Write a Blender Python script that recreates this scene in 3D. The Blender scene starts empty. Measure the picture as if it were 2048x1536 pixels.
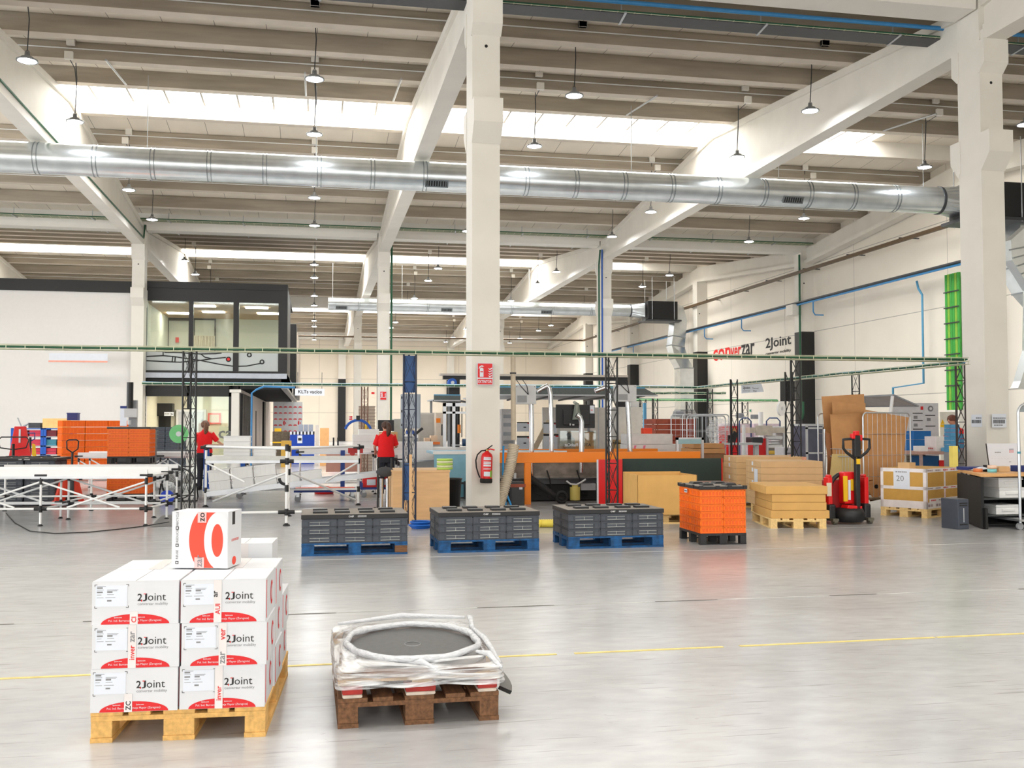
import bpy, math, random
from math import sin, cos, pi, radians as R
from mathutils import Vector, Matrix, Euler
S = bpy.context.scene
D = bpy.data
C = S.collection
random.seed(7)
# ---------------------------------------------------------------- camera
EYE = 1.48; FPX = 2030.0; PITCH = R(2.3413); YAW = R(11.0293)
cd = D.cameras.new('camera'); cam = D.objects.new('camera', cd); C.objects.link(cam)
cam.location = (0, 0, EYE); cam.rotation_euler = (R(90) + PITCH, 0, -YAW)
cd.sensor_width = 36; cd.lens = FPX / 2048 * 36; cd.clip_end = 300
S.camera = cam
# ---------------------------------------------------------------- world, light, exposure
w = D.worlds.new('sky'); S.world = w; w.use_nodes = True
w.node_tree.nodes['Background'].inputs[0].default_value = (.75, .87, 1, 1)
w.node_tree.nodes['Background'].inputs[1].default_value = 1.0
SKYP = (5.6, 9.0, 12.0, 15.0)             # brightness of the four skylight rows
def area(name, loc, sx, sy, power, col, rot=(0, 0, 0)):
    l = D.lights.new(name, 'AREA'); l.shape = 'RECTANGLE'; l.size = sx; l.size_y = sy
    l.energy = power; l.color = col
    o = D.objects.new(name, l); C.objects.link(o); o.location = loc; o.rotation_euler = rot
    return o
SKYC = (1.0, .99, .975)
# the daylight of the roof comes through the glowing skylight panels (window_1 to window_4, further down)
# fill light added behind the camera to brighten the hall, no doors there
area('rear_fill_light', (-2, -8.6, 4.2), 40, 7, 1500, (.95, .98, 1), (R(90), 0, 0))
area('side_door_daylight', (-27.4, 14, 4.2), 30, 7, 2800, (.86, .93, 1), (R(90), 0, R(-90)))
vs = S.view_settings
vs.view_transform = 'Standard'; vs.look = 'None'; vs.gamma = 1; vs.use_curve_mapping = False
vs.exposure = 0.55
# ---------------------------------------------------------------- pixel -> place (the photograph's own camera)
_cy, _sy = cos(YAW), sin(YAW)
_fw = Vector((_sy * cos(PITCH), _cy * cos(PITCH), sin(PITCH))); _rt = Vector((_cy, -_sy, 0)); _up = _rt.cross(_fw)
def ray(u, v): return _fw + _rt * ((u - 1024) / FPX) + _up * ((768 - v) / FPX)
def PY(u, v, y): r = ray(u, v); return Vector((0, 0, EYE)) + r * (y / r.y)
def PX(u, v, x): r = ray(u, v); return Vector((0, 0, EYE)) + r * (x / r.x)
def PZ(u, v, z=0.): r = ray(u, v); return Vector((0, 0, EYE)) + r * ((z - EYE) / r.z)
# ---------------------------------------------------------------- materials
def lin(c):
    return tuple((x / 255 / 12.92 if x / 255 <= .04045 else ((x / 255 + .055) / 1.055) ** 2.4) for x in c)
MATS = {}
def mat(name, rgb, rough=.5, metal=0., noise=.06, scale=8., bump=0., emit=0., alpha=1., trans=0., stretch=None, spec=None):
    if name in MATS: return MATS[name]
    m = D.materials.new(name); m.use_nodes = True; nt = m.node_tree; N = nt.nodes; b = N['Principled BSDF']
    c = lin(rgb)
    b.inputs['Roughness'].default_value = rough; b.inputs['Metallic'].default_value = metal
    b.inputs['Base Color'].default_value = (*c, 1)
    if spec is not None: b.inputs['Specular IOR Level'].default_value = spec
    if noise or bump:
        tc = N.new('ShaderNodeTexCoord'); nz = N.new('ShaderNodeTexNoise'); nz.inputs['Scale'].default_value = scale
        nz.inputs['Detail'].default_value = 5
        mp = N.new('ShaderNodeMapping'); mp.inputs['Scale'].default_value = stretch or (1, 1, 1)
        nt.links.new(tc.outputs['Object'], mp.inputs[0]); nt.links.new(mp.outputs[0], nz.inputs['Vector'])
        rp = N.new('ShaderNodeValToRGB'); e = rp.color_ramp.elements
        e[0].position = .3; e[1].position = .7
        e[0].color = (*[x * (1 - noise) for x in c], 1); e[1].color = (*[min(1, x * (1 + noise)) for x in c], 1)
        nt.links.new(nz.outputs[0], rp.inputs[0]); nt.links.new(rp.outputs[0], b.inputs['Base Color'])
        if bump:
            bp = N.new('ShaderNodeBump'); bp.inputs['Strength'].default_value = bump; bp.inputs['Distance'].default_value = .01
            nt.links.new(nz.outputs[0], bp.inputs['Height']); nt.links.new(bp.outputs[0], b.inputs['Normal'])
    if emit:
        b.inputs['Emission Color'].default_value = (*c, 1); b.inputs['Emission Strength'].default_value = emit
    if alpha < 1: b.inputs['Alpha'].default_value = alpha
    if trans: b.inputs['Transmission Weight'].default_value = trans
    MATS[name] = m; return m
def nodes(m):
    nt = m.node_tree; return nt, nt.nodes, nt.nodes['Principled BSDF']
def MX(N, nt, fac, a, b, blend='MIX'):
    x = N.new('ShaderNodeMix'); x.data_type = 'RGBA'; x.blend_type = blend
    for i, s in ((0, fac), (6, a), (7, b)):
        if isinstance(s, (int, float)): x.inputs[i].default_value = s
        elif isinstance(s, tuple): x.inputs[i].default_value = s
        else: nt.links.new(s, x.inputs[i])
    return x.outputs[2]
def math_(N, nt, op, a, b=None, c=None):
    x = N.new('ShaderNodeMath'); x.operation = op
    for i, s in enumerate((a, b, c)):
        if s is None: continue
        if isinstance(s, (int, float)): x.inputs[i].default_value = s
        else: nt.links.new(s, x.inputs[i])
    return x.outputs[0]
white_paint = mat('white_paint', (236, 232, 224), .55, noise=.03, scale=1.5)
concrete_beam = mat('painted_concrete_beam', (234, 229, 219), .6, noise=.04, scale=1.2, bump=.05)
joistm = mat('raw_concrete_joist', (168, 157, 141), .8, noise=.16, scale=2.2, bump=.2, stretch=(.25, 1, 2.5))
blackp = mat('black_paint', (24, 24, 25), .45, noise=.1)
blackplastic = mat('black_plastic', (30, 30, 32), .5, noise=.12, scale=20)
darkgrey = mat('dark_grey_metal', (58, 60, 63), .45, noise=.1)
midgrey = mat('grey_metal', (150, 152, 155), .4, noise=.06)
lightgrey = mat('light_grey_metal', (205, 207, 208), .4, noise=.04)
alu = mat('aluminium', (196, 198, 202), .3, metal=.85, noise=.05)
chrome = mat('chrome', (215, 218, 222), .1, metal=1, noise=.02)
zinc = mat('zinc_wire', (190, 194, 198), .3, metal=.8, noise=.06)
whiteplastic = mat('white_plastic', (238, 238, 237), .4, noise=.02)
whitepipe = mat('white_coated_pipe', (243, 243, 242), .3, noise=.01)
greycrate = mat('grey_crate_plastic', (72, 77, 86), .5, noise=.12, scale=12)
greycrate_d = mat('grey_crate_dark', (56, 60, 68), .55, noise=.1, scale=12)
orangec = mat('orange_crate_plastic', (255, 122, 16), .45, noise=.06, scale=10)
oranged = mat('orange_crate_edge', (238, 96, 8), .5, noise=.05)
orangeframe = mat('orange_frame_paint', (255, 138, 10), .4, noise=.02)
bluepallet = mat('blue_pallet_paint', (8, 74, 124), .65, noise=.45, scale=14, bump=.3)
blue = mat('blue_paint', (16, 84, 178), .45, noise=.05)
navy = mat('navy_plastic', (30, 50, 120), .5, noise=.06)
red = mat('red_paint', (226, 22, 24), .4, noise=.04)
redprint = mat('red_print', (222, 34, 38), .6, noise=.02)
orangeprint = mat('orange_red_print', (240, 74, 52), .6, noise=.02)
blackprint = mat('black_print', (40, 38, 38), .6, noise=.02)
greyprint = mat('grey_print', (132, 132, 134), .6, noise=.02)
whitecard = mat('white_carton', (222, 223, 226), .6, noise=.02, scale=5)
whitelabel = mat('white_label_paper', (226, 231, 240), .5, noise=.02)
taper = mat('packing_tape', (232, 226, 224), .25, noise=.04)
pinktape = mat('pink_tape', (238, 190, 188), .3, noise=.03)
card = mat('brown_cardboard', (212, 174, 126), .75, noise=.06, scale=6)
card2 = mat('tan_cardboard', (192, 142, 92), .75, noise=.07, scale=6)
card3 = mat('golden_cardboard', (218, 170, 98), .75, noise=.06, scale=5)
cardd = mat('dark_cardboard', (140, 100, 68), .8, noise=.1, scale=8)
wood = mat('pallet_wood', (226, 178, 104), .7, noise=.2, scale=6, bump=.25, stretch=(1, 6, 6))
woodnew = mat('fresh_pallet_wood', (240, 205, 140), .7, noise=.12, scale=6, bump=.2, stretch=(1, 6, 6))
woodold = mat('weathered_pallet_wood', (118, 82, 54), .8, noise=.4, scale=9, bump=.4, stretch=(1, 5, 5))
redblock = mat('red_painted_block', (168, 50, 44), .75, noise=.25, scale=16)
ply = mat('plywood', (222, 178, 128), .6, noise=.08, scale=4, stretch=(.6, 1, 4))
deskwood = mat('beech_worktop', (226, 172, 112), .45, noise=.08, scale=5, stretch=(.5, 5, 1))
galv = mat('galvanised_steel', (212, 218, 220), .26, metal=.9, noise=.1, scale=3)
galvd = mat('galvanised_seam', (150, 156, 158), .3, metal=.9, noise=.06)
greenp = mat('green_conduit', (62, 168, 64), .4, noise=.05)
greend = mat('dark_green_cable', (34, 92, 62), .5, noise=.08)
traym = mat('wire_tray_zinc', (205, 208, 180), .4, metal=.4, noise=.08)
skyb = mat('light_blue_pipe', (90, 160, 200), .4, noise=.06)
bluepipe = mat('blue_air_pipe', (60, 140, 200), .35, noise=.06)
brownpipe = mat('brown_cable_duct', (92, 72, 48), .5, noise=.1)
teal = mat('teal_plastic', (60, 140, 160), .5, noise=.05)
pink = mat('red_box_plastic', (214, 50, 78), .5, noise=.06)
yellow = mat('yellow_paint', (240, 190, 20), .5, noise=.05)
cream = mat('cream_hose', (214, 200, 178), .6, noise=.08)
greenboard = mat('dark_green_board', (46, 62, 58), .7, noise=.06, scale=30)
skin = mat('skin', (214, 158, 128), .5, noise=.04)
hair = mat('brown_hair', (74, 46, 30), .55, noise=.35, scale=40, stretch=(1, 1, .2))
redshirt = mat('red_polo_fabric', (236, 16, 24), .8, noise=.04, scale=30)
trousers = mat('dark_trousers', (34, 36, 46), .8, noise=.1)
rubber = mat('black_rubber', (22, 22, 22), .7, noise=.1)
foam = mat('dark_fabric', (70, 70, 72), .9, noise=.12, scale=40)
bluesheet = mat('light_blue_surface', (150, 200, 222), .35, noise=.04)
filmm = mat('stretch_film_white', (226, 228, 232), .2, noise=.08, scale=30, bump=1.2, alpha=.82, stretch=(1, 1, 2))
# glass
glass = D.materials.new('window_glass'); glass.use_nodes = True
nt = glass.node_tree; N = nt.nodes; N.remove(N['Principled BSDF'])
tr = N.new('ShaderNodeBsdfTransparent'); gl = N.new('ShaderNodeBsdfGlossy'); gl.inputs['Roughness'].default_value = .03
mxs = N.new('ShaderNodeMixShader'); mxs.inputs[0].default_value = .1; tr.inputs[0].default_value = (.86, .92, .9, 1)
nt.links.new(tr.outputs[0], mxs.inputs[1]); nt.links.new(gl.outputs[0], mxs.inputs[2]); nt.links.new(mxs.outputs[0], N['Material Output'].inputs[0])
frost = D.materials.new('frosted_glass'); frost.use_nodes = True
nt = frost.node_tree; N = nt.nodes; b = N['Principled BSDF']; b.inputs['Base Color'].default_value = (.62, .66, .66, 1); b.inputs['Roughness'].default_value = .5; b.inputs['Alpha'].default_value = .72
film = D.materials.new('clear_stretch_film'); film.use_nodes = True     # crinkled film: glossy over mostly clear
nt = film.node_tree; N = nt.nodes; b = N['Principled BSDF']; b.inputs['Base Color'].default_value = (.86, .87, .88, 1); b.inputs['Roughness'].default_value = .15
tc = N.new('ShaderNodeTexCoord'); mp = N.new('ShaderNodeMapping'); mp.inputs['Scale'].default_value = (1, 1, 14); nz = N.new('ShaderNodeTexNoise'); nz.inputs['Scale'].default_value = 4; nz.inputs['Detail'].default_value = 7; nz.inputs['Distortion'].default_value = .5
nt.links.new(tc.outputs['Object'], mp.inputs[0]); nt.links.new(mp.outputs[0], nz.inputs['Vector'])
rp = N.new('ShaderNodeValToRGB'); rp.color_ramp.elements[0].position = .42; rp.color_ramp.elements[0].color = (.2,) * 3 + (1,); rp.color_ramp.elements[1].position = .62; rp.color_ramp.elements[1].color = (.85,) * 3 + (1,)
nt.links.new(nz.outputs[0], rp.inputs[0]); nt.links.new(rp.outputs[0], b.inputs['Alpha'])
bp = N.new('ShaderNodeBump'); bp.inputs['Strength'].default_value = .7; bp.inputs['Distance'].default_value = .02
nt.links.new(nz.outputs[0], bp.inputs['Height']); nt.links.new(bp.outputs[0], b.inputs['Normal'])
# concrete wall panels with joints every 3.25 m
def panel_mat(name, rgb, axis):
    m = mat(name, rgb, .65, noise=.025, scale=.6); nt, N, b = nodes(m)
    src = b.inputs['Base Color'].links[0].from_socket
    tc = N.new('ShaderNodeTexCoord'); sx = N.new('ShaderNodeSeparateXYZ'); nt.links.new(tc.outputs['Object'], sx.inputs[0])
    f1 = math_(N, nt, 'FRACT', math_(N, nt, 'DIVIDE', math_(N, nt, 'SUBTRACT', sx.outputs[2], -.55), 3.25))
    l1 = math_(N, nt, 'LESS_THAN', f1, .009)
    f2 = math_(N, nt, 'FRACT', math_(N, nt, 'DIVIDE', math_(N, nt, 'ADD', sx.outputs[axis], 60.3), 6.75))
    l2 = math_(N, nt, 'LESS_THAN', f2, .0035)
    k = math_(N, nt, 'MAXIMUM', l1, l2)
    nt.links.new(MX(N, nt, k, src, (*[x * .5 for x in lin(rgb)], 1)), b.inputs['Base Color'])
    return m
wall_side = panel_mat('wall_panels_side', (243, 235, 222), 1)
wall_back = panel_mat('wall_panels_back', (242, 231, 214), 0)
# roof panels: seams across the slope and old damp stains
roofm = mat('roof_panels', (236, 226, 210), .8, noise=.06, scale=1.2, stretch=(1, .3, 1)); nt, N, b = nodes(roofm)
src = b.inputs['Base Color'].links[0].from_socket
tc = N.new('ShaderNodeTexCoord'); sx = N.new('ShaderNodeSeparateXYZ'); nt.links.new(tc.outputs['Object'], sx.inputs[0])
f = math_(N, nt, 'FRACT', math_(N, nt, 'DIVIDE', math_(N, nt, 'ADD', sx.outputs[0], 60), 1.2))
nt.links.new(MX(N, nt, math_(N, nt, 'LESS_THAN', f, .015), src, (*lin((150, 138, 124)), 1)), b.inputs['Base Color'])
# floor: polished grey concrete, streaks, scuffs
floorm = mat('polished_concrete_floor', (190, 188, 187), .3, noise=.0); nt, N, b = nodes(floorm)
tc = N.new('ShaderNodeTexCoord')
def nse(scale, st, rot=0., det=6, dist=0.):
    mp = N.new('ShaderNodeMapping'); mp.inputs['Scale'].default_value = st; mp.inputs['Rotation'].default_value = (0, 0, rot)
    nz = N.new('ShaderNodeTexNoise'); nz.inputs['Scale'].default_value = scale; nz.inputs['Detail'].default_value = det; nz.inputs['Distortion'].default_value = dist
    nt.links.new(tc.outputs['Object'], mp.inputs[0]); nt.links.new(mp.outputs[0], nz.inputs['Vector']); return nz.outputs[0]
def ramp(s, p0, p1, c0, c1):
    rp = N.new('ShaderNodeValToRGB'); e = rp.color_ramp.elements; e[0].position = p0; e[1].position = p1
    e[0].color = (*c0, 1); e[1].color = (*c1, 1); nt.links.new(s, rp.inputs[0]); return rp.outputs[0]
base = ramp(nse(.55, (1, 1, 1), .3, 4), .3, .75, lin((176, 176, 177)), lin((192, 192, 192)))
fine = ramp(nse(5, (1.0, 2.0, 1), .5, 12, 0), .3, .75, (.88, .875, .87), (1.04, 1.04, 1.04))
big = ramp(nse(1.1, (1, 1.6, 1), .4, 9), .32, .68, (.92, .92, .925), (1.03, 1.03, 1.03))
c1 = MX(N, nt, 1.0, MX(N, nt, 1.0, base, big, 'MULTIPLY'), fine, 'MULTIPLY')
spots = ramp(nse(16, (1, 2.4, 1), .5, 3, 0), .68, .8, (0, 0, 0), (.8, .8, .8))
c2 = MX(N, nt, spots, c1, (*lin((146, 140, 136)), 1))
scr = ramp(nse(3.5, (.5, 9, 1), -.45, 5), .62, .68, (0, 0, 0), (1, 1, 1))
c3 = MX(N, nt, math_(N, nt, 'MULTIPLY', scr, .45), c2, (*lin((120, 116, 114)), 1))
nt.links.new(c3, b.inputs['Base Color'])
b.inputs['Roughness'].default_value = .23
# ---------------------------------------------------------------- mesh builder
TXT = {}
def text_mesh(s, bold=False):
    k = (s, bold)
    if k not in TXT:
        cu = D.curves.new('t', 'FONT'); cu.body = s; cu.size = 1; cu.resolution_u = 2
        if bold: cu.offset = .018
        o = D.objects.new('t', cu); C.objects.link(o)
        dg = bpy.context.evaluated_depsgraph_get(); me = D.meshes.new_from_object(o.evaluated_get(dg))
        vs_ = [tuple(v.co)[:2] for v in me.vertices]; fs = [tuple(p.vertices) for p in me.polygons]
        D.objects.remove(o); D.curves.remove(cu); D.meshes.remove(me)
        xs = [v[0] for v in vs_] or [0, 1]; ys = [v[1] for v in vs_] or [0, 1]
        x0, x1, y0, y1 = min(xs), max(xs), min(ys), max(ys)
        TXT[k] = ([(x - x0, y - y0) for x, y in vs_], fs, x1 - x0, y1 - y0)
    return TXT[k]
class MB:
    def __init__(s): s.v = []; s.f = []; s.mi = []; s.sm = []
    def add(s, vs_, fs, mi=0, sm=False, M=None):
        n = len(s.v)
        s.v += [tuple(M @ Vector(p)) if M else tuple(p) for p in vs_]
        for f in fs: s.f.append(tuple(n + i for i in f)); s.mi.append(mi); s.sm.append(sm)
        return s
    def box(s, x0, x1, y0, y1, z0, z1, mi=0, M=None):
        return s.add([(x0, y0, z0), (x1, y0, z0), (x1, y1, z0), (x0, y1, z0), (x0, y0, z1), (x1, y0, z1), (x1, y1, z1), (x0, y1, z1)],
                     [(0, 3, 2, 1), (4, 5, 6, 7), (0, 1, 5, 4), (1, 2, 6, 5), (2, 3, 7, 6), (3, 0, 4, 7)], mi, False, M)
    def prism(s, poly, ax, a, b, mi=0, M=None):
        n = len(poly)
        def P(p, t): return (t, p[0], p[1]) if ax == 'x' else (p[0], t, p[1]) if ax == 'y' else (p[0], p[1], t)
        vs_ = [P(p, a) for p in poly] + [P(p, b) for p in poly]
        fs = [tuple(range(n))[::-1], tuple(range(n, 2 * n))] + [(i, (i + 1) % n, n + (i + 1) % n, n + i) for i in range(n)]
        return s.add(vs_, fs, mi, False, M)
    def cyl(s, p0, p1, r0, r1=None, n=10, mi=0, cap=True, sm=True):
        p0 = Vector(p0); p1 = Vector(p1); r1 = r0 if r1 is None else r1
        d = (p1 - p0).normalized(); a = d.orthogonal().normalized(); b_ = d.cross(a)
        vs_ = [p + (a * cos(2 * pi * i / n) + b_ * sin(2 * pi * i / n)) * r for p, r in ((p0, r0), (p1, r1)) for i in range(n)]
        s.add(vs_, [(i, (i + 1) % n, n + (i + 1) % n, n + i) for i in range(n)], mi, sm)
        if cap: s.add(vs_, [tuple(range(n))[::-1], tuple(range(n, 2 * n))], mi, False)
        return s
    def tube(s, pts, r, n=8, mi=0, cap=True):
        pts = [Vector(p) for p in pts]; m = len(pts); rs = r if isinstance(r, (list, tuple)) else [r] * m
        a = None; vs_ = []
        for i, p in enumerate(pts):
            d = (pts[min(i + 1, m - 1)] - pts[max(i - 1, 0)]).normalized()
            a = d.orthogonal().normalized() if a is None else (a - d * a.dot(d)).normalized()
            b_ = d.cross(a)
            vs_ += [p + (a * cos(2 * pi * k / n) + b_ * sin(2 * pi * k / n)) * rs[i] for k in range(n)]
        s.add(vs_, [(i * n + k, i * n + (k + 1) % n, (i + 1) * n + (k + 1) % n, (i + 1) * n + k) for i in range(m - 1) for k in range(n)], mi, True)
        if cap: s.add(vs_, [tuple(range(n))[::-1], tuple(range((m - 1) * n, m * n))], mi)
        return s
    def lathe(s, prof, c=(0, 0, 0), n=20, mi=0, M=None):
        c = Vector(c); vs_ = [c + Vector((r * cos(2 * pi * k / n), r * sin(2 * pi * k / n), z)) for r, z in prof for k in range(n)]
        return s.add(vs_, [(i * n + k, i * n + (k + 1) % n, (i + 1) * n + (k + 1) % n, (i + 1) * n + k) for i in range(len(prof) - 1) for k in range(n)], mi, True, M)
    def bar(s, p0, p1, w_, h=None, mi=0):
        p0 = Vector(p0); p1 = Vector(p1); h = h or w_; d = (p1 - p0); L = d.length; d.normalize()
        up = Vector((0, 0, 1)) if abs(d.z) < .95 else Vector((0, 1, 0))
        a = d.cross(up).normalized(); b_ = a.cross(d)
        M = Matrix((( *[d.x, a.x, b_.x], p0.x), (*[d.y, a.y, b_.y], p0.y), (*[d.z, a.z, b_.z], p0.z), (0, 0, 0, 1)))
        return s.box(0, L, -w_ / 2, w_ / 2, -h / 2, h / 2, mi, M)
    def text(s, st, o, w_=None, h=None, mi=0, ex='x', up='z', bold=False, flip=False):
        """lettering in the plane spanned by ex and up, lower left corner o, scaled to width w_ and/or height h"""
        vs_, fs, W, H = text_mesh(st, bold)
        kx = (w_ / W) if w_ else h / H; ky = (h / H) if h else kx
        ax = {'x': Vector((1, 0, 0)), '-x': Vector((-1, 0, 0)), 'y': Vector((0, 1, 0)), '-y': Vector((0, -1, 0)), 'z': Vector((0, 0, 1)), '-z': Vector((0, 0, -1))}
        e, u_ = ax.get(ex, ex), ax.get(up, up); o = Vector(o)
        return s.add([o + e * (x * kx) + u_ * (y * ky) for x, y in vs_], fs, mi)
    def bars(s, o, w_, h, mi=0, ex='x', **k):
        """a line of print too small to read: short strokes"""
        e = {'x': Vector((1, 0, 0)), '-x': Vector((-1, 0, 0)), 'y': Vector((0, 1, 0)), '-y': Vector((0, -1, 0))}[ex]; o = Vector(o); x = 0.; i = 0; z = Vector((0, 0, h))
        while x < w_ - h * .3:
            L = min(h * (.5, .8, .35, .65)[i % 4], w_ - x); a, b_ = o + e * x, o + e * (x + L); s.add([a, b_, b_ + z, a + z], [(0, 1, 2, 3)], mi); x += L + h * (.25, .2, .5)[i % 3]; i += 1
        return s
    def grid(s, fn, nu, nv, mi=0, sm=True):
        vs_ = [fn(i / nu, j / nv) for i in range(nu + 1) for j in range(nv + 1)]
        return s.add(vs_, [(i * (nv + 1) + j, (i + 1) * (nv + 1) + j, (i + 1) * (nv + 1) + j + 1, i * (nv + 1) + j + 1) for i in range(nu) for j in range(nv)], mi, sm)
    def ell(s, c, rx, rz, mi=0, n=24, a0=0, a1=2 * pi, ax='y'):
        """flat ellipse fan facing -y (or +x)"""
        pts = [(rx * cos(a0 + (a1 - a0) * i / n), rz * sin(a0 + (a1 - a0) * i / n)) for i in range(n + (0 if a1 - a0 > 6.2 else 1))]
        c = Vector(c); vs_ = [c + (Vector((x, 0, z)) if ax == 'y' else Vector((0, x, z))) for x, z in pts]
        return s.add(vs_, [tuple(range(len(vs_)))], mi)
    def build(s, name, mats, parent=None, bevel=0, loc=None):
        me = D.meshes.new(name); me.from_pydata(s.v, [], s.f); mats = mats if isinstance(mats, (list, tuple)) else [mats]
        for m in mats: me.materials.append(m)
        me.polygons.foreach_set('material_index', s.mi); me.polygons.foreach_set('use_smooth', s.sm); me.update()
        o = D.objects.new(name, me); C.objects.link(o)
        if parent: o.parent = parent
        if loc: o.location = loc
        if bevel:
            bv = o.modifiers.new('bevel', 'BEVEL'); bv.width = bevel; bv.segments = 2; bv.limit_method = 'ANGLE'
        return o
def tag(o, label=None, cat=None, group=None, kind=None):
    for k, v_ in (('label', label), ('category', cat), ('group', group), ('kind', kind)):
        if v_: o[k] = v_
    return o
def thing(name, label, cat, loc=(0, 0, 0), rz=0, group=None):
    o = D.objects.new(name, None); C.objects.link(o); o.location = loc; o.rotation_euler = (0, 0, rz); o.empty_display_size = .1
    return tag(o, label, cat, group)
def copy_tree(o, parent=None):
    c = o.copy(); C.objects.link(c)
    if parent: c.parent = parent
    for ch in KIDS(o): copy_tree(ch, c)
    return c
def KIDS(o): return [x for x in D.objects if x.parent == o]
KC = {}
def dup(o, loc=None, rz=None, label=None, group=None, scale=None):
    if o.name not in KC:
        KC[o.name] = [(k, KIDS(k)) for k in KIDS(o)]
    c = o.copy(); C.objects.link(c)
    for k, gs in KC[o.name]:
        kc = k.copy(); C.objects.link(kc); kc.parent = c
        for g in gs: gc = g.copy(); C.objects.link(gc); gc.parent = kc
    if loc is not None: c.location = loc
    if rz is not None: c.rotation_euler = (0, 0, rz)
    if label: c['label'] = label
    if group: c['group'] = group
    if scale: c.scale = scale
    return c
def struct(name, mb, m, parent=None, bevel=0):
    o = mb.build(name, m, parent, bevel)
    if not parent: o['kind'] = 'structure'
    return o
def arc(c, r, a0, a1, n=8, plane='xz'):
    out = []
    for i in range(n + 1):
        a = a0 + (a1 - a0) * i / n; p, q = r * cos(a), r * sin(a)
        out.append((c[0] + p, c[1], c[2] + q) if plane == 'xz' else (c[0], c[1] + p, c[2] + q) if plane == 'yz' else (c[0] + p, c[1] + q, c[2]))
    return out
# ================================================================ THE SETTING
XL, XR, YF, YB = -27.7, 23.4, -9.0, 99.0
XF = [-17.5, -7.3, 2.97, 13.1]          # frame lines
RY = [18.0, 45.0, 72.0]                  # column rows
def rooftop(y):                          # top of the gabled beams
    d = (y - 18) % 27; d = min(d, 27 - d); return 9.93 + .0925 * d
fl = MB().box(XL, XR, YF, YB, -.2, 0); struct('floor', fl, floorm)
# joints and tape lines on the floor
tp = MB(); x = -6.
random.seed(3)
while x < 16:
    L = random.uniform(.5, 1.6); tp.box(x, x + L, 6.44, 6.475, .0005, .003); x += L + random.choice((.02, .02, .12))
tapem = mat('yellow_floor_tape', (226, 206, 130), .6, noise=.2, scale=9)
struct('trim_1', tp, tapem)
dk = MB(); x = -3.
while x < 14: L = random.uniform(.2, .9); dk.box(x, x + L, 8.195, 8.215, .002, .003); x += L + random.uniform(.3, 2.2)
struct('trim_89', dk, mat('dark_joint_line', (120, 114, 110), .7, noise=.2))
jt = MB()
for yy, wd in ((8.2, .012), (11.45, .012), (13.6, .014), (20.2, .03)): jt.box(-12, 23, yy, yy + wd, .0005, .002)
struct('trim_2', jt, mat('pale_floor_joint', (206, 204, 202), .6, noise=.3, scale=3))
wr = MB().box(XR, XR + .3, YF, YB, 0, 12.5); struct('wall_right', wr, wall_side)
wl = MB().box(XL - .3, XL, YF, YB, 0, 12.5); struct('wall_left', wl, wall_side)
wb = MB().box(XL, XR, YB, YB + .3, 0, 12.5); struct('wall_back', wb, wall_back)
wf = MB().box(XL, XR, YF - .3, YF, 0, 12.5); struct('wall_front', wf, wall_back)
# roof
rf = MB()
for k in range(4):
    y0 = -9 + 27 * k
    def zz(d): return rooftop(y0 + d) + .46
    rf.prism([(y0, zz(0.001)), (y0 + 11.95, zz(11.95)), (y0 + 11.95, zz(11.95) + .6), (y0, zz(0) + .6)], 'x', XL, XR)
    rf.prism([(y0 + 14.72, zz(14.72)), (y0 + 27, zz(26.999)), (y0 + 27, zz(0) + .6), (y0 + 14.72, zz(14.72) + .6)], 'x', XL, XR)
    rf.box(19.4, XR, y0 + 11.95, y0 + 14.72, 11.6, 11.8); rf.box(XL, -25.7, y0 + 11.95, y0 + 14.72, 11.6, 11.8)
roof = struct('ceiling', rf, roofm)
soffit = mat('joist_soffit', (214, 203, 188), .8, noise=.06, scale=2)
JD = [2.3, 4.6, 6.9, 9.2, 11.8, 14.82, 17.35, 19.6, 21.9, 24.2]
for k in range(4):
    for d in JD:
        y = -9 + 27 * k + d; zb = rooftop(y); hh = .46 if d not in (11.8, 14.82) else .69
        j = MB().prism([(y - .15, zb), (y + .15, zb), (y + .15, zb + .1), (y + .09, zb + .16), (y + .09, zb + hh), (y - .13, zb + hh), (y - .15, zb + hh - .05)], 'x', XL, XR).box(XL, XR, y - .15, y + .15, zb - .004, zb, 1)
        struct('joist', j, [white_paint if d == 14.82 else joistm, soffit], roof)  # far skylight joist coloured white for the daylight that falls on it
# skylights
barm = mat('skylight_bar', (150, 144, 134), .6, noise=.03)
for k in range(4):
    y0 = -9 + 27 * k
    skm = mat('skylight_panel_%d' % k, (255, 254, 251), .5, noise=0, emit=SKYP[k])
    s_ = MB().add([(-25.7, y0 + 11.95, 11.74), (-25.7, y0 + 14.72, 11.74), (19.4, y0 + 14.72, 11.74), (19.4, y0 + 11.95, 11.74)], [(0, 1, 2, 3)]); so = struct('window_%d' % (k + 1), s_, skm)
    b_ = MB(); x = -25.7
    while x < 19.5: b_.box(x - .03, x + .03, y0 + 11.95, y0 + 14.72, 11.5, 11.64); x += 1.06
    struct('glazing_bar', b_, barm, so)
# columns with corbels
def column(x, y, n):
    c = MB().box(x - .25, x + .25, y - .35, y + .35, 0, 10.0)
    for s in (-1, 1):
        c.prism([(y + s * .3, 8.45), (y + s * .35, 8.45), (y + s * .52, 8.62), (y + s * .52, 9.08), (y + s * .3, 9.08)], 'x', x - .27, x + .27)
        c.prism([(y + s * .3, 6.62), (y + s * .36, 6.5), (y + s * .62, 6.82), (y + s * .62, 7.25), (y + s * .3, 7.25)], 'x', x - .26, x + .26)
    c.cyl((x, y - .352, 8.26), (x, y - .35, 8.26), .03, mi=1)
    return struct('trim_%d' % n, c, [concrete_beam, blackp], bevel=0)
n = 3
cols = {}
for y in RY:
    for x in XF: cols[(x, y)] = column(x, y, n); n += 1
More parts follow.
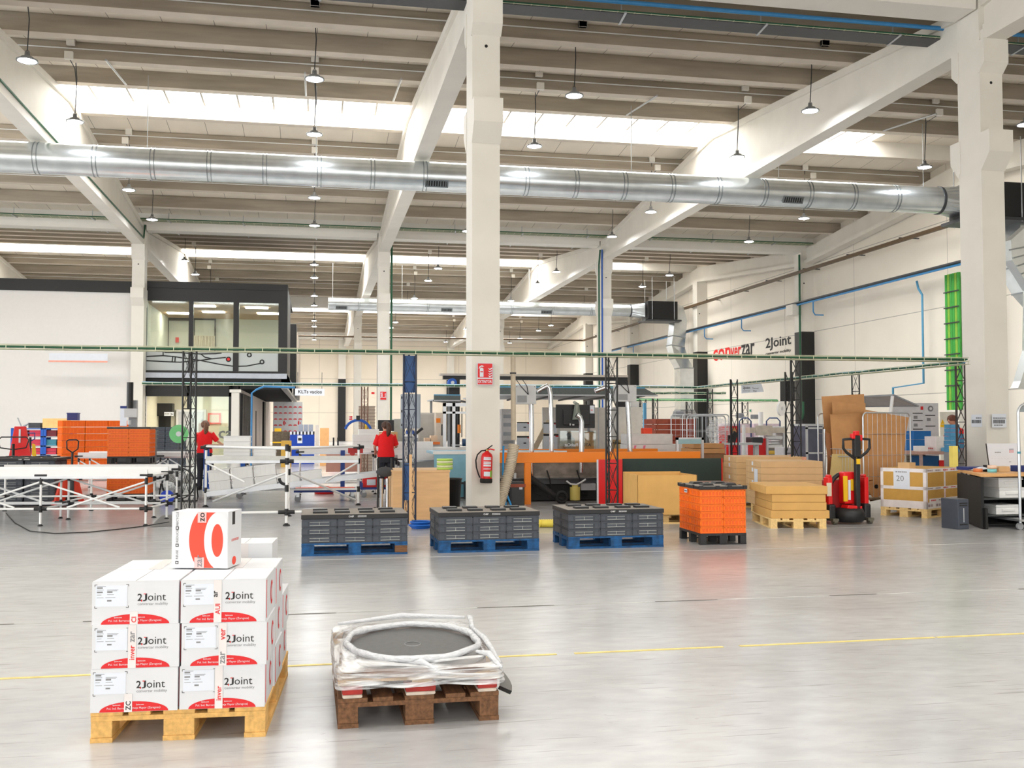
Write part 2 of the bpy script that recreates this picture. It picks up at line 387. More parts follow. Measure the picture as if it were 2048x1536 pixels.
# gabled main beams
def beam(x, y0, n, hw=.13):
    a, b_ = y0 + .02, y0 + 26.98; m_ = y0 + 13.5
    if x > 23:
        g = MB().prism([(a, 9.25), (m_, 10.35), (b_, 9.25), (b_, 9.93), (m_, 11.18), (a, 9.93)], 'x', x - .1, x + .2).prism([(a, 9.15), (m_, 10.25), (b_, 9.15), (b_, 9.33), (m_, 10.43), (a, 9.33)], 'x', x - .25, x + .2)
        return struct('trim_%d' % n, g, concrete_beam)
    g = MB().prism([(a, 9.1), (b_, 9.1), (b_, 9.9), (m_, 11.12), (a, 9.9)], 'x', x - hw, x + hw)
    g.prism([(a, 9.08), (b_, 9.08), (b_, 9.3), (a, 9.3)], 'x', x - .22, x + .22)
    g.prism([(a, 9.3), (b_, 9.3), (b_, 9.42), (a, 9.42)], 'x', x - .17, x + .17)
    g.prism([(a, 9.75), (m_, 11.0), (b_, 9.75), (b_, 9.93), (m_, 11.18), (a, 9.93)], 'x', x - .21, x + .21)
    return struct('trim_%d' % n, g, concrete_beam)
for y0 in (-9., 18., 45., 72.):
    for x in XF + [23.15]: beam(x, y0, n); n += 1
# gutter beams along the column rows
for y in [*RY, 98.4]:
    g = MB().box(XL, XR, y - .36, y + .36, 9.94, 10.5)
    for i in range(len(XF) + 1):
        xa = ([XL] + XF)[i] + .3; xb = (XF + [XR])[i] - .3
        g.prism([(y - .34, 9.72), (y + .34, 9.72), (y + .36, 9.94), (y - .36, 9.94)], 'x', xa, xb)
    struct('trim_%d' % n, g, white_paint); n += 1
# wall pilasters: cream above, black below, small corbels
for yy in (4.5, 18, 31.4, 45, 58.4, 71.7, 84.2):
    p = MB().box(22.75, 23.4, yy - .35, yy + .35, 5.95, 9.9 if (yy / 9) % 3 == 2 else 10.2).box(22.74, 23.4, yy - .36, yy + .36, 0, 5.95, 1)
    if yy in (18, 45, 71.7): p.box(22.3, 22.76, yy - .35, yy + .35, 6.75, 7.25)
    p.cyl((22.9, yy - .352, 8.26), (22.9, yy - .35, 8.26), .04, mi=1)
    struct('trim_%d' % n, p, [concrete_beam, blackp]); n += 1
for xx in (-7.3, 2.6, 13.1):
    p = MB().box(xx - .35, xx + .35, 98.6, 99, 5.95, 9.9).box(xx - .36, xx + .36, 98.59, 99, 0, 5.95, 1)
    struct('trim_%d' % n, p, [concrete_beam, blackp]); n += 1
# conduit along the lamp joists
for k in (1, 2, 3):
    for d in (4.6, 9.2, 17.35, 21.9):
        y = -9 + 27 * k + d - .17; z = rooftop(y) + .27
        o = MB().cyl((XL + 1, y, z), (XR - .5, y, z), .016, n=6).build('lamp_conduit', whitepipe)
        nm = ('first', 'second', 'third', 'fourth')[(4.6, 9.2, 17.35, 21.9).index(d)]
        tag(o, 'thin pale conduit along the %s lamp joist of the %s roof bay' % (nm, ('front', 'middle', 'rear')[k - 1]), 'conduit')
# ---------------------------------------------------------------- pendant lamps
lampglow = mat('lamp_diffuser', (246, 250, 255), .4, noise=0, emit=110)
housing = mat('lamp_housing', (150, 152, 154), .35, metal=.5, noise=.04)
def make_lamp():
    t = thing('pendant_lamp', '', 'lamp')
    MB().lathe([(.0, .2), (.045, .2), (.05, .12), (.11, .09), (.13, .05), (.195, .03), (.2, .0), (.17, .0)], n=20).build('housing', housing, t)
    MB().lathe([(.17, .004), (.12, -.012), (0, -.016)], n=20).build('diffuser', lampglow, t)
    MB().tube(arc((0, 0, .2), .035, 0, 2 * pi, 10), .006, 5).build('hook', darkgrey, t)
    return t
lamp0 = make_lamp(); first = True
DY = {5.1: 4.6, 9.55: 9.2, 17.3: 17.35, 22.25: 21.9}
xname = {-2: 'far left', -1: 'left', 0: 'centre left', 1: 'centre', 2: 'right', 3: 'far right'}
for k, bay in ((1, 'front'), (2, 'middle'), (3, 'rear')):
    for j, (d, jd) in enumerate(DY.items()):
        for i in range(-2, 4):
            y = -9 + 27 * k + d; x = 6.06 * i - .05
            if i == -2 and k < 3: continue
            zt = rooftop(-9 + 27 * k + jd) + .3; zl = 9.3
            lab = '%s round pendant high-bay lamp of the %s roof bay, %s from the front' % (xname[i], bay, ('first', 'second', 'third', 'fourth')[j])
            t = lamp0 if first else dup(lamp0)
            first = False
            t.location = (x, y, zl); t.scale = (1.12, 1.12, 1.0); t['label'] = lab; t['group'] = 'pendant lamps hanging from the roof joists'
            cb = MB().tube([(0, 0, .23), (.03, -.02, .23 + (zt - zl) * .5), (.0, -.1, zt - zl), (0, jd - d - .2, zt - zl + .05)], .011, 5).build('cable', darkgrey, t)
            MB().box(-.09, .09, jd - d - .24, jd - d - .155, zt - zl, zt - zl + .2).build('junction_box', white_paint, t, bevel=.008)
# ---------------------------------------------------------------- round ducts
def duct(x0, x1, y, z, r, rings, grilles, label, rods):
    t = thing('ventilation_duct', label, 'duct', (0, y, z))
    MB().cyl((x0, 0, 0), (x1, 0, 0), r, n=48).build('pipe', galv, t)
    for x in rings:
        rg = MB()
        for dx in (-.05, .05): rg.cyl((x + dx - .012, 0, 0), (x + dx + .012, 0, 0), r + .012, n=40, cap=True)
        rg.build('joint_ring', galvd, t)
    for x in grilles:
        a = R(-38)
        M_ = Matrix.Translation((x, -r * cos(a) * 1.0, r * sin(a))) @ Matrix.Rotation(R(30), 4, 'X')
        gb = MB().box(-.33, .33, -.03, .0, -.11, .11, 0, M_).box(-.29, .29, -.035, -.025, -.075, .075, 1, M_)
        for q in range(8): gb.box(-.26 + q * .072, -.235 + q * .072, -.045, -.03, -.075, .075, 0, M_)
        gb.build('air_grille', [galvd, blackp], t)
    for x in rods: MB().cyl((x, 0, r), (x, 0, r + 2.0), .012, n=6).build('hanger_rod', zinc, t)
    # square transition at the fan end
    sq = []; n_ = 24
    for i in range(n_):
        a = 2 * pi * i / n_; sq.append((cos(a), sin(a)))
    vs_ = [(x1, r * c, r * s) for c, s in sq] + [(x1 + .8, .5 * max(-1, min(1, c * 1.5)), .42 * max(-1, min(1, s * 1.5))) for c, s in sq]
    MB().add(vs_, [(i, (i + 1) % n_, n_ + (i + 1) % n_, n_ + i) for i in range(n_)], 0, False).build('transition_piece', galv, t)
    MB().cyl((x1 - .04, 0, 0), (x1 + .04, 0, 0), r + .02, n=40).build('collar', darkgrey, t)
    return t
duct(-14, 19.3, 28.65, 8.58, .42, [-10.2 + 1.47 * i for i in range(20)], [3.35, 14.2], 'long round silver ventilation duct crossing the front roof bay', [-9, -4.5, 0, 4.6, 9.2, 13.9, 18.8])
duct(.75, 18.9, 59.3, 8.5, .37, [2.5, 6.5, 9, 11.5, 14, 16.4], [1.5, 7.6, 13.6], 'shorter round silver ventilation duct crossing the middle roof bay', [1, 5, 9, 12.6, 17])
def fan_unit(x, y, z, label):
    t = thing('fan_unit', label, 'air handler', (x, y, z))
    MB().box(0, 1.9, -.62, .62, -.55, .55).build('casing', blackp, t, bevel=.02)
    MB().box(-.2, 2.1, -.75, .75, -.68, -.58).build('platform', darkgrey, t)
    for sx in (.25, 1.65):
        for sy in (-.7, .7): MB().cyl((sx, sy, -.7), (sx, sy, 2.0), .018, n=6).build('hanger_rod', zinc, t)
    # galvanised drop: elbow out, slanted run, elbow down
    d = MB()
    def sec(c, tilt, hx, hy):
        c = Vector(c); e = Vector((0, 1, 0)); a = Vector((cos(tilt), 0, sin(tilt)))
        return [c - a * hx - e * hy, c + a * hx - e * hy, c + a * hx + e * hy, c - a * hx + e * hy]
    secs = [sec((1.85, 0, 0), R(90), .42, .5), sec((2.1, 0, -.1), R(60), .42, .5), sec((2.15, 0, -.6), R(0), .4, .5), sec((2.0, -.1, -1.6), R(-10), .4, .5),
            sec((1.85, -.3, -2.2), R(-10), .42, .5), sec((1.8, -1.0, -3.0), R(0), .42, .5), sec((1.95, -1.5, -3.6), R(0), .42, .5), sec((1.95, -1.5, -z + 2.4), R(0), .42, .5)]
    vs_ = [p for q in secs for p in q]
    d.add(vs_, [(i * 4 + k, i * 4 + (k + 1) % 4, i * 4 + 4 + (k + 1) % 4, i * 4 + 4 + k) for i in range(len(secs) - 1) for k in range(4)])
    d.build('drop_duct', galv, t)
    sm_ = MB()
    for q in (3, 4, 5, 6, 7):
        p = [Vector(v) for v in secs[q]]
        for k in range(4): sm_.bar(p[k], p[(k + 1) % 4], .05, .05)
    sm_.build('duct_flange', galvd, t)
    hx = MB(); a = [(1.95 - .45, -2, -z + 2.4), (1.95 + .45, -2, -z + 2.4), (1.95 + .45, -1, -z + 2.4), (1.95 - .45, -1, -z + 2.4)]
    b_ = [(1.95 - .6, -2.3, -z + 1.9), (1.95 + .6, -2.3, -z + 1.9), (1.95 + .6, -.7, -z + 1.9), (1.95 - .6, -.7, -z + 1.9)]
    hx.add(a + b_, [(k, (k + 1) % 4, 4 + (k + 1) % 4, 4 + k) for k in range(4)]).build('intake_hood', galvd, t)
    return t
fan_unit(20.1, 28.65, 8.58, 'black fan unit with galvanised drop duct behind the right column')
fan_unit(19.85, 59.3, 8.5, 'black fan unit with galvanised elbow duct beside the far wall')
# ---------------------------------------------------------------- pipes on the right wall and the roof trays
def pipe(name, label, cat, pts, r, m, n_=8, extra=None):
    o = MB().tube(pts, r, n_).build(name, m); return tag(o, label, cat)
t = thing('cable_duct', 'long brown cable duct running high along the right wall', 'cable duct', (22.6, 0, 8.76))
MB().box(-.06, .06, 19, 84, -.07, .07).build('duct_channel', brownpipe, t)
br = MB()
for y in range(20, 84, 4): br.box(-.08, .78, y - .03, y + .03, .07, .11)
br.build('wall_bracket', darkgrey, t)
pipe('cable_duct', 'thin brown cable duct crossing in front of the far wall', 'cable duct', [(-6, 84, 8.76), (22.6, 84, 8.76)], .07, brownpipe)
t = thing('air_pipe', 'blue compressed air pipe on a dark tray along the right wall', 'pipe', (22.55, 0, 7.22))
MB().cyl((0, 20, 0), (0, 82, 0), .045).build('pipe', bluepipe, t)
MB().box(-.12, .3, 20, 82, .06, .12).build('tray', darkgrey, t)
for y in (31.2, 44.6, 52.6, 57.9, 71.5):
    MB().tube([(0, y - 1.5, 0), (0, y - 1.5, -.5), (.2, y - 1.3, -.62), (.62, y - 1.3, -.62)], .03).build('drop_pipe', bluepipe, t)
t = thing('conduit_bank', 'bank of bright green vertical conduits on the right wall', 'conduit', (23.0, 33.6, 0))
gx = t.location.y
zb, zt = 2.05, 7.1
MB().box(.05, .38, -.42, .42, 0, zb).build('floor_box', white_paint, t)
for i in range(6):
    MB().cyl((.18, -.36 + i * .145, zb), (.18, -.36 + i * .145, zt), .07, n=10).build('conduit', greenp if i not in (1, 4) else mat('yellow_green_conduit', (140, 190, 60), .4), t)
cl = MB()
for q in range(8): cl.box(.08, .12, -.44, .44, zb + .3 + q * .58, zb + .34 + q * .58)
cl.build('clamp_strap', darkgrey, t)
pipe('air_pipe', 'thin blue pipe dropping beside the green conduits', 'pipe', [(23.0, gx + 2, 7.1), (23.0, gx + 1.9, 6.8), (22.9, gx + 1.5, 6.5), (22.9, gx + 1.5, 3.1), (22.9, gx + 3.6, 3.0), (22.9, gx + 3.6, 0)], .045, skyb)
pipe('cable_conduit', 'green conduit running down beside the pilaster of the right wall', 'conduit', [(22.6, 44.5, 9.6), (22.6, 44.55, 2.0), (22.5, 44.2, 1.8), (22.4, 43.9, 2.0), (22.4, 43.9, 2.6)], .05, greend)
pipe('cable_conduit', 'green conduit running down the middle column of the centre row', 'conduit', [(3.3, 44.6, 9.8), (3.3, 44.6, 1.4)], .045, greend)
pipe('cable_conduit', 'green conduit running down the right column of the centre row', 'conduit', [(12.78, 44.5, 9.5), (12.72, 44.5, 8.8), (12.72, 44.5, 1.2)], .04, greend)
pipe('cable_conduit', 'blue conduit beside the green one on the right column of the centre row', 'conduit', [(12.84, 44.4, 9.5), (12.84, 44.4, 1.2)], .035, blue)
pipe('cable_conduit', 'green conduit clipped along the lower edge of the left roof beam', 'conduit', [(-7.06, 19, 9.33), (-7.06, 44.4, 9.33), (-7.04, 44.5, 9.9)], .03, greend)
for y, lab in ((19.3, 'front'), (43.9, 'middle'), (46.6, 'rear')):
    t = thing('roof_cable_tray', 'wire cable tray with green cables under the roof beside the %s gutter beam' % lab, 'cable tray', (0, y, 9.68 if y < 20 else 9.98))
    for i in range(5): MB().cyl((XL + 1, -.2 + i * .1, .03 + .02 * (i % 2)), (XR - .5, -.2 + i * .1, .03), .03, n=6).build('cable', (greend, blackp, greend, greend, darkgrey)[i], t)
    tr_ = MB()
    for i in range(5): tr_.cyl((XL + 1, -.25 + i * .125, 0), (XR - .5, -.25 + i * .125, 0), .008, n=5)
    x = XL + 1
    while x < XR: tr_.bar((x, -.27, 0), (x, .27, 0), .016); x += .35
    tr_.build('wire_tray', traym, t)
    for x in range(-12, 23, 3): MB().bar((x, -.3, -.02), (x + .05, .3, -.02), .05, .03).bar((x, 0, 0), (x, 0, .35), .025).build('bracket', zinc, t)
    if y < 20: MB().box(XL + 1, XR - .5, -.24, .24, -.02, -.01).build('tray_base', darkgrey, t); MB().cyl((XL + 1, -.33, .17), (XR - .5, -.33, .17), .045, n=10).build('air_pipe', bluepipe, t)
# short grey rods sloping under the roof near the skylight
for (x, lab) in ((-5.2, 'left'), (-.3, 'middle'), (2.2, 'centre column side'), (9.3, 'right'), (17.9, 'far right')):
    o = MB().tube([(x, 26.6, 10.65), (x, 29.4, 10.95)], .03, 6).build('roof_rod', zinc); tag(o, 'short grey rod hanging below the joists before the skylight, %s one' % lab, 'rod')
# ================================================================ FOREGROUND AND PALLET LOADS
ORD = ('first', 'second', 'third', 'fourth', 'fifth', 'sixth', 'seventh', 'eighth', 'ninth', 'tenth', 'eleventh', 'twelfth', 'thirteenth', 'fourteenth')
LAY = {0: 'bottom', 1: 'second', 2: 'third', 3: 'fourth', 4: 'fifth', 5: 'sixth', 6: 'seventh', 7: 'eighth', 8: 'ninth'}
def local(o, x, y):
    a = o.rotation_euler.z; return Vector((o.location.x + x * cos(a) - y * sin(a), o.location.y + x * sin(a) + y * cos(a), 0))
def make_pallet(m, label, loc, rz, group=None, L=1.2, W=.8, patch=None):
    t = thing('pallet', label, 'pallet', loc, rz, group)
    d = MB()
    for y0, wd in ((0, .145), (.17, .1), (.3275, .145), (.53, .1), (.655, .145)): d.box(0, L, y0 * W / .8, (y0 + wd) * W / .8, .122, .144)
    d.build('deck', m, t, bevel=.003)
    for x0 in (0, L / 2 - .0725, L - .145):
        MB().box(x0, x0 + .145, .002, W - .002, .1, .122).build('stringer', m, t)
        for j, y0 in enumerate((0, W / 2 - .0725, W - .1)):
            wd = .145 if j == 1 else .1
            MB().box(x0 + .002, x0 + .143, y0 + .002, y0 + wd - .002, .022, .1).build('block', patch if patch and (x0 > 1 and j == 0) else m, t, bevel=.003)
    for y0, wd in ((0, .1), (W / 2 - .0725, .145), (W - .1, .1)): MB().box(0, L, y0, y0 + wd, 0, .022).build('skid', m, t)
    return t
# ---- white cartons on the wooden pallet, left foreground
cp = make_pallet(wood, 'light wooden pallet under the white cartons in the left foreground', (-.215, 5.03, 0), R(90 - 3.6))
CW, CD_, CH = .392, .385, .2
def make_carton():
    t = thing('printed_carton', '', 'carton')
    c = MB().box(0, CW, 0, CD_, 0, CH).box(.002, CW - .002, .0, CD_, CH - .0005, CH + .0015)
    c.box(CW * .5 - .001, CW * .5 + .001, 0, CD_, CH + .0015, CH + .002, 1)
    e = -.0012
    # printing on the front: red arc, lettering, registration corners
    c.add([(CW * .5 + (.155) * cos(pi * i / 20), e, .001 + .047 * sin(pi * i / 20)) for i in range(21)], [tuple(range(21))], 2)
    c.text('2joint.com', (.1, e - .0006, .028), h=.008, mi=3, bold=True).text('2joint.com', (.205, e - .0006, .028), h=.008, mi=3, bold=True)
    c.text('Pol. Ind. Barrancabermeja Mayor (Zaragoza)', (.075, e - .0006, .010), w_=.24, mi=3)
    c.text('2', (.205, e, .108), h=.034, mi=1, bold=True).text('J', (.2295, e, .106), w_=.019, h=.036, mi=1, bold=True).text('oint', (.252, e, .108), h=.034, mi=1, bold=False)
    c.box(.2215, .2265, e - .001, e, .105, .112, 2).box(.233, .243, e - .001, e, .1385, .142, 2)
    c.text('converzar mobility', (.206, e, .084), w_=.138, mi=4)
    for px_, pz, sx, sz in ((.012, .186, 1, -1), (.164, .186, -1, -1), (.012, .078, 1, 1), (.164, .078, -1, 1)):
        c.box(min(px_, px_ + sx * .011), max(px_, px_ + sx * .011), e, 0, pz - .001, pz + .001, 1)
        c.box(px_ - .001, px_ + .001, e, 0, min(pz, pz + sz * .009), max(pz, pz + sz * .009), 1)
    # right side: red line and ring mark, small text
    c.box(CW, CW + .001, .03, .034, .01, CH - .01, 2); c.box(CW, CW + .001, .045, .047, .01, CH - .01, 2)
    c.add([(CW + .001, .25 + .05 * cos(a), .1 + .06 * sin(a)) for a in [2 * pi * i / 20 for i in range(20)]], [tuple(range(20))], 2)
    c.add([(CW + .0016, .26 + .03 * cos(a), .1 + .04 * sin(a)) for a in [2 * pi * i / 20 for i in range(20)]], [tuple(range(20))], 0)
    c.build('box', [whitecard, blackprint, redprint, whitecard, greyprint], t)
    l = MB().box(.016, .158, -.0022, -.0008, .085, .182); e = -.0026
    for x0, z0, ww in ((.022, .168, .026), (.022, .148, .026), (.068, .148, .024), (.068, .108, .02)): l.box(x0, x0 + ww, e, -.0022, z0, z0 + .007, 1)
    for x0, z0, ww in ((.022, .177, .04), (.022, .161, .03), (.068, .161, .05), (.068, .156, .045), (.068, .139, .03), (.022, .125, .03), (.06, .125, .045), (.022, .138, .02)): l.box(x0, x0 + ww, e, -.0022, z0, z0 + .002, 1)
    l.build('shipping_label', [whitelabel, greyprint], t)
    return t
carton0 = make_carton(); used = False; TP = []
TAPES = {(0, 0): ('ZC', 1), (0, 1): ('inver', 2), (0, 2): ('CI', 2), (1, 0): ('jnver', 2), (1, 1): ('nver', 2), (1, 2): ('AUI', 2)}
frags = {(0, 0): 'ZC', (0, 1): 'inver', (0, 2): 'CI', (1, 0): 'inver', (1, 1): 'zar', (1, 2): 'AUI'}
for row in range(3):
    for layer in range(3 if row < 2 else 2):
        for col in range(2):
            t = carton0 if not used else dup(carton0); used = True
            jx = random.uniform(-.004, .004); jy = random.uniform(-.006, .004)
            base = local(cp, -.015 + row * .39 + jy, .8 - .005 - col * .402 - (.0 if layer != 1 else .004) + jx)
            t.location = (base.x, base.y, .1445 + layer * (CH + .002)); t.rotation_euler.z = R(-3.6 + random.uniform(-.5, .5))
            t['label'] = 'white printed carton, %s layer, %s column, %s row of the foreground pallet' % (('bottom', 'middle', 'top')[layer], ('left', 'right')[col], ('front', 'middle', 'back')[row])
            t['group'] = 'white printed cartons on the foreground pallet'
            if row == 0: TP.append((t, col, layer))
            else: TP.append((t, col, -1))
if True:
    if True:
        for t, col, layer in TP:
            if layer >= 0:
                a = MB(); x0 = .152 + .01 * ((layer + col) % 3); a.box(x0, x0 + .036, -.0038, -.0026, 0, CH * (.42, 1, .3)[layer] if col == 0 else CH)
                a.text(frags[(col, layer)], (x0 + .03, -.0044, .008 + .03 * ((col + layer) % 2)), h=.023, mi=2 if (col, layer) == (0, 0) else 3 if (col, layer) == (1, 1) else 1, ex='z', up='-x', bold=True)
                if col == 1 and layer == 2: a.text('ar', (x0 + .018, -.0044, .12), h=.018, mi=2, ex='z', up='-x', bold=True)
                if layer == 1: a.text('zar' if col == 0 else 'ver', (x0 + .03, -.0044, .12), h=.02, mi=3 if col == 0 else 1, ex='z', up='-x', bold=True)
                a.build('tape_strip', [taper, redprint, blackprint, greyprint], t)
            else: MB().box(CW * .5 - .03, CW * .5 + .03, .0, CD_, CH + .0022, CH + .0028).build('tape_strip', [taper], t)
# single box standing on top with the big ring print
t = thing('printed_carton', 'white carton with large red ring print standing on top of the stack', 'carton', (-.705, 5.425, .757), R(-15))
w_, h_ = .292, .285
c = MB().box(0, w_, 0, .2, 0, h_); e = -.001
X_ = lambda zx: (zx - 600) / 340 * w_
Z_ = lambda zy: (415 - zy) / 340 * h_
def ell_clip(cx, cz, rx, rz, a0, a1, n=40): return [(min(w_ - .002, cx + rx * cos(a0 + (a1 - a0) * i / n)), e, max(.002, min(h_ - .003, cz + rz * sin(a0 + (a1 - a0) * i / n)))) for i in range(n + 1)]
c.add(ell_clip(X_(870), Z_(245), X_(1035) - X_(870), .19, pi * .5 + .05, pi * 1.5 - .1), [tuple(range(41))], 1)
e -= .0006; c.add(ell_clip(X_(882), Z_(247), X_(968) - X_(882), .143, 0, 2 * pi), [tuple(range(41))], 0)
e -= .0006; c.add(ell_clip(X_(876), Z_(247), X_(911) - X_(876), .083, 0, 2 * pi), [tuple(range(41))], 1)
for i, wd in enumerate(('REUSE', 'REDUCE', 'RECYCLE')): c.text(wd, (.034, -.001, .045 + i * .085), h=.012, mi=2, ex='z', up='-x')
for i in range(3): c.box(.02, .036, -.001, 0, .02 + i * .087, .036 + i * .087, 2).box(.024, .032, -.0015, -.001, .024 + i * .087, .032 + i * .087, 0)
c.text('converzar', (w_ + .001, .05, .13), w_=.11, mi=1, ex='y', up='z').add([(w_ + .001, .09 + .03 * cos(a), .03 + .022 * sin(a)) for a in [2 * pi * i / 16 for i in range(16)]], [tuple(range(16))], 1)
c.box(w_, w_ + .001, .06, .1, h_ - .07, h_ - .005, 2)
c.build('box', [whitecard, orangeprint, blackprint], t, bevel=.002)
a = MB().box(.135, .18, -.004, -.003, h_ - .055, h_).text('zo', (.172, -.0045, h_ - .05), h=.024, ex='z', up='-x', mi=1, bold=True); a.build('tape_strip', [pinktape, blackprint], t)
a = MB().box(.12, .17, -.004, -.003, 0, .055).text('zar', (.16, -.0045, .006), h=.024, ex='z', up='-x', mi=1, bold=True); a.build('tape_strip', [pinktape, greyprint], t)
t = thing('plain_carton', 'plain white carton behind the standing box on the foreground stack', 'carton', local(cp, .82, .36) + Vector((0, 0, .554)), R(-4))
MB().box(0, .3, 0, .28, 0, .27).box(.149, .151, 0, .28, .27, .271, 1).build('box', [whitecard, greyprint], t, bevel=.003)
MB().box(.13, .17, -.001, 0, .05, .27).build('tape_strip', taper, t)
# ---- wrapped load on the weathered pallet
wp = make_pallet(woodold, 'dark weathered wooden pallet at the bottom of the film wrapped load', (.925, 5.09, 0), R(90 + .3))
t = thing('painted_pallet', 'wooden pallet with red painted blocks standing on the weathered pallet', 'pallet', (.925, 5.07, .1445), R(90 + .3))
for x0 in (.01, .52, 1.05):
    for j, y0 in enumerate((.01, .32, .68)):
        wd = (.1, .15, .1)[j]
        MB().box(x0, x0 + .14, y0, y0 + wd, .018, .066).box(x0 + .001, x0 + .139, y0 + .001, y0 + wd - .001, 0, .018, 1).build('block', [redblock, mat('chalk_white_block', (214, 200, 184), .8, noise=.15, scale=20)], t, bevel=.008)
d = MB()
for i in range(6): d.box(i * .21, i * .21 + .14, 0, .8, .08, .095)
for y0 in (.0, .34, .7): d.box(0, 1.19, y0, y0 + .1, .066, .08)
d.build('deck', mat('grey_old_deck', (190, 158, 120), .7, noise=.25, scale=8, stretch=(5, 1, 5)), t)
t = thing('wrapped_load', 'low load under torn clear stretch film with a dark round sheet on top', 'wrapped goods', (.53, 5.62, .24))
def rr(t_, hx, hy, p=5):
    a = 2 * pi * t_; c_, s_ = cos(a), sin(a); k = (abs(c_) ** p + abs(s_) ** p) ** (-1 / p); return hx * c_ * k, hy * s_ * k
MB().grid(lambda u, v: (*[q * (1 - v * .999) for q in rr(u, .36, .55)], .045 + .012 * sin(7 * u * 6.28) * (1 - v)), 60, 6).build('goods_cover', mat('grey_sheet', (120, 112, 108), .6, noise=.25, scale=6), t)
MB().grid(lambda u, v: (*[q for q in rr(u, .365, .555)], -.0 + .045 * v), 40, 1).build('goods_side', mat('goods_side_mix', (150, 130, 122), .6, noise=.35, scale=9, stretch=(1, 1, 6)), t)
disc = MB().lathe([(0, .002), (.325, .0)], n=48); disc.lathe([(.04, .004), (.043, .004), (.043, .002)], n=24, mi=1)
dd = disc.build('round_sheet', [mat('dark_round_sheet', (88, 88, 88), .55, noise=.1, scale=25), midgrey], t, loc=(0, -.1, .062)); dd.scale = (1, 1.3, 1)
random.seed(5)
NZ = [[random.uniform(-1, 1) for _ in range(12)] for _ in range(6)]
def wob(u, k): return sum(NZ[k][i] * sin((i + 2) * 2 * pi * u + NZ[k][11 - i] * 3) for i in range(10)) / 6
def skirt(u, v):
    x, y = rr(u, .424, .612, 14); z = -.035 + .075 * v + .012 * wob(u, 0) * (1 - v) + .008 * wob(u, 1) * v
    f = 1 + .012 * sin(v * 20 + 9 * wob(u, 2)) - .02 * v
    return (x * f, y * f, z)
def cover(u, v):
    x0, y0 = rr(u, .416, .6, 14); a = 2 * pi * u
    rx, ry = .345 + .02 * wob(u, 3), .44 + .02 * wob(u, 4)
    x1, y1 = rx * cos(a), ry * sin(a) - .1
    vv = min(1, v); z = .04 + .035 * sin(vv * pi * .5) + .012 * wob(u, 5) * vv * (1 - vv) * 4 + .006 * sin(40 * u + 9 * vv)
    return (x0 + (x1 - x0) * vv, y0 + (y1 - y0) * vv, z)
MB().grid(skirt, 160, 14).build('film_skirt', film, t)
MB().grid(cover, 160, 10).build('film_cover', film, t)
rim = MB()
pts = []
for i in range(121):
    u = i / 120; a = 2 * pi * u; pts.append(((.35 + .02 * wob(u, 3)) * cos(a), (.445 + .02 * wob(u, 4)) * sin(a) - .1, .084 + .01 * wob(u, 1)))
rim.tube(pts, [.016 + .007 * abs(wob(i / 120, 2)) for i in range(121)], 8, cap=False).build('rolled_film_rim', filmm, t)
for (p0, p1) in (((-.38, .56, .06), (.38, .57, .07)), ((.4, .55, .08), (.36, .1, .08)), ((.36, .2, .09), (.41, -.5, .03)), ((.3, -.42, .08), (.4, -.58, .03)), ((-.1, -.52, .07), (.1, -.6, .02))):
    MB().tube([p0, tuple((p0[i] + p1[i]) / 2 + (0, 0, .03)[i] for i in range(3)), p1], [.01, .018, .01], 6).build('twisted_film', filmm, t)
ta = [PY(u, v, 5.25) for u, v in ((1000, 1336), (1011, 1348), (1020, 1361), (1024, 1371))]; tb_ = [PY(u, v, 5.1) for u, v in ((999, 1371), (1008, 1375), (1017, 1379), (1024, 1382))]
o_ = Vector(t.location)
b_ = MB().add([p - o_ for p in ta + tb_], [(0, 1, 5, 4), (1, 2, 6, 5), (2, 3, 7, 6)], 0, True).add([p - o_ for p in tb_] + [p - o_ + Vector((0, .05, -.03)) for p in tb_], [(0, 1, 5, 4), (1, 2, 6, 5), (2, 3, 7, 6)], 1)
b_.build('sheet_flap', [mat('flap_grey', (112, 112, 110), .5, noise=.1), blackp], t)
# ---- grey crate loads on blue pallets
def make_crate(w_, d_, h_, m, md, name, slots=True):
    c = MB().box(.008, w_ - .008, .008, d_ - .008, 0, h_ - .001)
    c.box(0, w_, 0, d_, h_ - .022, h_ - .014).box(.001, w_ - .001, .001, d_ - .001, h_ - .007, h_ - .001).box(.002, w_ - .002, .002, d_ - .002, 0, .008, 1)
    for i in range(7):
        x = .012 + i * (w_ - .034) / 6
        if 1 <= i <= 5 and slots: continue
        c.box(x, x + .01, 0, .01, .004, h_ - .014).box(x, x + .01, d_ - .01, d_, .004, h_ - .014)
        y = .012 + i * (d_ - .034) / 6; c.box(0, .01, y, y + .01, .004, h_ - .014).box(w_ - .01, w_, y, y + .01, .004, h_ - .014)
    if slots:
        for z in (.018, h_ - .035): c.box(.09, w_ - .09, .001, .009, z, z + .003, 2)
        c.box(w_ / 2 - .001, w_ / 2 + .001, .001, .009, .018, h_ - .035, 2); c.box(.07, .08, .002, .01, .015, h_ - .03, 1).box(w_ - .08, w_ - .07, .002, .01, .015, h_ - .03, 1)
    else:
        c.box(.03, w_ - .03, .004, .01, .02, h_ - .03, 1); c.box(.004, .01, .05, d_ - .05, .02, h_ - .03, 1)
    return c.build(name, [m, md, mat('pale_slot_edge', (206, 208, 200), .5)])
gc = make_crate(.398, .398, .089, greycrate, greycrate_d, 'plastic_crate')
oc = make_crate(.298, .398, .089, orangec, oranged, 'plastic_crate', False); oc_ = make_crate(.398, .298, .089, orangec, oranged, 'plastic_crate', False)
used_c = set()
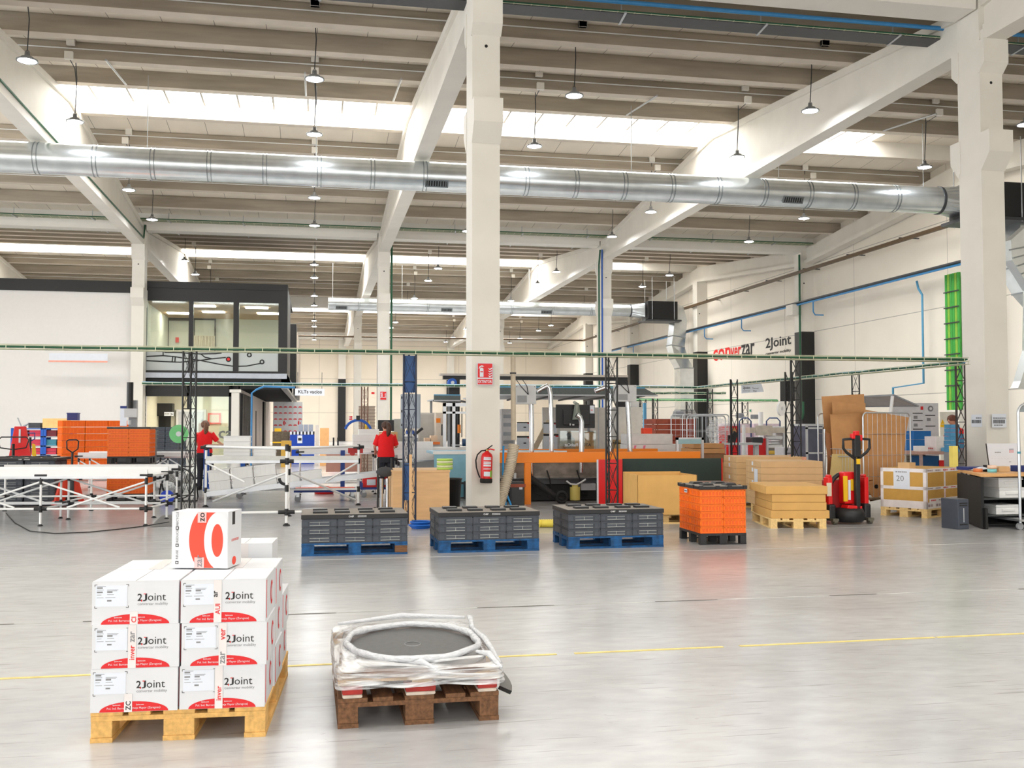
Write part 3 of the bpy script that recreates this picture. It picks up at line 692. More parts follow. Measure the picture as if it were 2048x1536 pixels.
def make_lid(L, W, label, loc, rz, pads, text=True, name='load_cover', rim=.048):
    t = thing(name, label, 'pallet lid', loc, rz)
    b_ = MB().box(0, L, 0, W, .0, rim).box(.004, L - .004, .004, W - .004, rim, rim + .004, 1)
    if text: b_.text('CHEP', (L * .44, -.001, .016), h=.018, mi=2, bold=True).bars((L * .525, -.001, .027), .1, .006, 2).bars((L * .525, -.001, .016), .1, .006, 2)
    b_.build('cover', [blackplastic, mat('lid_top_lit_grey', (142, 134, 125), .7, noise=.12, scale=30), mat('white_print', (235, 235, 235), .5)], t, bevel=.004)  # top paler than the black sides: light from above put into the colour
    for (x, y, a, b2) in pads: MB().box(x, x + a, y, y + b2, rim + .004, rim + .026).box(x + .003, x + a - .003, y + .003, y + b2 - .003, rim + .026, rim + .028, 1).build('raised_pad', [blackplastic, darkgrey], t)
    return t
PADS = [(x, y, .17, .13) for y in (.14, .5) for x in (.13, .38, .66, .9)]
def place_crate(proto, p, z, rz, label, group):
    c = proto if proto.name not in used_c else proto.copy()
    if proto.name in used_c: C.objects.link(c)
    used_c.add(proto.name)
    c.location = (p.x, p.y, z); c.rotation_euler.z = rz; return tag(c, label, 'crate', group)
def load(loc, rz, proto, cw, cdp, nx, ny, nz, z0, where, colour):
    o = D.objects.new('tmp', None); o.location = loc; o.rotation_euler.z = rz
    for k in range(nz):
        for j in range(ny):
            for i in range(nx):
                if j > 0 and 0 < i < nx - 1: continue
                cn = ('left', 'right') if nx == 2 else ('left', 'middle', 'right')
                place_crate(proto, local(o, i * cw + .001, j * cdp + .001), loc[2] + z0 + k * .0905, rz, '%s crate, %s layer, %s %s stack %s' % (colour, LAY[k], ('front', 'back')[j], cn[i], where), '%s crates %s' % (colour, where))
    D.objects.remove(o)
for (x, y, rz, nm) in ((-.13, 11.79, 0, 'left'), (1.43, 11.78, R(1), 'middle'), (3.0, 11.87, 0, 'right')):
    make_pallet(bluepallet, 'worn blue wooden pallet under the %s load of grey crates' % nm, (x, y, 0), rz, patch=woodold if nm == 'left' else None)
    load((x, y, 0), rz, gc, .4, .4, 3, 2, 3, .145, 'on %s blue pallet' % nm, 'dark grey')
    make_lid(1.21, .81, 'flat black lid with raised pads on the %s load of grey crates' % nm, (x - .005, y - .005, .145 + .272), rz, PADS)
# ---- legged black plastic pallets with orange crates
def make_blackpallet(label, loc, rz, L=.6, W=.8):
    t = thing('plastic_pallet', label, 'pallet', loc, rz)
    d = MB().box(0, L, 0, W, .11, .14)
    for i in range(7): d.box(.02 + i * .087, .03 + i * .087, -.002, 0, .112, .138)
    d.build('deck', blackplastic, t, bevel=.004)
    for x in (0, L / 2 - .05, L - .08):
        for y in (0, W / 2 - .05, W - .08): MB().box(x, x + (.08 if x != L / 2 - .05 else .1), y, y + .08, 0, .11).build('foot', blackplastic, t, bevel=.004)
    for y in (0, W - .03): MB().box(0, L, y, y + .03, 0, .012).build('skid', blackplastic, t)
    return t
def stud_lid(label, loc, rz):
    t = thing('load_cover', label, 'pallet lid', loc, rz)
    l = MB().box(-.01, .61, -.01, .81, 0, .035)
    for x in (-.015, .2, .36, .56):
        for y in (-.018, .79): l.box(x, x + .05, y, y + .025, .005, .045)
    for y in (.2, .55): l.box(-.018, 0, y, y + .05, .005, .045).box(.6, .618, y, y + .05, .005, .045)
    l.box(0, .6, 0, .8, .035, .039, 1)
    l.build('cover', [blackplastic, MATS['lid_top_lit_grey']], t)
    for x in (.08, .38):
        for y in (.12, .5): MB().prism([(x, .039), (x + .15, .039), (x + .13, .065), (x + .02, .065)], 'y', y, y + .16).build('raised_pad', blackplastic, t)
    return t
make_blackpallet('black plastic pallet with feet under the orange crates, right of the grey loads', (4.71, 11.96, 0), R(-1.5))
load((4.71, 11.96, 0), R(-1.5), oc, .3, .4, 2, 2, 6, .141, 'on right black pallet', 'orange')
stud_lid('black lid with pads on the orange crates right of the grey loads', (4.71, 11.96, .141 + .545), R(-1.5))
lb = MB().box(-.002, 0, 0, .1, 0, .045).bars((-.003, .09, .012), .08, .02, 1, '-y'); o = lb.build('paper_sheet', [whitelabel, blackprint], None, loc=local(cp, 0, 0)); o.location = (4.708, 12.4, .62); tag(o, 'small white paper label on the side of the front orange crates', 'label')
# lower and upper load of orange crates behind the pipe tables
ox, oy = -3.98, 21.1
make_blackpallet('black plastic pallet under the lower orange crates behind the pipe table', (ox, oy, 0), R(-2), .8, .6)
load((ox, oy, 0), R(-2), oc_, .4, .3, 2, 2, 6, .141, 'of lower load behind table', 'orange')
make_blackpallet('black plastic pallet carried by the lower orange load behind the pipe table', (ox, oy, .73), R(-2), .8, .6)
load((ox, oy, .73), R(-2), oc_, .4, .3, 2, 2, 6, .141, 'of upper load behind table', 'orange')
for z, nm in ((.141 + .545, 'lower'), (.73 + .141 + .545, 'upper')):
    t = make_lid(.82, .62, 'thin black lid on the %s load of orange crates behind the pipe table' % nm, (ox - .01, oy - .01, z), R(-2), [], False, rim=.03)
# grey crate load at the far left
for k, x in enumerate((-5.75, -5.2)):
    for j in range(2):
        for i in range(9):
            place_crate(gc, Vector((x, 20.0 + j * .42, 0)), .02 + i * .0905, R(-4), 'grey crate, %s layer, %s %s stack, far left behind pipe table' % (LAY[i], ('front', 'back')[j], ('left', 'right')[k]), 'dark grey crates at the far left').scale = (1.34, 1, 1)
make_lid(1.2, .84, 'black lid with pads on the grey crates at the far left', (-5.82, 19.99, .835), R(-4), PADS)
# ---- brown cartons on pale pallets
def carton(name, label, cat, loc, rz, dx, dy, dz, m, group=None, tape=None, extra=None, bevel=.004):
    t = thing(name, label, cat, loc, rz, group)
    b_ = MB().box(0, dx, 0, dy, 0, dz)
    if extra: extra(b_)
    b_.build('box', [m, whitelabel, blackprint, redprint], t, bevel=bevel)
    if tape: MB().box(0, dx, dy / 2 - .025, dy / 2 + .025, dz, dz + .001).build('tape_strip', tape, t)
    return t
pb = make_pallet(woodnew, 'pale pallet under the tall plain brown carton', (4.72, 14.66, 0), R(-2), L=.95)
t = thing('brown_carton', 'large plain open-topped brown carton beside the orange crates', 'carton', (4.74, 14.55, .146), R(-2))
c = MB()
hx, hy, hz = .93, .8, .59
c.box(0, hx, 0, .012, 0, hz).box(0, hx, hy - .012, hy, 0, hz + .02).box(0, .012, 0, hy, 0, hz + .01).box(hx - .012, hx, 0, hy, 0, hz).box(.012, hx - .012, .012, hy - .012, .0, .3)
c.build('box', card3, t)
pc = make_pallet(woodnew, 'pale pallet under the golden cartons beside the red pallet truck', (7.23, 13.5, 0), R(78))
for i in range(4):
    o_ = .05 if i == 3 else .0
    carton('flat_carton', 'flat golden carton, %s of the stack beside the red pallet truck' % ('lowest', 'second from the bottom', 'third from the bottom', 'topmost')[i], 'carton', (6.45 + (.01, .03, .03, -.06)[i], 13.68, .146 + i * .116), R(-12), (.84, .78, .77, .88)[i], 1.12, .113, card3, 'flat golden cartons stacked beside the red pallet truck', None)
# tall stacks of flat cartons behind
for (u0, u1, y, n_, hh, nm) in ((1522, 1637, 15.75, 7, .106, 'right'), (1473, 1600, 17.3, 7, .11, 'left')):
    x, x_ = PY(u0, 950, y).x, PY(u1, 950, y).x; L_ = (x_ - x)
    make_pallet(woodnew, 'pale pallet under the %s tall stack of flat brown cartons' % nm, (x + .04, y + .02, 0), R(-10), L=L_ * .95)
    for i in range(n_):
        t = carton('flat_carton', 'flat brown carton, %s from the bottom of the tall %s stack' % (ORD[i], nm), 'carton', (x, y, .146 + i * hh), R(-10), L_, 1.0, hh - .002, card, 'flat brown cartons of the tall %s stack' % nm)
        if i in (3, 5, 6): MB().box(-.002, 0, .5, .6, .02, .085).build('paper_label', whitelabel, t)
o = MB().box(-.004, 0, .2, .42, 0, .25).build('paper_sheet', whitelabel, loc=(PY(1522, 950, 15.75).x - .002, 15.75, .5)); o.rotation_euler.z = R(-10); tag(o, 'torn white paper sheet stuck to the tall right carton stack', 'paper')
# pile of brown corrugated sheets
ps = make_pallet(woodnew, 'pale pallet under the pile of brown corrugated sheets', (5.72, 14.62, 0), 0, L=.68)
random.seed(11)
t = thing('open_carton', 'low open brown carton tray under the corrugated sheets', 'carton', (5.68, 14.5, .146), 0)
c = MB().box(0, .68, 0, .8, 0, .012).box(0, .68, 0, .01, 0, .1).box(0, .01, 0, .8, 0, .1).box(.67, .68, 0, .8, 0, .1).box(0, .68, .79, .8, 0, .1)
c.add([(0, 0, .1), (.68, 0, .1), (.7, -.06, .15), (-.03, -.06, .15)], [(0, 1, 2, 3)])
c.build('tray', cardd, t)
for i in range(14):
    o = MB().box(0, .56, 0, .6, 0, .022).build('corrugated_sheet', mat('red_brown_board', (128, 88, 72), .8, noise=.2, scale=6), loc=(5.76 + random.uniform(-.02, .02), 14.58, .165 + i * .0325))
    o.rotation_euler.z = R(random.uniform(-3, 3)); tag(o, 'red-brown corrugated sheet, %s from the bottom of the pile by the orange crates' % ORD[i], 'sheet', 'red-brown corrugated sheets piled by the orange crates')
# ================================================================ PRODUCTION AREA
TY, TZ = 15.4, 2.56                     # front tray line
TRX = PY(1930, 720, TY).x               # right corner of the tray rectangle
def mast(label, x, y, zt, w_=.24, m=None, name='lattice_mast'):
    m = m or blackp; t = thing(name, label, 'mast', (x, y, 0))
    h = w_ * .42; P = [(-h, -h * .58), (h, -h * .58), (0, h * 1.15)]
    for px, py in P: MB().cyl((px, py, .01), (px, py, zt), .015, n=6).build('upright', m, t)
    b_ = MB(); n_ = max(3, int(zt / .38)); dz = (zt - .05) / n_
    for i in range(n_):
        z0 = .05 + i * dz
        for a in range(3):
            p, q = P[a], P[(a + 1) % 3]
            b_.cyl((*p, z0), (*q, z0 + dz), .005, n=4, cap=False).cyl((*q, z0), (*p, z0 + dz), .005, n=4, cap=False)
            if i % 1 == 0: b_.cyl((*p, z0), (*q, z0), .008, n=4, cap=False)
    b_.build('lattice_bracing', m, t)
    MB().box(-h - .05, h + .05, -h, h + .05, 0, .012).build('foot_plate', m, t)
    return t
def tray(name_label, p0, p1, cables, w_=.2, cat='cable tray', step=.25):
    p0 = Vector(p0); p1 = Vector(p1); d = (p1 - p0); L = d.length; a = math.atan2(d.y, d.x)
    t = thing('wire_cable_tray', name_label, cat, p0, a)
    b_ = MB()
    for y, z in ((-w_ / 2, 0), (0, 0), (w_ / 2, 0), (-w_ / 2, .06), (w_ / 2, .06)): b_.cyl((0, y, z), (L, y, z), .006, n=5, cap=False)
    x = 0
    while x < L:
        b_.bar((x, -w_ / 2, 0), (x, w_ / 2, 0), .009).bar((x, -w_ / 2, 0), (x, -w_ / 2, .06), .009).bar((x, w_ / 2, 0), (x, w_ / 2, .06), .009); x += step
    b_.build('wire_basket', traym, t)
    random.seed(int(L * 10))
    for k, (cm, r) in enumerate(cables):
        y = -w_ / 2 + .03 + k * .05
        pts = [(i * L / 30, y + random.uniform(-.01, .01), .012 + r + random.uniform(0, .012)) for i in range(31)]
        MB().tube(pts, r, 6).build('cable', cm, t)
    return t
tray('long wire cable tray crossing the hall on the front row of lattice masts', (-9.5, TY, TZ), (TRX, TY, TZ), [(greend, .014), (greend, .012), (mat('grey_cable', (180, 182, 176), .5), .01)])
T2Y = 27.2; T2Z = PY(900, 774, T2Y).z
x2 = PY(1395, 775, T2Y).x
tray('wire cable tray crossing the hall behind, with a pale blue pipe', (PY(285, 772, T2Y).x, T2Y, T2Z), (x2, T2Y, T2Z), [(greend, .02), (skyb, .03), (skyb, .03)])
tray('wire cable tray running towards the back on the right side', (x2, T2Y, T2Z), (TRX, TY, TZ + .02), [(greend, .016), (skyb, .02)])
tray('green cable tray crossing the right work area behind the printers', (x2 - .8, 33, 2.3), (x2 + 5.2, 33, 2.3), [(mat('mid_green_cable', (70, 150, 90), .5), .03), (greend, .04)])
tray('green wire tray running deep between the far lattice masts', (x2 - 1, 29.5, 2.42), (x2 + 1.6, 29, 2.5), [(greend, .03)])
mast('black lattice mast in front of the left woman', PY(377, 1000, TY).x, TY, TZ, .22)
mA = mast('dark blue-black lattice mast holding the grey cable boxes, centre left', PY(818, 1000, TY).x, TY, TZ, .22, mat('blue_black_paint', (36, 44, 66), .5, noise=.1))
mast('black lattice mast in front of the red board', PY(1222, 1000, TY).x, TY, TZ, .22)
mast('black lattice mast standing among the brown carton stacks', PY(1591, 1000, 17.2).x, 17.2, TZ + .15, .22)
mast('dark lattice mast beside the right column', PY(1922, 1000, 16.4).x, 16.4, TZ + .1, .2, mat('brown_black_paint', (52, 42, 40), .5))
for (u, y, zt, lab) in ((1468, 21.5, T2Z, 'black lattice mast between the roll cage and the red printer'), (1712, 19.5, 2.62, 'black lattice mast above the cardboard cage'), (1578, 19.8, 2.6, 'black lattice mast with a cable drum and black box, right of the printers'),
                     (1420, 27.3, T2Z, 'lattice mast at the corner of the rear cable tray'), (1310, 29.5, 2.3, 'far lattice mast with a black cap beside the blue pole'), (1285, 30.5, 2.3, 'far thin lattice mast beside the blue pole'),
                     (1378, 33, 2.3, 'far lattice mast behind the brown crate stack'), (1490, 33, 2.3, 'far lattice mast behind the printers'), (728, 27.3, T2Z, 'brown lattice mast beside the yellow hose, left of centre')):
    mast(lab, PY(u, 1000, y).x, y, zt, .2 if y < 30 else .26, mat('brown_paint', (120, 84, 66), .5) if u == 728 else None)
# things carried by the centre left mast
t = thing('cable_cabinet', 'blue sheet panel fixed high inside the centre left mast', 'panel', (mA.location.x, TY + .02, 1.98)); MB().box(-.09, .09, 0, .02, 0, .56).build('panel', mat('blue_panel', (44, 84, 138), .5), t)
t = thing('cable_cabinet', 'blue sheet panel fixed low inside the centre left mast', 'panel', (mA.location.x, TY + .02, .35)); MB().box(-.09, .03, 0, .02, 0, .56).build('panel', MATS['blue_panel'], t)
cab = thing('control_cabinet', 'grey control cabinet behind the centre left mast', 'cabinet', (PY(803, 900, 17.2).x, 17.2, 0))
zt, zb = PY(800, 788, 17.2).z, PY(800, 857, 17.2).z
MB().box(0, .32, 0, .22, zb, zt).box(.02, .3, -.01, 0, zb + .02, zt - .02).build('housing', mat('blue_grey_enclosure', (150, 160, 172), .45, noise=.03), cab, bevel=.01)
for z in (zb + .06, (zb + zt) / 2, zt - .06): MB().box(-.01, .01, -.02, .01, z - .02, z + .02).build('hinge', darkgrey, cab)
MB().cyl((.16, .1, 0), (.16, .1, zb), .03, n=8).build('stand', midgrey, cab)
o = MB().box(0, .04, 0, .02, 0, 1.05).build('wooden_lath', ply, loc=(PY(818, 1060, 15.1).x, 15.1, 0)); tag(o, 'narrow wooden lath leaning at the foot of the centre left mast', 'lath')
# blue pipe drop at the left of the work area
bx = PY(503, 850, 27).x
pipe('air_pipe', 'blue compressed air pipe dropping beside the black slats', 'pipe', [(PY(590, 775, 27).x, 27, PY(590, 775, 27).z), (PY(528, 773, 27).x, 27, PY(528, 773, 27).z), (bx + .12, 27, PY(508, 779, 27).z), (bx, 27, PY(503, 786, 27).z), (bx, 27, .0)], .026, bluepipe)
# ---------------------------------------------------------------- pipe-and-joint tables
def joints(t, pts, r=.026, L=.05, ax='z'):
    for p in pts:
        p = Vector(p); d = {'x': Vector((L, 0, 0)), 'y': Vector((0, L, 0)), 'z': Vector((0, 0, L))}[ax]
        MB().cyl(p - d, p + d, r, n=8).build('joint_clamp', blackplastic, t)
def pipe_table(label, loc, rz, L, W, H, xs, braces=True, top=.12, slab=True):
    t = thing('pipe_table', label, 'table', loc, rz)
    t_ = MB()
    if slab: t_.box(-.02, L + .02, -.02, W + .02, H - top, H - top + .03)
    for y in (0, W): t_.box(-.02, L + .02, y - .015, y + .015, H - top, H)
    t_.build('table_top', whitepipe, t, bevel=.004)
    MB().box(0, L, -.022, -.016, H - top - .015, H - top + .02).build('edge_profile', alu, t)
    for x in xs:
        for y in (0, W):
            MB().cyl((x, y, .02), (x, y, H - top), .018, n=8).build('leg', whitepipe, t)
            MB().lathe([(0, 0), (.04, 0), (.04, .008), (.015, .03), (.0, .03)], (x, y, 0), n=10).build('foot', blackplastic, t)
    for y in (0, W): MB().cyl((0, y, .25), (L, y, .25), .016, n=8).build('rail', whitepipe, t)
    for x in xs: MB().cyl((x, 0, .25), (x, W, .25), .016, n=8).build('rail', whitepipe, t)
    if braces:
        for y in (0, W):
            for i in range(len(xs) - 1):
                a, b_ = xs[i], xs[i + 1]; m_ = (a + b_) / 2
                for p, q in (((b_, y, H - top - .06), (a + .25 * (b_ - a), y, .27)), ((a, y, H - top - .06), (b_ - .25 * (b_ - a), y, .27))): MB().cyl(p, q, .015, n=8).build('brace', whitepipe, t)
    j = t
    for y in (0, W):
        for x in xs:
            joints(j, [(x, y, .25), (x, y, H - top - .05)]); joints(j, [(x, y, .25), (x, y, H - top + .03)], L=.09, ax='x')
            joints(j, [(x, y, .25)], ax='y')
    return t
pipe_table('white pipe-frame table with crossed braces at the left front', (-5.45, 16.3, 0), R(-8.5), 3.05, 1.05, .83, [0, 1.52, 3.05])
pipe_table('second white pipe-frame table close behind the left front one', (-5.4, 17.5, 0), R(-6), 2.9, 1.5, .8, [0, 1.45, 2.9], braces=False, slab=False)
pipe_table('white pipe-frame table in front of the orange crate wall', (-5.3, 24.85, 0), R(-2), 2.7, 1.0, .86, [0, .9, 1.8, 2.7])
pipe_table('short white pipe-frame table in front of the left woman', (-2.2, 22.6, 0), 0, .75, .8, .82, [0, .75], braces=False)
o = MB().box(0, 1.25, 0, .3, 0, .03).build('plastic_tray', greycrate, loc=(-3.85, 24.9, .872)); tag(o, 'dark grey plastic tray lying on the table behind the left mast', 'tray')
# angled flow rack, centre left
F0 = Vector((-.39, 15.45, 0)); FL = Vector((-1.93, 19.3, 0)); FR = Vector((.82, 19.15, 0)); FB = Vector((-.4, 17.05, 0))
t = thing('flow_rack', 'white pipe-frame flow rack with sloping roller track, centre left', 'rack')
def Z3(p, z): return (p.x, p.y, z)
for p, zt in ((F0, 1.18), (FL, 1.1), (FR, 1.1), (FB, 1.15)):
    MB().cyl(Z3(p, .02), Z3(p, zt), .022, n=10).build('post', whitepipe, t); MB().lathe([(0, 0), (.055, 0), (.05, .012), (.02, .04), (0, .04)], p, n=12).build('foot', blackplastic, t)
for a, b_, z in ((FL, FR, 1.08), (FL, FR, .82), (FL, FR, .3)): MB().cyl(Z3(a, z), Z3(b_, z), .02, n=8).build('rail', whitepipe, t)
for p, q, z in ((F0, FB, .95), (F0, FB, .3), (FB, FL, 1.1), (FB, FR, 1.1)): MB().cyl(Z3(p, z), Z3(q, z), .02, n=8).build('rail', whitepipe, t)
MB().cyl((F0.x - .85, F0.y, .2), (F0.x + .85, F0.y, .2), .02, n=8).build('rail', whitepipe, t)
for q in (FL, FR):
    MB().cyl((FB.x, FB.y, .72), (q.x * .93, q.y, .1), .019, n=8).build('brace', whitepipe, t)
    MB().cyl(Z3(q, .8), ((q.x + FB.x) / 2, (q.y + FB.y) / 2, .5), .017, n=8).build('brace', whitepipe, t)
j = t; joints(j, [Z3(F0, .2), Z3(F0, .95), Z3(F0, 1.15), Z3(F0, .55), Z3(FL, .82), Z3(FL, 1.08), Z3(FR, .82), Z3(FR, 1.08), Z3(FL, .3), Z3(FR, .3), Z3(FB, .72), Z3(FB, 1.1)], .03, .05); joints(j, [Z3(F0, .2)], .03, .12, 'x'); joints(j, [Z3(F0, .95), Z3(FL, 1.08), Z3(FR, 1.08)], .03, .1, 'x')
MB().tube(arc((FB.x - .05, FB.y, .62), .1, R(180), R(300), 6), .025, 8).build('curved_joint', blackplastic, t)
# shelf at working height, sloping track
d = (FR - FL)
s_ = MB(); a = math.atan2(d.y, d.x); M_ = Matrix.Translation(Z3(FL, .86)) @ Matrix.Rotation(a, 4, 'Z')
s_.box(0, d.length, -.05, .7, 0, .03, 0, M_).box(0, d.length, -.06, -.04, -.05, .06, 0, M_); s_.build('shelf', mat('pale_shelf', (222, 222, 218), .5), t)
MB().box(0, d.length, -.07, -.06, -.07, -.02, 0, M_).build('shelf_edge', alu, t)
M2 = Matrix.Translation((FL.x + .05, FL.y - .3, .2)) @ Matrix.Rotation(R(-6.2), 4, 'Y')
tr_ = MB().box(0, 3.15, 0, .03, 0, .09, 0, M2).box(0, 3.15, .5, .53, 0, .09, 0, M2).box(0, 3.15, .03, .5, .02, .03, 1, M2)
for i in range(40): tr_.box(.03 + i * .078, .055 + i * .078, .04, .49, .03, .045, 1, M2)
tr_.build('roller_track', [alu, lightgrey], t)
# white crates: five on the sloping track, stacks on the shelf
wc = MB().box(.01, .38, .01, .29, 0, .195).box(0, .39, 0, .3, .175, .2).box(.02, .37, .02, .28, .2, .201)
for i in range(5): wc.box(.02 + i * .085, .028 + i * .085, .004, .01, .02, .17)
wc = wc.build('storage_bin', whiteplastic)
first = True
for i in range(5):
    o = wc if first else wc.copy()
    if not first: C.objects.link(o)
    first = False
    p = M2 @ Vector((.04 + i * .41, .1, .05)); o.location = p; o.rotation_euler = (0, R(-6.2), 0)
    tag(o, 'white plastic bin on the sloping roller track, %s from the left' % ORD[i], 'bin', 'white bins on the sloping roller track')
    if i in (0, 1, 2):
        o2 = wc.copy(); C.objects.link(o2); p = M2 @ Vector((.04 + i * .41, .1, .255)); o2.location = p; o2.rotation_euler = (0, R(-6.2), 0)
        tag(o2, 'white plastic bin in the upper layer on the sloping track, %s from the left' % ORD[i], 'bin', 'white bins on the sloping roller track')
ci = MB().box(.01, .48, .01, .38, 0, .15).box(0, .49, 0, .39, .12, .135).box(0, .49, 0, .39, .15, .16).build('storage_bin', whiteplastic)
for i in range(4):
    o = ci if i == 0 else ci.copy()
    if i: C.objects.link(o)
    o.location = (FL.x + .28, FL.y + .2 - i * .0, .895 + i * .098); o.scale.z = .6
    tag(o, 'low white bin in the tall stack on the rack shelf, %s from the bottom' % ORD[i], 'bin', 'low white bins stacked on the rack shelf')
for i, (u, zz) in enumerate(((520, .9), (520, .99))):
    o = ci.copy(); C.objects.link(o); o.location = (PY(506, 900, 19.5).x, 19.5, zz); o.scale = (.85, 1, .6); tag(o, 'low white bin beside the tall stack on the rack shelf, %s one' % ('lower', 'upper')[i], 'bin', 'low white bins stacked on the rack shelf')
# rear rack with the long white boxes in front of the right woman
pipe_table('white pipe-frame packing bench in front of the right woman', (PY(600, 900, 22.2).x, 22.2, 0), R(0), 3.35, .75, 1.0, [0, 1.6, 3.35], braces=False)
for i, (u0, u1, y, z0, z1) in enumerate(((706, 752, 22.3, 1.0, 1.28), (718, 758, 22.35, 1.28, 1.4), (785, 866, 21.9, .84, 1.13))):
    a, b_ = PY(u0, 900, y).x, PY(u1, 900, y).x
    o = MB().box(0, b_ - a, 0, .4, 0, z1 - z0).box(0, b_ - a, -.004, 0, (z1 - z0) * .45, (z1 - z0) * .47, 1).build('white_box', [whiteplastic, lightgrey], loc=(a, y, z0)); tag(o, ('low white box on the packing bench left of the right woman', 'upper white box on the packing bench left of the right woman', 'long white box behind the centre left mast')[i], 'box')
pipe_table('white pipe-frame table carrying the long white box behind the mast', (PY(797, 900, 21.85).x, 21.85, 0), 0, .95, .6, .84, [0, .95], braces=False)
u = PY(700, 903, 21.5); t = thing('red_clamp', 'red clamping device on the right end of the rack', 'clamp', (u.x - .1, 19.6, .93)); MB().box(0, .28, 0, .12, .02, .16).cyl((.08, -.02, .02), (.08, .14, .02), .05).build('body', mat('dark_red_paint', (170, 34, 34), .5), t)
t = thing('blue_strap_reel', 'blue round strap reel on the packing bench behind the rack', 'reel', (PY(716, 890, 22.9).x, 22.95, 1.4)); MB().tube(arc((0, 0, -.1), .3, R(20), R(160), 10), .03, 8).build('reel', blue, t); MB().box(-.04, .04, -.05, .05, .2, .3).build('knob', blackplastic, t)
# ---------------------------------------------------------------- blue trolleys
def trolley(label, loc, L, W, H, m, zdeck, deckm):
    t = thing('trolley', label, 'trolley', loc)
    for x in (0, L):
        for y in (0, W): MB().box(x - .025, x + .025, y - .025, y + .025, zdeck, H).build('upright', m, t)
    MB().box(-.025, L + .025, -.025, W + .025, zdeck - .04, zdeck).build('base_frame', m, t)
    if deckm: MB().box(0, L, 0, W, zdeck, zdeck + .03).build('deck', deckm, t)
    for x in (.05, L - .05):
        for y in (.05, W - .05):
            MB().cyl((x, y - .02, .06), (x, y + .02, .06), .06, n=12).build('wheel', midgrey, t); MB().box(x - .03, x + .03, y - .03, y + .03, .09, zdeck - .04).build('wheel_bracket', zinc, t)
    return t
a = trolley('blue tall-framed trolley behind the left end of the rack', (-2.15, 21.3, 0), .72, .6, 1.05, blue, .2, None)
MB().box(-.03, .75, -.03, .63, 1.05, 1.09).build('wooden_top', mat('red_brown_top', (150, 110, 92), .6), a)
trolley('low blue trolley with orange deck under the roller track', (PZ(590, 1004).x, 20.2, 0), 1.15, .5, .24, mat('trolley_blue', (36, 62, 140), .5), .22, mat('orange_deck', (232, 104, 74), .5))
trolley('blue trolley carrying red boxes, right of the rack', (PY(724, 990, 21).x, 21.2, 0), .75, .5, .3, MATS['trolley_blue'], .2, None)
for i in range(2):
    o = MB().box(0, .32, 0, .4, 0, .26).box(-.005, .325, -.005, .405, .24, .27).box(.08, .26, -.003, 0, .04, .16, 1).build('red_bin', [pink if 0 else red, whitelabel], loc=(PY(726, 990, 21.2).x + i * .36, 21.25, .205)); tag(o, 'red bin with white sheet on the blue trolley, %s one' % ('left', 'right')[i], 'bin')
o = MB().lathe([(0, 0), (.2, 0), (.22, .1), (.1, .16), (0, .16)], n=16).build('red_dish', red, loc=(PY(648, 1000, 22.5).x, 22.5, 0)); tag(o, 'low red round foot on the floor under the roller track', 'base')
bp_ = MB().box(0, .09, 0, .09, 0, .95).build('blue_post', mat('trolley_blue2', (28, 62, 140), .5), loc=(PY(681, 950, 22).x, 22, 0)); tag(bp_, 'dark blue square post behind the rack, left of the right woman', 'post')
o = MB().box(0, .8, 0, .02, 0, .55).build('board', mat('salmon_board', (236, 178, 160), .6), loc=(PY(652, 925, 23.6).x, 23.6, .42)); tag(o, 'salmon coloured board hanging behind the rack', 'board')
# sack truck with foam seat
t = thing('sack_truck', 'black sack truck with loop handle and dark seat pad, before the plywood box', 'sack truck', (PY(769, 1000, 16.6).x, 16.6, 0))
for x in (-.11, .11): MB().cyl((x, 0, .02), (x, 0, .95), .016, n=8).build('side_tube', blackp, t)
MB().tube([(-.11, 0, .95)] + arc((0, 0, .95), .11, pi, 0, 10), .016, 8).build('loop_handle', blackp, t)
o = MB().lathe([(0, -1), (.5, -.85), (.85, -.5), (1, 0), (.85, .5), (.5, .85), (0, 1)], n=20).build('seat_pad', foam, t, loc=(0, -.12, .735)); o.scale = (.15, .05, .085)
for x in (-.05, .05): MB().cyl((x, .03, .05), (x, .03, .62), .03, n=8).build('gas_strut', chrome, t)
for x in (-.15, .15): MB().cyl((x - .02, .05, .08), (x + .02, .05, .08), .08, n=14).build('wheel', rubber, t)
MB().box(-.14, .14, -.2, .02, .005, .02).build('toe_plate', blackp, t)
# plywood box, tapes, bin
pw = PY(786, 1000, 16.1).x; pe = PY(899, 1000, 16.1).x
t = thing('plywood_box', 'large plywood crate behind the left and middle grey loads', 'box', (pw, 16.1, 0))
zt = PY(840, 941, 16.1).z
MB().box(0, pe - pw, 0, 1.1, 0, zt - .02).build('panels', ply, t); MB().box(-.01, pe - pw + .01, -.01, 1.11, zt - .03, zt).build('lid', ply, t)
for i, m in enumerate((mat('lime_tape', (170, 206, 90), .4), mat('pale_tape', (214, 218, 176), .4), MATS['lime_tape'], MATS['pale_tape'], MATS['lime_tape'])):
    o = MB().lathe([(.05, 0), (.13, 0), (.13, .034), (.05, .034), (.05, 0)], n=28).build('tape_roll', m, loc=(PY(888, 930, 16.5).x, 16.4, zt + .001 + i * .035)); tag(o, 'green tape roll, %s of the pile on the plywood box' % ('lowest', 'second lowest', 'middle', 'second highest', 'top')[i], 'tape roll', 'tape rolls piled on the plywood box')
t = thing('waste_bin', 'black tapered waste bin beside the central column', 'bin', (PY(908, 1000, 16.6).x, 16.9, 0)); MB().lathe([(0, 0), (.13, 0), (.17, .58), (.18, .58), (.18, .6), (.16, .6), (.13, .05)], n=20).build('tub', blackplastic, t)
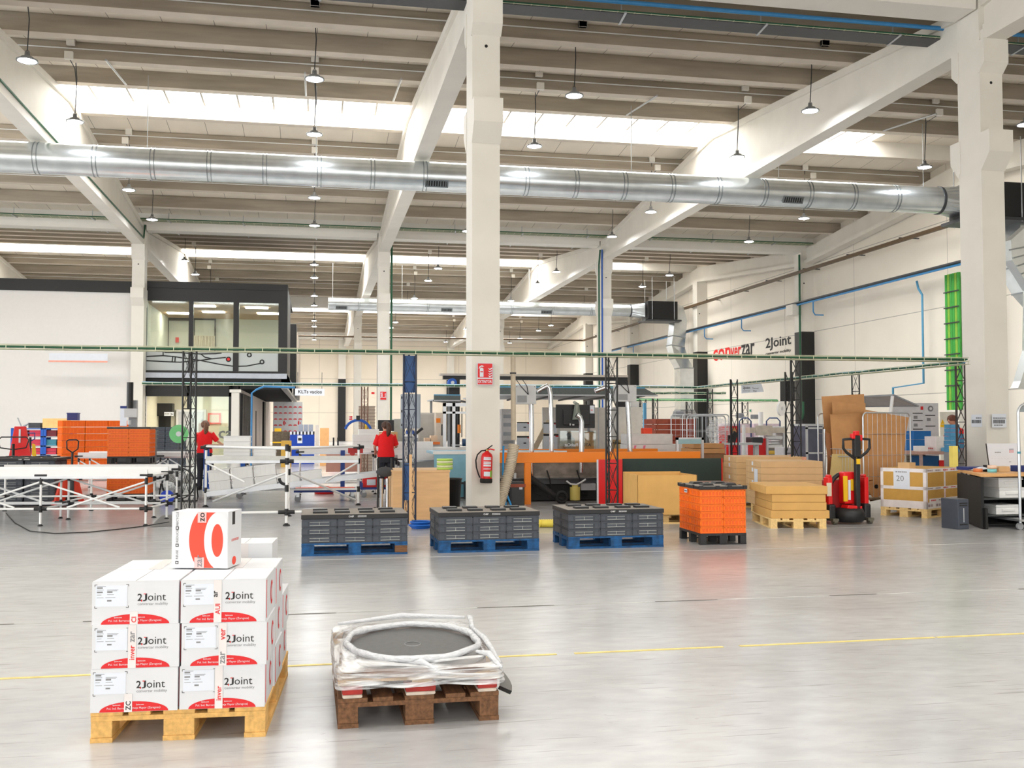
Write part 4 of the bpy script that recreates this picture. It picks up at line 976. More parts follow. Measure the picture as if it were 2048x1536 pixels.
# ---------------------------------------------------------------- pallet trucks
def hand_truck(label, loc, rz, m, hh=1.2, body=True):
    t = thing('pallet_truck', label, 'pallet truck', loc, rz)
    if body:
        MB().prism([(-.28, .05), (.28, .05), (.13, .6), (-.13, .6)], 'y', -.04, .04).build('frame_plate', m, t, bevel=.01)
        MB().box(-.3, .3, -.12, .06, .03, .09).build('base_plate', m, t)
    MB().cyl((0, -.1, .1), (0, -.08, .5), .05, n=12).build('hydraulic_pump', darkgrey, t)
    for x in (-.05, .05): MB().cyl((x - .03, -.12, .09), (x + .03, -.12, .09), .09, n=16).build('steer_wheel', rubber, t)
    for x in (-.17, .17): MB().box(x - .08, x + .08, .05, 1.2, .05, .1).build('fork', m, t); MB().cyl((x - .04, 1.05, .04), (x + .04, 1.05, .04), .04, n=12).build('load_roller', rubber, t)
    MB().cyl((0, -.1, .45), (0, -.12, hh - .22), .022, n=8).build('tiller_bar', blackp, t)
    MB().tube([(0, -.12, hh - .24), (-.1, -.12, hh - .17), (-.11, -.12, hh - .03), (-.07, -.12, hh), (.07, -.12, hh), (.11, -.12, hh - .03), (.1, -.12, hh - .17), (0, -.12, hh - .24)], .012, 6).build('loop_handle', blackp, t)
    return t
hand_truck('orange-red hand pallet truck with black tiller behind the left pipe table', (PZ(155, 1006).x, 20.0, 0), R(35), mat('orange_red_paint', (226, 62, 34), .45), 1.22)
t = thing('lift_truck', 'red A-frame lift truck with black loop handle at the far left', 'lift truck', (PY(40, 950, 23).x, 23, 0))
MB().prism([(-.34, .05), (.34, .05), (.1, 1.46), (-.12, 1.46)], 'y', -.04, .04).build('frame_plate', red, t, bevel=.01)
MB().prism([(.24, .85), (.33, .8), (.3, 1.08), (.24, 1.1)], 'y', -.05, -.04).build('yellow_decal', yellow, t)
MB().box(-.025, .01, -.06, -.04, 1.12, 1.4).build('white_decal', whitelabel, t)
MB().cyl((-.05, -.3, .2), (-.05, -.35, 1.1), .03, n=8).build('tiller_bar', blackp, t)
MB().tube([(-.05, -.35, .98), (-.3, -.35, 1.02), (-.34, -.35, 1.18), (-.28, -.35, 1.24), (.2, -.35, 1.24), (.25, -.35, 1.18), (.2, -.35, 1.02), (-.05, -.35, .98)], .014, 6).build('loop_handle', blackp, t)
for x in (-.25, .25): MB().box(x - .08, x + .08, 0.05, 1.2, .03, .1).build('fork', red, t)
MB().cyl((-.1, -.15, .1), (.0, -.15, .1), .1, n=16).build('steer_wheel', rubber, t)
t = thing('pallet_truck', 'dark blue pallet truck handle in front of the blue shelf', 'pallet truck', (PY(59, 950, 26).x, 26, 0)); MB().cyl((0, 0, .1), (0, 0, 1.2), .03, n=8).build('tiller_bar', blackp, t)
MB().tube([(0, 0, 1.1), (-.1, 0, 1.16), (-.1, 0, 1.3), (.1, 0, 1.3), (.1, 0, 1.16), (0, 0, 1.1)], .015, 6).build('loop_handle', navy, t); MB().box(-.25, .25, 0, 1.1, .03, .1).build('forks', navy, t)
# blue shelf with red and teal bins against the white wall
sx0, sx1, sy = PY(24, 880, 34).x, PY(122, 880, 34).x, 34.
zt = PY(60, 856, sy).z; zb = 0
t = thing('steel_shelf', 'blue steel shelf unit with red and teal bins before the white wall', 'shelf', (sx0, sy, 0)); W_ = sx1 - sx0 + .3
for x in (0, W_ * .5, W_ * .55, W_): MB().box(x - .04, x + .04, 0, .05, 0, zt).box(x - .04, x + .04, .55, .6, 0, zt).build('upright', blue, t)
for k, z in enumerate((.1, zt - .82, zt - .55, zt - .26, zt - .01)): MB().box(0, W_, 0, .6, z - .03, z).build('shelf_board', blue if k == 4 else midgrey, t)
for j, z in enumerate((.1, zt - .82, zt - .55, zt - .26)):
    for i in range(4):
        if i == 2 and j == 3: m = mat('dark_red_bin', (120, 26, 40), .5)
        else: m = teal if (i == 2 and j == 2) else pink
        wd = W_ / 4 - .08; o = MB().box(0, wd, 0, .45, 0, .19).box(-.01, wd + .01, -.01, .46, .16, .18).box(0, wd, -.002, 0, .07, .08, 1).build('storage_bin', [m, darkgrey], loc=(sx0 + .06 + i * W_ / 4, sy + .05, z)); tag(o, '%s bin on the %s board of the blue shelf, %s from the left' % ('teal' if m is teal else 'red', ('lowest', 'second', 'third', 'top')[j], ORD[i]), 'bin', 'bins on the blue shelf')
o = MB().box(0, .72, 0, .5, 0, .3).build('wooden_box', mat('osb_wood', (232, 188, 122), .7, noise=.1), loc=(PY(85, 850, sy).x, sy, zt)); tag(o, 'pale wooden box on top of the blue shelf', 'box')
o = MB().box(0, .35, 0, .3, 0, .16).build('toolbox', darkgrey, loc=(PY(55, 850, sy).x, sy + .1, zt)); tag(o, 'small dark case on top of the blue shelf', 'case')
o = MB().cyl((0, 0, 0), (-.12, 0, .3), .02).cyl((0, 0, 0), (.2, 0, .12), .03).build('stamping_tool', midgrey, loc=(PY(52, 850, sy).x - .15, sy + .1, zt + .02)); tag(o, 'small metal tool standing on the left of the blue shelf top', 'tool')
o = MB().box(0, .26, 0, .3, 0, .2).box(-.01, .27, -.01, .31, .17, .2).build('storage_bin', navy, loc=(PY(131, 850, 28.8).x, 28.95, .02 + 9 * .178)); tag(o, 'small navy bin on top of the orange crate wall', 'bin')
# orange crate wall (four stacks seen at an angle) and dark crate wall before the door
oc2 = make_crate(.58, .39, .17, orangec, oranged, 'stacked_crate', False)
def wall_of(proto, x, y, rz, nx, nz, dx, dz, z0, what, lab, grp):
    first = proto.name not in used_c
    for i in range(nx):
        for k in range(nz):
            c = proto if first else proto.copy()
            if not first: C.objects.link(c)
            first = False; used_c.add(proto.name)
            c.location = (x + i * dx * cos(rz), y + i * dx * sin(rz), z0 + k * dz); c.rotation_euler.z = rz
            tag(c, '%s crate, %s from the floor, %s stack from the left %s' % (what, ORD[k], ORD[i], lab), 'crate', grp)
wall_of(oc2, PY(124, 880, 28.5).x, 28.5, R(30), 3, 9, .6, .178, .02, 'orange', 'of the crate wall', 'orange crates of the wall of crates')
gc2 = make_crate(.58, .39, .11, mat('slate_crate', (72, 84, 96), .5, noise=.1), greycrate_d, 'stacked_crate', False)
wall_of(gc2, PY(290, 880, 33).x, 33, 0, 2, 12, .6, .118, .02, 'slate', 'before the doorway', 'slate crates before the doorway')
# milling stand behind orange crates
t = thing('bench_press', 'black and grey bench press standing behind the upper orange crates', 'machine', (PY(262, 850, 24).x, 24, 0))
MB().box(-.25, .5, -.2, .4, 0, 1.35).build('stand', darkgrey, t); MB().box(-.3, .3, -.25, .25, 1.35, 1.42).build('table', midgrey, t); MB().box(-.07, .1, .1, .25, 1.42, 2.05).build('head_column', midgrey, t)
MB().box(-.13, .13, -.1, .12, 1.66, 1.86).cyl((-.02, -.1, 1.6), (-.02, -.1, 1.5), .04).build('spindle_head', lightgrey, t)
MB().cyl((-.03, 0, 1.86), (-.03, 0, 2.45), .07, n=12).build('motor', blackp, t)
o = MB().box(0, .16, 0, .02, 0, .5).box(0, .16, -.002, 0, .44, .5, 1).build('notice_board', [whitelabel, navy], loc=(PY(240, 840, 27).x, 27, 1.47)); tag(o, 'white notice with blue head standing beside the bench press', 'notice')
# floor fan
t = thing('floor_fan', 'large round floor fan on a tube stand behind the left mast', 'fan', (PY(357, 1000, 20.6).x, 20.6, 0))
MB().tube(arc((0, 0, .36), .3, 0, 2 * pi, 32), .012, 6).tube(arc((0, -.12, .36), .3, 0, 2 * pi, 32), .008, 6).build('guard_ring', blackp, t)
g = MB()
for i in range(24):
    a = 2 * pi * i / 24; g.tube([(.06 * cos(a), -.13, .36 + .06 * sin(a)), (.3 * cos(a), -.1, .36 + .3 * sin(a))], .003, 4)
for r in (.12, .18, .24): g.tube(arc((0, -.12, .36), r, 0, 2 * pi, 24), .003, 4)
g.build('guard_wires', zinc, t)
bl = MB()
for i in range(3):
    a = 2 * pi * i / 3 + .4; bl.grid(lambda u, v: ((.05 + .21 * u) * cos(a + (v - .5) * .9), -.07 + .05 * (v - .5), .36 + (.05 + .21 * u) * sin(a + (v - .5) * .9)), 5, 5)
bl.build('blades', mat('grey_blade', (150, 148, 142), .4), t); MB().cyl((0, -.1, .36), (0, .05, .36), .07, n=16).build('motor', blackp, t)
MB().tube([(-.33, 0, .36), (-.36, 0, .1), (-.34, .1, .012), (.34, .1, .012), (.36, 0, .1), (.33, 0, .36)], .014, 8).build('stand', blackp, t)
o = MB().cyl((0, 0, .13), (0, .04, .13), .13, n=28).build('round_disc', mat('cobalt_plastic', (22, 60, 190), .4), loc=(PY(334, 990, 20.1).x, 20.1, 0)); tag(o, 'cobalt blue round disc standing against the floor fan', 'disc')
t = thing('hose_reel_fan', 'green round fan head beside the slate crates', 'fan', (PY(358, 870, 29).x, 29, 0)); MB().cyl((0, 0, .02), (0, 0, 1.1), .02).build('stand', darkgrey, t)
MB().cyl((0, -.06, 1.25), (0, 0, 1.25), .25, n=28).build('cover', mat('mint_green', (110, 190, 120), .5), t); MB().cyl((0, -.1, 1.25), (0, -.06, 1.25), .07, n=16).build('hub', lightgrey, t)
# floor cable, mat, blue hose, yellow hose
pts = [PZ(u, v, .008) for u, v in ((12, 1026), (30, 1046), (60, 1062), (110, 1067), (180, 1064), (240, 1058), (290, 1052), (338, 1044))]
o = MB().tube([tuple(p) for p in pts], .007, 6).build('power_cable', rubber); tag(o, 'thin black cable lying on the floor before the left pipe table', 'cable')
o = MB().add([PZ(300, 1054, .004), PZ(345, 1052, .004), PZ(352, 1030, .004), PZ(325, 1030, .004)], [(0, 1, 2, 3)]).build('floor_mat', mat('grey_mat', (128, 126, 124), .8)); tag(o, 'grey mat on the floor beside the standing white carton', 'mat')
h = MB()
for k in range(5): h.tube(arc((.0, 0, .02 + .02 * k), .13 + .02 * (k % 3), 0, 2 * pi, 20, 'xy'), .012, 6)
h.tube([(.13, 0, .05), (.3, .02, .12), (.45, .1, .02)], .012, 6)
o = h.build('air_hose', mat('blue_hose', (0, 96, 190), .4), loc=(PZ(842, 1058).x, 14.6, 0)); tag(o, 'coiled blue air hose on the floor between two grey crate loads', 'hose')
for k, (z, m) in enumerate(((.05, mat('yellow_hose', (244, 222, 90), .5)), )):
    o = MB().tube([(PZ(1068, 1050).x, 14.5, .055), (PZ(1090, 1050).x + .05, 14.45, .055), (PZ(1106, 1050).x + .2, 14.5, .055)], .055, 12)
    for q in range(16): o.cyl((PZ(1068, 1050).x + q * .032, 14.49, .055), (PZ(1068, 1050).x + .012 + q * .032, 14.49, .055), .062, n=12)
    o = o.build('suction_hose', m); tag(o, 'yellow ribbed suction hose on the floor between the grey loads', 'hose')
# ================================================================ MACHINES AND GOODS, CENTRE AND RIGHT
def rx(u0, u1, v0, v1, y, floor=False):
    """left x, right x, bottom z, top z of the photo rectangle standing at depth y"""
    um, vm = (u0 + u1) / 2, (v0 + v1) / 2
    return PY(u0, vm, y).x, PY(u1, vm, y).x, (0 if floor else PY(um, v1, y).z), PY(um, v0, y).z
def bx(name, label, cat, u0, u1, v0, v1, y, dy, m, floor=False, group=None, bevel=0, extra=None, parts=None, rz=0):
    x0, x1, z0, z1 = rx(u0, u1, v0, v1, y, floor); L, H = x1 - x0, z1 - z0
    b_ = MB().box(0, L, 0, dy, 0, H); ms = [m]
    if extra: ms += extra(b_, L, dy, H) or []
    if parts:
        t = thing(name, label, cat, (x0, y, z0), rz, group); b_.build('body', ms, t, bevel); parts(t, L, dy, H); return t
    o = b_.build(name, ms, None, bevel, loc=(x0, y, z0)); o.rotation_euler.z = rz
    return tag(o, label, cat, group)
# ---- cutting machine with the orange frame
MY = 18.7
x0 = PY(940, 914, MY).x; x1 = PY(1401, 912, MY).x; zt = PY(1100, 904.5, MY).z; zb = PY(1100, 925.5, MY).z
t = thing('cutting_machine', 'long cutting machine with orange frame behind the central column', 'machine', (x0, MY, 0))
L = x1 - x0
MB().box(0, L, 0, .08, zb, zt).build('orange_rail', orangeframe, t, bevel=.004)
lx0, lx1 = PY(1050, 960, MY).x - x0, PY(1062, 960, MY).x - x0
for x, y in ((lx0, 0), (L - .2, 0), (lx0, 2.5), (L - .2, 2.5)): MB().box(x, x + lx1 - lx0, y, y + .1, 0, zb).build('orange_leg', orangeframe, t, bevel=.004)
MB().box(lx0, L, 2.5, 2.58, zb, zt).build('orange_rail', orangeframe, t)
dirty = mat('soiled_steel', (128, 124, 116), .5, metal=.3, noise=.45, scale=5)
zz = lambda v: PY(1100, v, MY + .5).z
MB().box(.1, L - .3, .45, .55, zz(952), zz(924)).box(.1, L - .3, .4, .5, zz(955), zz(950)).build('trough', dirty, t)
MB().box(.1, L - .3, .5, .62, zz(968), zz(957)).build('lower_beam', darkgrey, t)
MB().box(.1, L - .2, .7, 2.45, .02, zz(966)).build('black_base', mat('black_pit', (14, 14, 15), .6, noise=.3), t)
MB().box(PY(1170, 960, MY).x - x0, PY(1190, 960, MY).x - x0 + .1, .3, .6, zz(980), zz(967)).build('grey_bracket', midgrey, t)
# blue cutting bed (surface light blue, white edge) left and right of the column
bx0, bx1 = PY(868, 905, 20.2).x - x0, PY(1128, 905, 20.2).x - x0
ztb = PY(1000, 903, 20.2).z
MB().box(bx0, bx1, 1.5, 2.9, ztb - .05, ztb).build('cutting_bed', bluesheet, t); MB().box(bx0 - .02, bx1 + .05, 1.45, 1.5, ztb - .05, ztb + .01).build('bed_edge', whiteplastic, t)
MB().box(bx0, PY(938, 905, 20.2).x - x0, 1.47, 1.49, .35, ztb - .05).box(bx0, PY(938, 905, 20.2).x - x0, 1.5, 1.6, .05, .3, 1).build('side_panel', [mat('aqua_panel', (132, 184, 204), .4), mat('teal_base', (96, 150, 168), .4)], t)
# round yellow vacuum motor with hose below the rail
p = PY(1150, 990, MY + .25); q = (p.x - x0, .25)
MB().cyl((*q, .05), (*q, .3), .1, n=16).cyl((*q, .3), (*q, .36), .06, n=12).build('vacuum_motor', mat('olive_yellow', (196, 180, 96), .5), t)
MB().tube([(q[0] - .18, .2, .42), (q[0] - .1, .2, .36), (q[0] + .02, .2, .35), (q[0] + .12, .2, .4), (q[0] + .2, .2, .45)], .018, 6).build('grey_pipe', lightgrey, t)
MB().tube([(lx1 + .02, .3, .5), (lx1 + .3, .25, .3), (lx1 + .55, .2, .1), (lx1 + .7, .2, .05)], .06, 8).tube(arc((lx1 + .62, .1, .12), .1, 0, 6.28, 12), .03, 6).build('black_hose', rubber, t)
for u in (1068, 1102, 1163):
    xx = PY(u, 900, MY).x - x0; MB().tube([(xx, .35, zz(940)), (xx + .06, .34, zz(960)), (xx + .1, .4, zz(985)), (xx + .25, .5, .12)], .014, 6).build('cable', rubber, t)
o = MB().box(0, .24, 0, .2, 0, .44).box(.06, .1, .05, .1, .5, .6, 1).box(-.02, .26, -.02, .0, .34, .4, 2).box(.14, .2, -.03, -.01, .3, .34, 3).build('valve_unit', [darkgrey, lightgrey, mat('dark_orange', (160, 74, 48), .5), whitelabel], loc=(PY(1018, 980, MY).x, MY - .25, 0)); tag(o, 'dark valve unit on the floor left of the orange leg', 'valve unit')
# corrugated hose and blue air line beside the column
t = thing('suction_hose', 'beige suction pipe with ribbed hose sloping down right of the column', 'hose')
a = PY(1026, 705, 18.2)
MB().tube([a, PY(1027, 880, 18.2)], .045, 12).build('pipe', cream, t)
pts = [PY(u, v, 18.1 - k * .05) for k, (u, v) in enumerate(((1028, 890), (1023, 920), (1016, 950), (1006, 985), (998, 1012)))]
h_ = MB().tube(pts, .088, 14)
for i in range(4):
    for k in range(9): q = pts[i].lerp(pts[i + 1], k / 9); d = (pts[i + 1] - pts[i]).normalized(); h_.cyl(q, q + d * .018, .1, n=14)
h_.build('ribbed_hose', cream, t)
MB().cyl(PY(1026, 745, 18.2), PY(1026, 748, 18.2), .06).build('pipe_clamp', darkgrey, t)
pipe('air_line', 'bright blue air line hanging down beside the ribbed hose', 'hose', [PY(1007, 892, 18.05), PY(1006, 930, 18), PY(1006, 960, 18), PY(1012, 985, 17.98), PY(1022, 1010, 17.95)], .018, mat('bright_blue_hose', (30, 150, 220), .35))
pipe('air_line', 'second bright blue air line splitting off below the ribbed hose', 'hose', [PY(1008, 960, 17.95), PY(1010, 985, 17.93), PY(1012, 1012, 17.9)], .014, MATS['bright_blue_hose'])
# chrome posts
def post(label, pts, r=.05, box=None):
    t = thing('chrome_post', label, 'post'); MB().tube([PY(*p) for p in pts], r, 14).build('tube', chrome if r < .051 else alu, t)
    if box:
        u0, u1, v0, v1 = box; a, b_, z0, z1 = rx(u0, u1, v0, v1, pts[0][2] - .15)
        e = MB().box(a, b_, pts[0][2] - .12, pts[0][2] + .12, z0, z1); y_ = pts[0][2] - .121
        e.box(a + .04, a + (b_ - a) * .55, y_ - .004, y_, z0 + .03, z0 + (z1 - z0) * .45, 1).cyl((a + .03, y_, z1 - .03), (a + .03, y_ - .006, z1 - .03), .008, mi=2).cyl((b_ - .03, y_, z1 - .03), (b_ - .03, y_ - .006, z1 - .03), .008, mi=2)
        e.build('connection_box', [lightgrey, midgrey, blackp], t, bevel=.006)
        w_ = MB()
        for k in (-.1, .02): w_.tube([((a + b_) / 2 + .05, y_ - .01, (z0 + z1) / 2), ((a + b_) / 2 + k, y_ - .02, z1 - .02), ((a + b_) / 2 + k - .08, y_ - .0, z1 + .1)], .007, 5)
        w_.build('wire', rubber, t)
post('chrome post with grey connection box, leftmost behind the orange rail', [(1063, 955, 19.1), (1063, 850, 19.1), (1062, 800, 19.1), (1056, 790, 19.1)], .05, (1031, 1073, 770, 808))
post('plain steel post bent to the left at the top, second behind the orange rail', [(1103, 955, 19.2), (1103, 850, 19.2), (1101, 790, 19.2), (1099, 776, 19.2), (1094, 772, 19.2), (1084, 777, 19.2), (1074, 783, 19.2)], .046)
post('short chrome post bent over in front of the black screen back', [(1163, 945, 18.95), (1163, 870, 18.95), (1163, 845, 18.95), (1160, 834, 18.95), (1153, 830, 18.95)], .05)
post('chrome post behind the mast of the red board', [(1220, 955, 19.2), (1220, 850, 19.2), (1220, 790, 19.2), (1217, 777, 19.2), (1210, 775, 19.2), (1190, 782, 19.2)], .048)
post('chrome post with grey connection box, rightmost behind the orange rail', [(1260, 907, 19.1), (1258, 850, 19.1), (1255, 802, 19.1), (1253, 792, 19.1)], .05, (1234, 1274, 770, 803))
# screen seen from behind
x0_, x1_, z0_, z1_ = rx(1112, 1190, 809, 856, 19.6)
t = thing('screen', 'large black flat screen seen from behind, hung over the machine', 'screen', (x0_, 19.6, z0_)); W_, H_ = x1_ - x0_, z1_ - z0_
MB().box(0, W_, 0, .04, 0, H_).box(W_ * .18, W_ * .85, -.05, 0, .06, H_ * .8).build('back_cover', blackplastic, t, bevel=.01)
MB().box(W_ * .87, W_ * .985, -.004, 0, H_ * .62, H_ * .96).box(W_ * .89, W_ * .94, -.006, -.004, H_ * .75, H_ * .78, 1).build('energy_label', [whitelabel, orangeprint], t)
MB().box(W_ * .33, W_ * .36, -.055, -.05, .05, .09).box(W_ * .4, W_ * .45, -.055, -.05, .05, .08).build('sockets', lightgrey, t)
MB().cyl((W_ * .5, -.12, H_ * .35), (W_ * .5, -.1, H_ * 1.05), .1, .04, n=14).cyl((W_ * .5, -.1, H_ * 1.02), (W_ * .5, .1, H_ * 1.1), .03).build('glass_bracket', mat('greenish_bracket', (128, 136, 126), .2, alpha=.85), t)
# canopies over the machines
def canopy(label, u0, u1, v0, v1, y, dy, tip=0):
    a, b_, z0, z1 = rx(u0, u1, v0, v1, y); t = thing('canopy', label, 'canopy', (0, y, 0))
    MB().prism([(a, z0), (b_ + tip, z0), (b_, z1), (a, z1)], 'y', 0, .05).build('fascia', mat('green_grey_fascia', (92, 100, 98), .5, noise=.1, scale=20), t)
    MB().box(a, b_ + tip * .6, .05, dy, z0, z0 + .03).box(a, b_ + tip, -.02, .06, z0 - .03, z0).build('hood_panel', mat('hood_underside', (190, 192, 196), .5), t)
    fr = MB()
    for k in range(6): fr.bar((a + k * (b_ - a) / 5, .05, z0 - .02), (a + k * (b_ - a) / 5 + .5, dy, z0 - .02), .04)
    fr.build('frame', darkgrey, t); MB().box(a, b_, 0, .05, z1, z1 + .03).build('top_edge', skyb, t)
    for x in (a + .1, b_ - .1):
        MB().box(x - .03, x + .03, dy - .1, dy - .04, 0, z0).build('support', midgrey, t)
canopy('wide green-grey canopy over the cutting machine right of the column', 985, 1290, 776, 789, 22.3, 4.6, .3)
canopy('narrow green-grey canopy left of the central column', 868, 921, 791, 800, 26.2, 1.6)
# crane beam with blue motor
a, b_, z0, z1 = rx(887, 1255, 753, 760, 28)
t = thing('crane_beam', 'dark horizontal crane beam crossing behind the central column', 'crane', (0, 28, 0)); MB().box(a, b_, 0, .2, z0, z1).build('beam', blackp, t)
MB().box(a - .1, b_, -.05, .25, z1, z1 + .06).build('top_flange', mat('beige_flange', (196, 186, 172), .5), t)
for x in (a + .15, b_ - .3): MB().box(x, x + .3, -.05, .2, 0, z0).build('crane_post', blackp, t)
x_, _, za, zb_ = rx(897, 912, 758, 773, 27.7); MB().cyl((x_ + .1, -.4, (za + zb_) / 2), (x_ + .1, -.1, (za + zb_) / 2), .12, n=16).cyl((x_ + .1, -.42, (za + zb_) / 2), (x_ + .1, -.4, (za + zb_) / 2), .05, mi=1).build('blue_motor', [blue, lightgrey], t)
# ---- boards in front of the machine
bx('board', 'bright red board with white left edge standing on end behind the mast', 'board', 1197, 1245, 919, 1006, 17.75, .05, red, True, extra=lambda b_, L, d, H: (b_.box(-.02, 0, 0, .05, 0, H, 1), [whitelabel])[1])
bx('board', 'dark green board with red right edge behind the brown carton', 'board', 1246, 1443, 917, 1010, 17.95, .04, greenboard, True, extra=lambda b_, L, d, H: (b_.box(L, L + .025, 0, .05, 0, H, 1), [red])[1])
# ---- goods seen above the orange rail
for k, (u0, u1, v0, v1, y) in enumerate(((1034, 1060, 844, 863, 25), (1034, 1060, 872, 898, 25), (1087, 1114, 845, 866, 25.2), (1087, 1117, 868, 900, 25.2))):
    bx('work_sheet', 'white work instruction sheet with dark header, %s of four above the blue bed' % ORD[k], 'sheet', u0, u1, v0, v1, y, .02, whitelabel, group='work instruction sheets above the blue bed', extra=lambda b_, L, d, H: (b_.box(0, L, -.004, 0, H * .88, H, 1).box(L * .8, L, -.005, 0, H * .82, H * .9, 2).box(L * .5, L * .7, -.004, 0, H * .4, H * .5, 1), [blackprint, redprint])[1])
bx('white_partition', 'white partition wall with grey frame behind the black screen', 'partition', 1085, 1242, 815, 905, 27, .06, mat('off_white_panel', (228, 222, 212), .5), True, extra=lambda b_, L, d, H: ([b_.box(L * k, L * k + .04, -.01, 0, 0, H, 1) for k in (.2, .45, .7, .97)], [lightgrey])[1])
t = bx('brown_carton', 'tan carton standing behind the short chrome post', 'carton', 1147, 1188, 864, 905, 24, .5, card2, parts=lambda t, L, d, H: MB().box(L * .45, L * .55, -.002, 0, 0, H).build('tape_strip', cream, t))
bx('machine_block', 'grey soiled machine head left of the short chrome post', 'machine', 1125, 1150, 876, 905, 22.4, .5, dirty, bevel=.02, extra=lambda b_, L, d, H: (b_.cyl((L * .2, -.06, H * .3), (L * .9, -.06, H * .3), .08).cyl((L * .6, -.02, H), (L * .6, .1, H + .08), .06, mi=1), [darkgrey])[1])
t = thing('glass_screen', 'clear glass screen with lettering behind the orange rail', 'glass'); a, b_, z0, z1 = rx(1120, 1192, 880, 905, 21.5)
MB().box(a, b_, 21.5, 21.51, z0 - .2, z1 + .2).build('pane', glass, t)
lt = MB().text('ATOM', (rx(1160, 1184, 890, 900, 21.4)[1], 21.48, PY(1170, 893, 21.4).z), h=.065, w_=.26, ex='-x', bold=True).text('FlashCut', (rx(1130, 1158, 890, 900, 21.4)[1], 21.48, PY(1140, 893, 21.4).z), h=.07, w_=.3, ex='-x', mi=1, bold=True); lt.build('mirrored_lettering', [blackprint, whitelabel], t)
bx('shelf_rack', 'white shelf rack with grey goods left behind the corrugated pipe', 'rack', 1003, 1030, 818, 895, 27.5, .4, mat('rack_grey', (196, 192, 190), .5), True, extra=lambda b_, L, d, H: ([b_.box(.05, L - .05, -.01, 0, H * k, H * k + .1, 1) for k in (.5, .62, .75, .87)], [midgrey])[1])
o = bx('wooden_plank', 'pale plank leaning diagonally behind the steel post', 'plank', 1060, 1070, 830, 905, 26, .04, mat('pale_plank', (232, 212, 180), .6), rz=0); o.rotation_euler.y = R(28)
# aluminium profile station left of the column
t = thing('test_station', 'aluminium profile station with white panels left of the central column', 'machine', (0, 23.5, 0)); a, b_, z0, z1 = rx(886, 935, 806, 905, 23.5)
for x in (a, a + .22, b_): MB().box(x, x + .07, 0, .07, 0, z1 - (.0 if x == a else .0)).build('profile_post', alu, t)
MB().box(a, b_, 0, .06, z1 - .08, z1).box(a, b_, 0, .06, z1 - .25, z1 - .2).build('profile_beam', alu, t)
MB().box(a + .3, b_, .02, .05, .3, .98).build('white_door', whiteplastic, t); MB().box(a + .32, b_, .5, .9, 1.0, 1.0 + .02).build('shelf', lightgrey, t)
MB().cyl((a + .5, .3, 1.08), (a + .8, .3, 1.08), .09, n=14).cyl((a + .42, .3, 1.3), (a + .42, .3, 1.5), .04, mi=1).build('blue_motor', [mat('steel_blue', (52, 84, 124), .5), orangeframe], t)
for k in range(6): MB().cyl((a + .4 + k * .1, .4, 1.2), (a + .4 + k * .1, .4, z1 - .1), .012, n=5).build('hanging_hose', darkgrey, t)
bx('machine_cabinet', 'large light grey machine cabinet behind the centre left mast', 'machine', 838, 872, 826, 885, 24.5, 1.0, mat('warm_grey_cabinet', (206, 202, 196), .5), True, extra=lambda b_, L, d, H: (b_.box(.02, L - .02, -.01, 0, H * .55, H - .03, 1), [mat('cabinet_inset', (190, 186, 180), .5)])[1])
bx('machine_cabinet', 'cream machine cabinet with orange handle left of the aluminium station', 'machine', 872, 886, 826, 900, 24, .4, mat('cream_cabinet', (228, 214, 198), .5), True, extra=lambda b_, L, d, H: (b_.box(0, L * .6, -.03, 0, H * .87, H * .93, 1).box(L * .75, L * .95, -.03, 0, H * .7, H * .85, 2), [orangeframe, darkgrey])[1])
bx('carton', 'pale carton on the machine bench behind the mast', 'carton', 862, 875, 871, 888, 23.4, .3, mat('pale_carton', (226, 204, 178), .7))
bx('carton', 'small pale carton on the machine bench, left of its neighbour', 'carton', 850, 861, 876, 888, 23.4, .3, MATS['pale_carton'])
bx('orange_beam', 'orange steel beam along the rear machine bench, left of the column', 'beam', 808, 880, 884, 889, 23.2, .1, mat('deep_orange', (232, 116, 24), .45))
bx('work_bench', 'grey work bench with soiled top behind the centre left mast', 'bench', 808, 880, 889, 960, 23.3, .6, lightgrey, True, extra=lambda b_, L, d, H: (b_.box(0, L, 0, d, H, H + .01, 1), [dirty])[1])
t = thing('tool_block', 'blue tool block with white wheels on the bench behind the mast', 'tool'); a, b_, z0, z1 = rx(808, 838, 861, 876, 22.2)
MB().box(a, b_, 22.4, 22.6, z0, z0 + .07).build('wheel_rail', whiteplastic, t); MB().box(a + .08, a + .25, 22.45, 22.6, z0 + .08, z1).build('blue_block', blue, t)
MB().tube([(b_ - .1, 22.4, z0 + .05), (b_ + .1, 22.4, z1 + .05)], .03, 8).build('lever', blackp, t); MB().box(a, b_, 22.4, 22.6, z0 - .08, z0).build('support', midgrey, t)
# screens behind the right woman
bx('screen', 'black screen hanging in front of the right woman', 'screen', 756, 788, 840, 862, 23.6, .05, blackplastic, bevel=.008, parts=lambda t, L, d, H: MB().box(L * .45, L * .55, d, d + .04, -.1, H * .8).build('bracket', darkgrey, t))
bx('tan_partition', 'tan panel behind the right woman below the screen', 'panel', 752, 795, 864, 892, 24, .04, mat('tan_panel', (226, 178, 120), .6))
bx('grey_machine', 'grey machine housing right of the screen before the right woman', 'machine', 788, 806, 838, 880, 24.2, .6, mat('sage_grey', (178, 182, 176), .5), True)
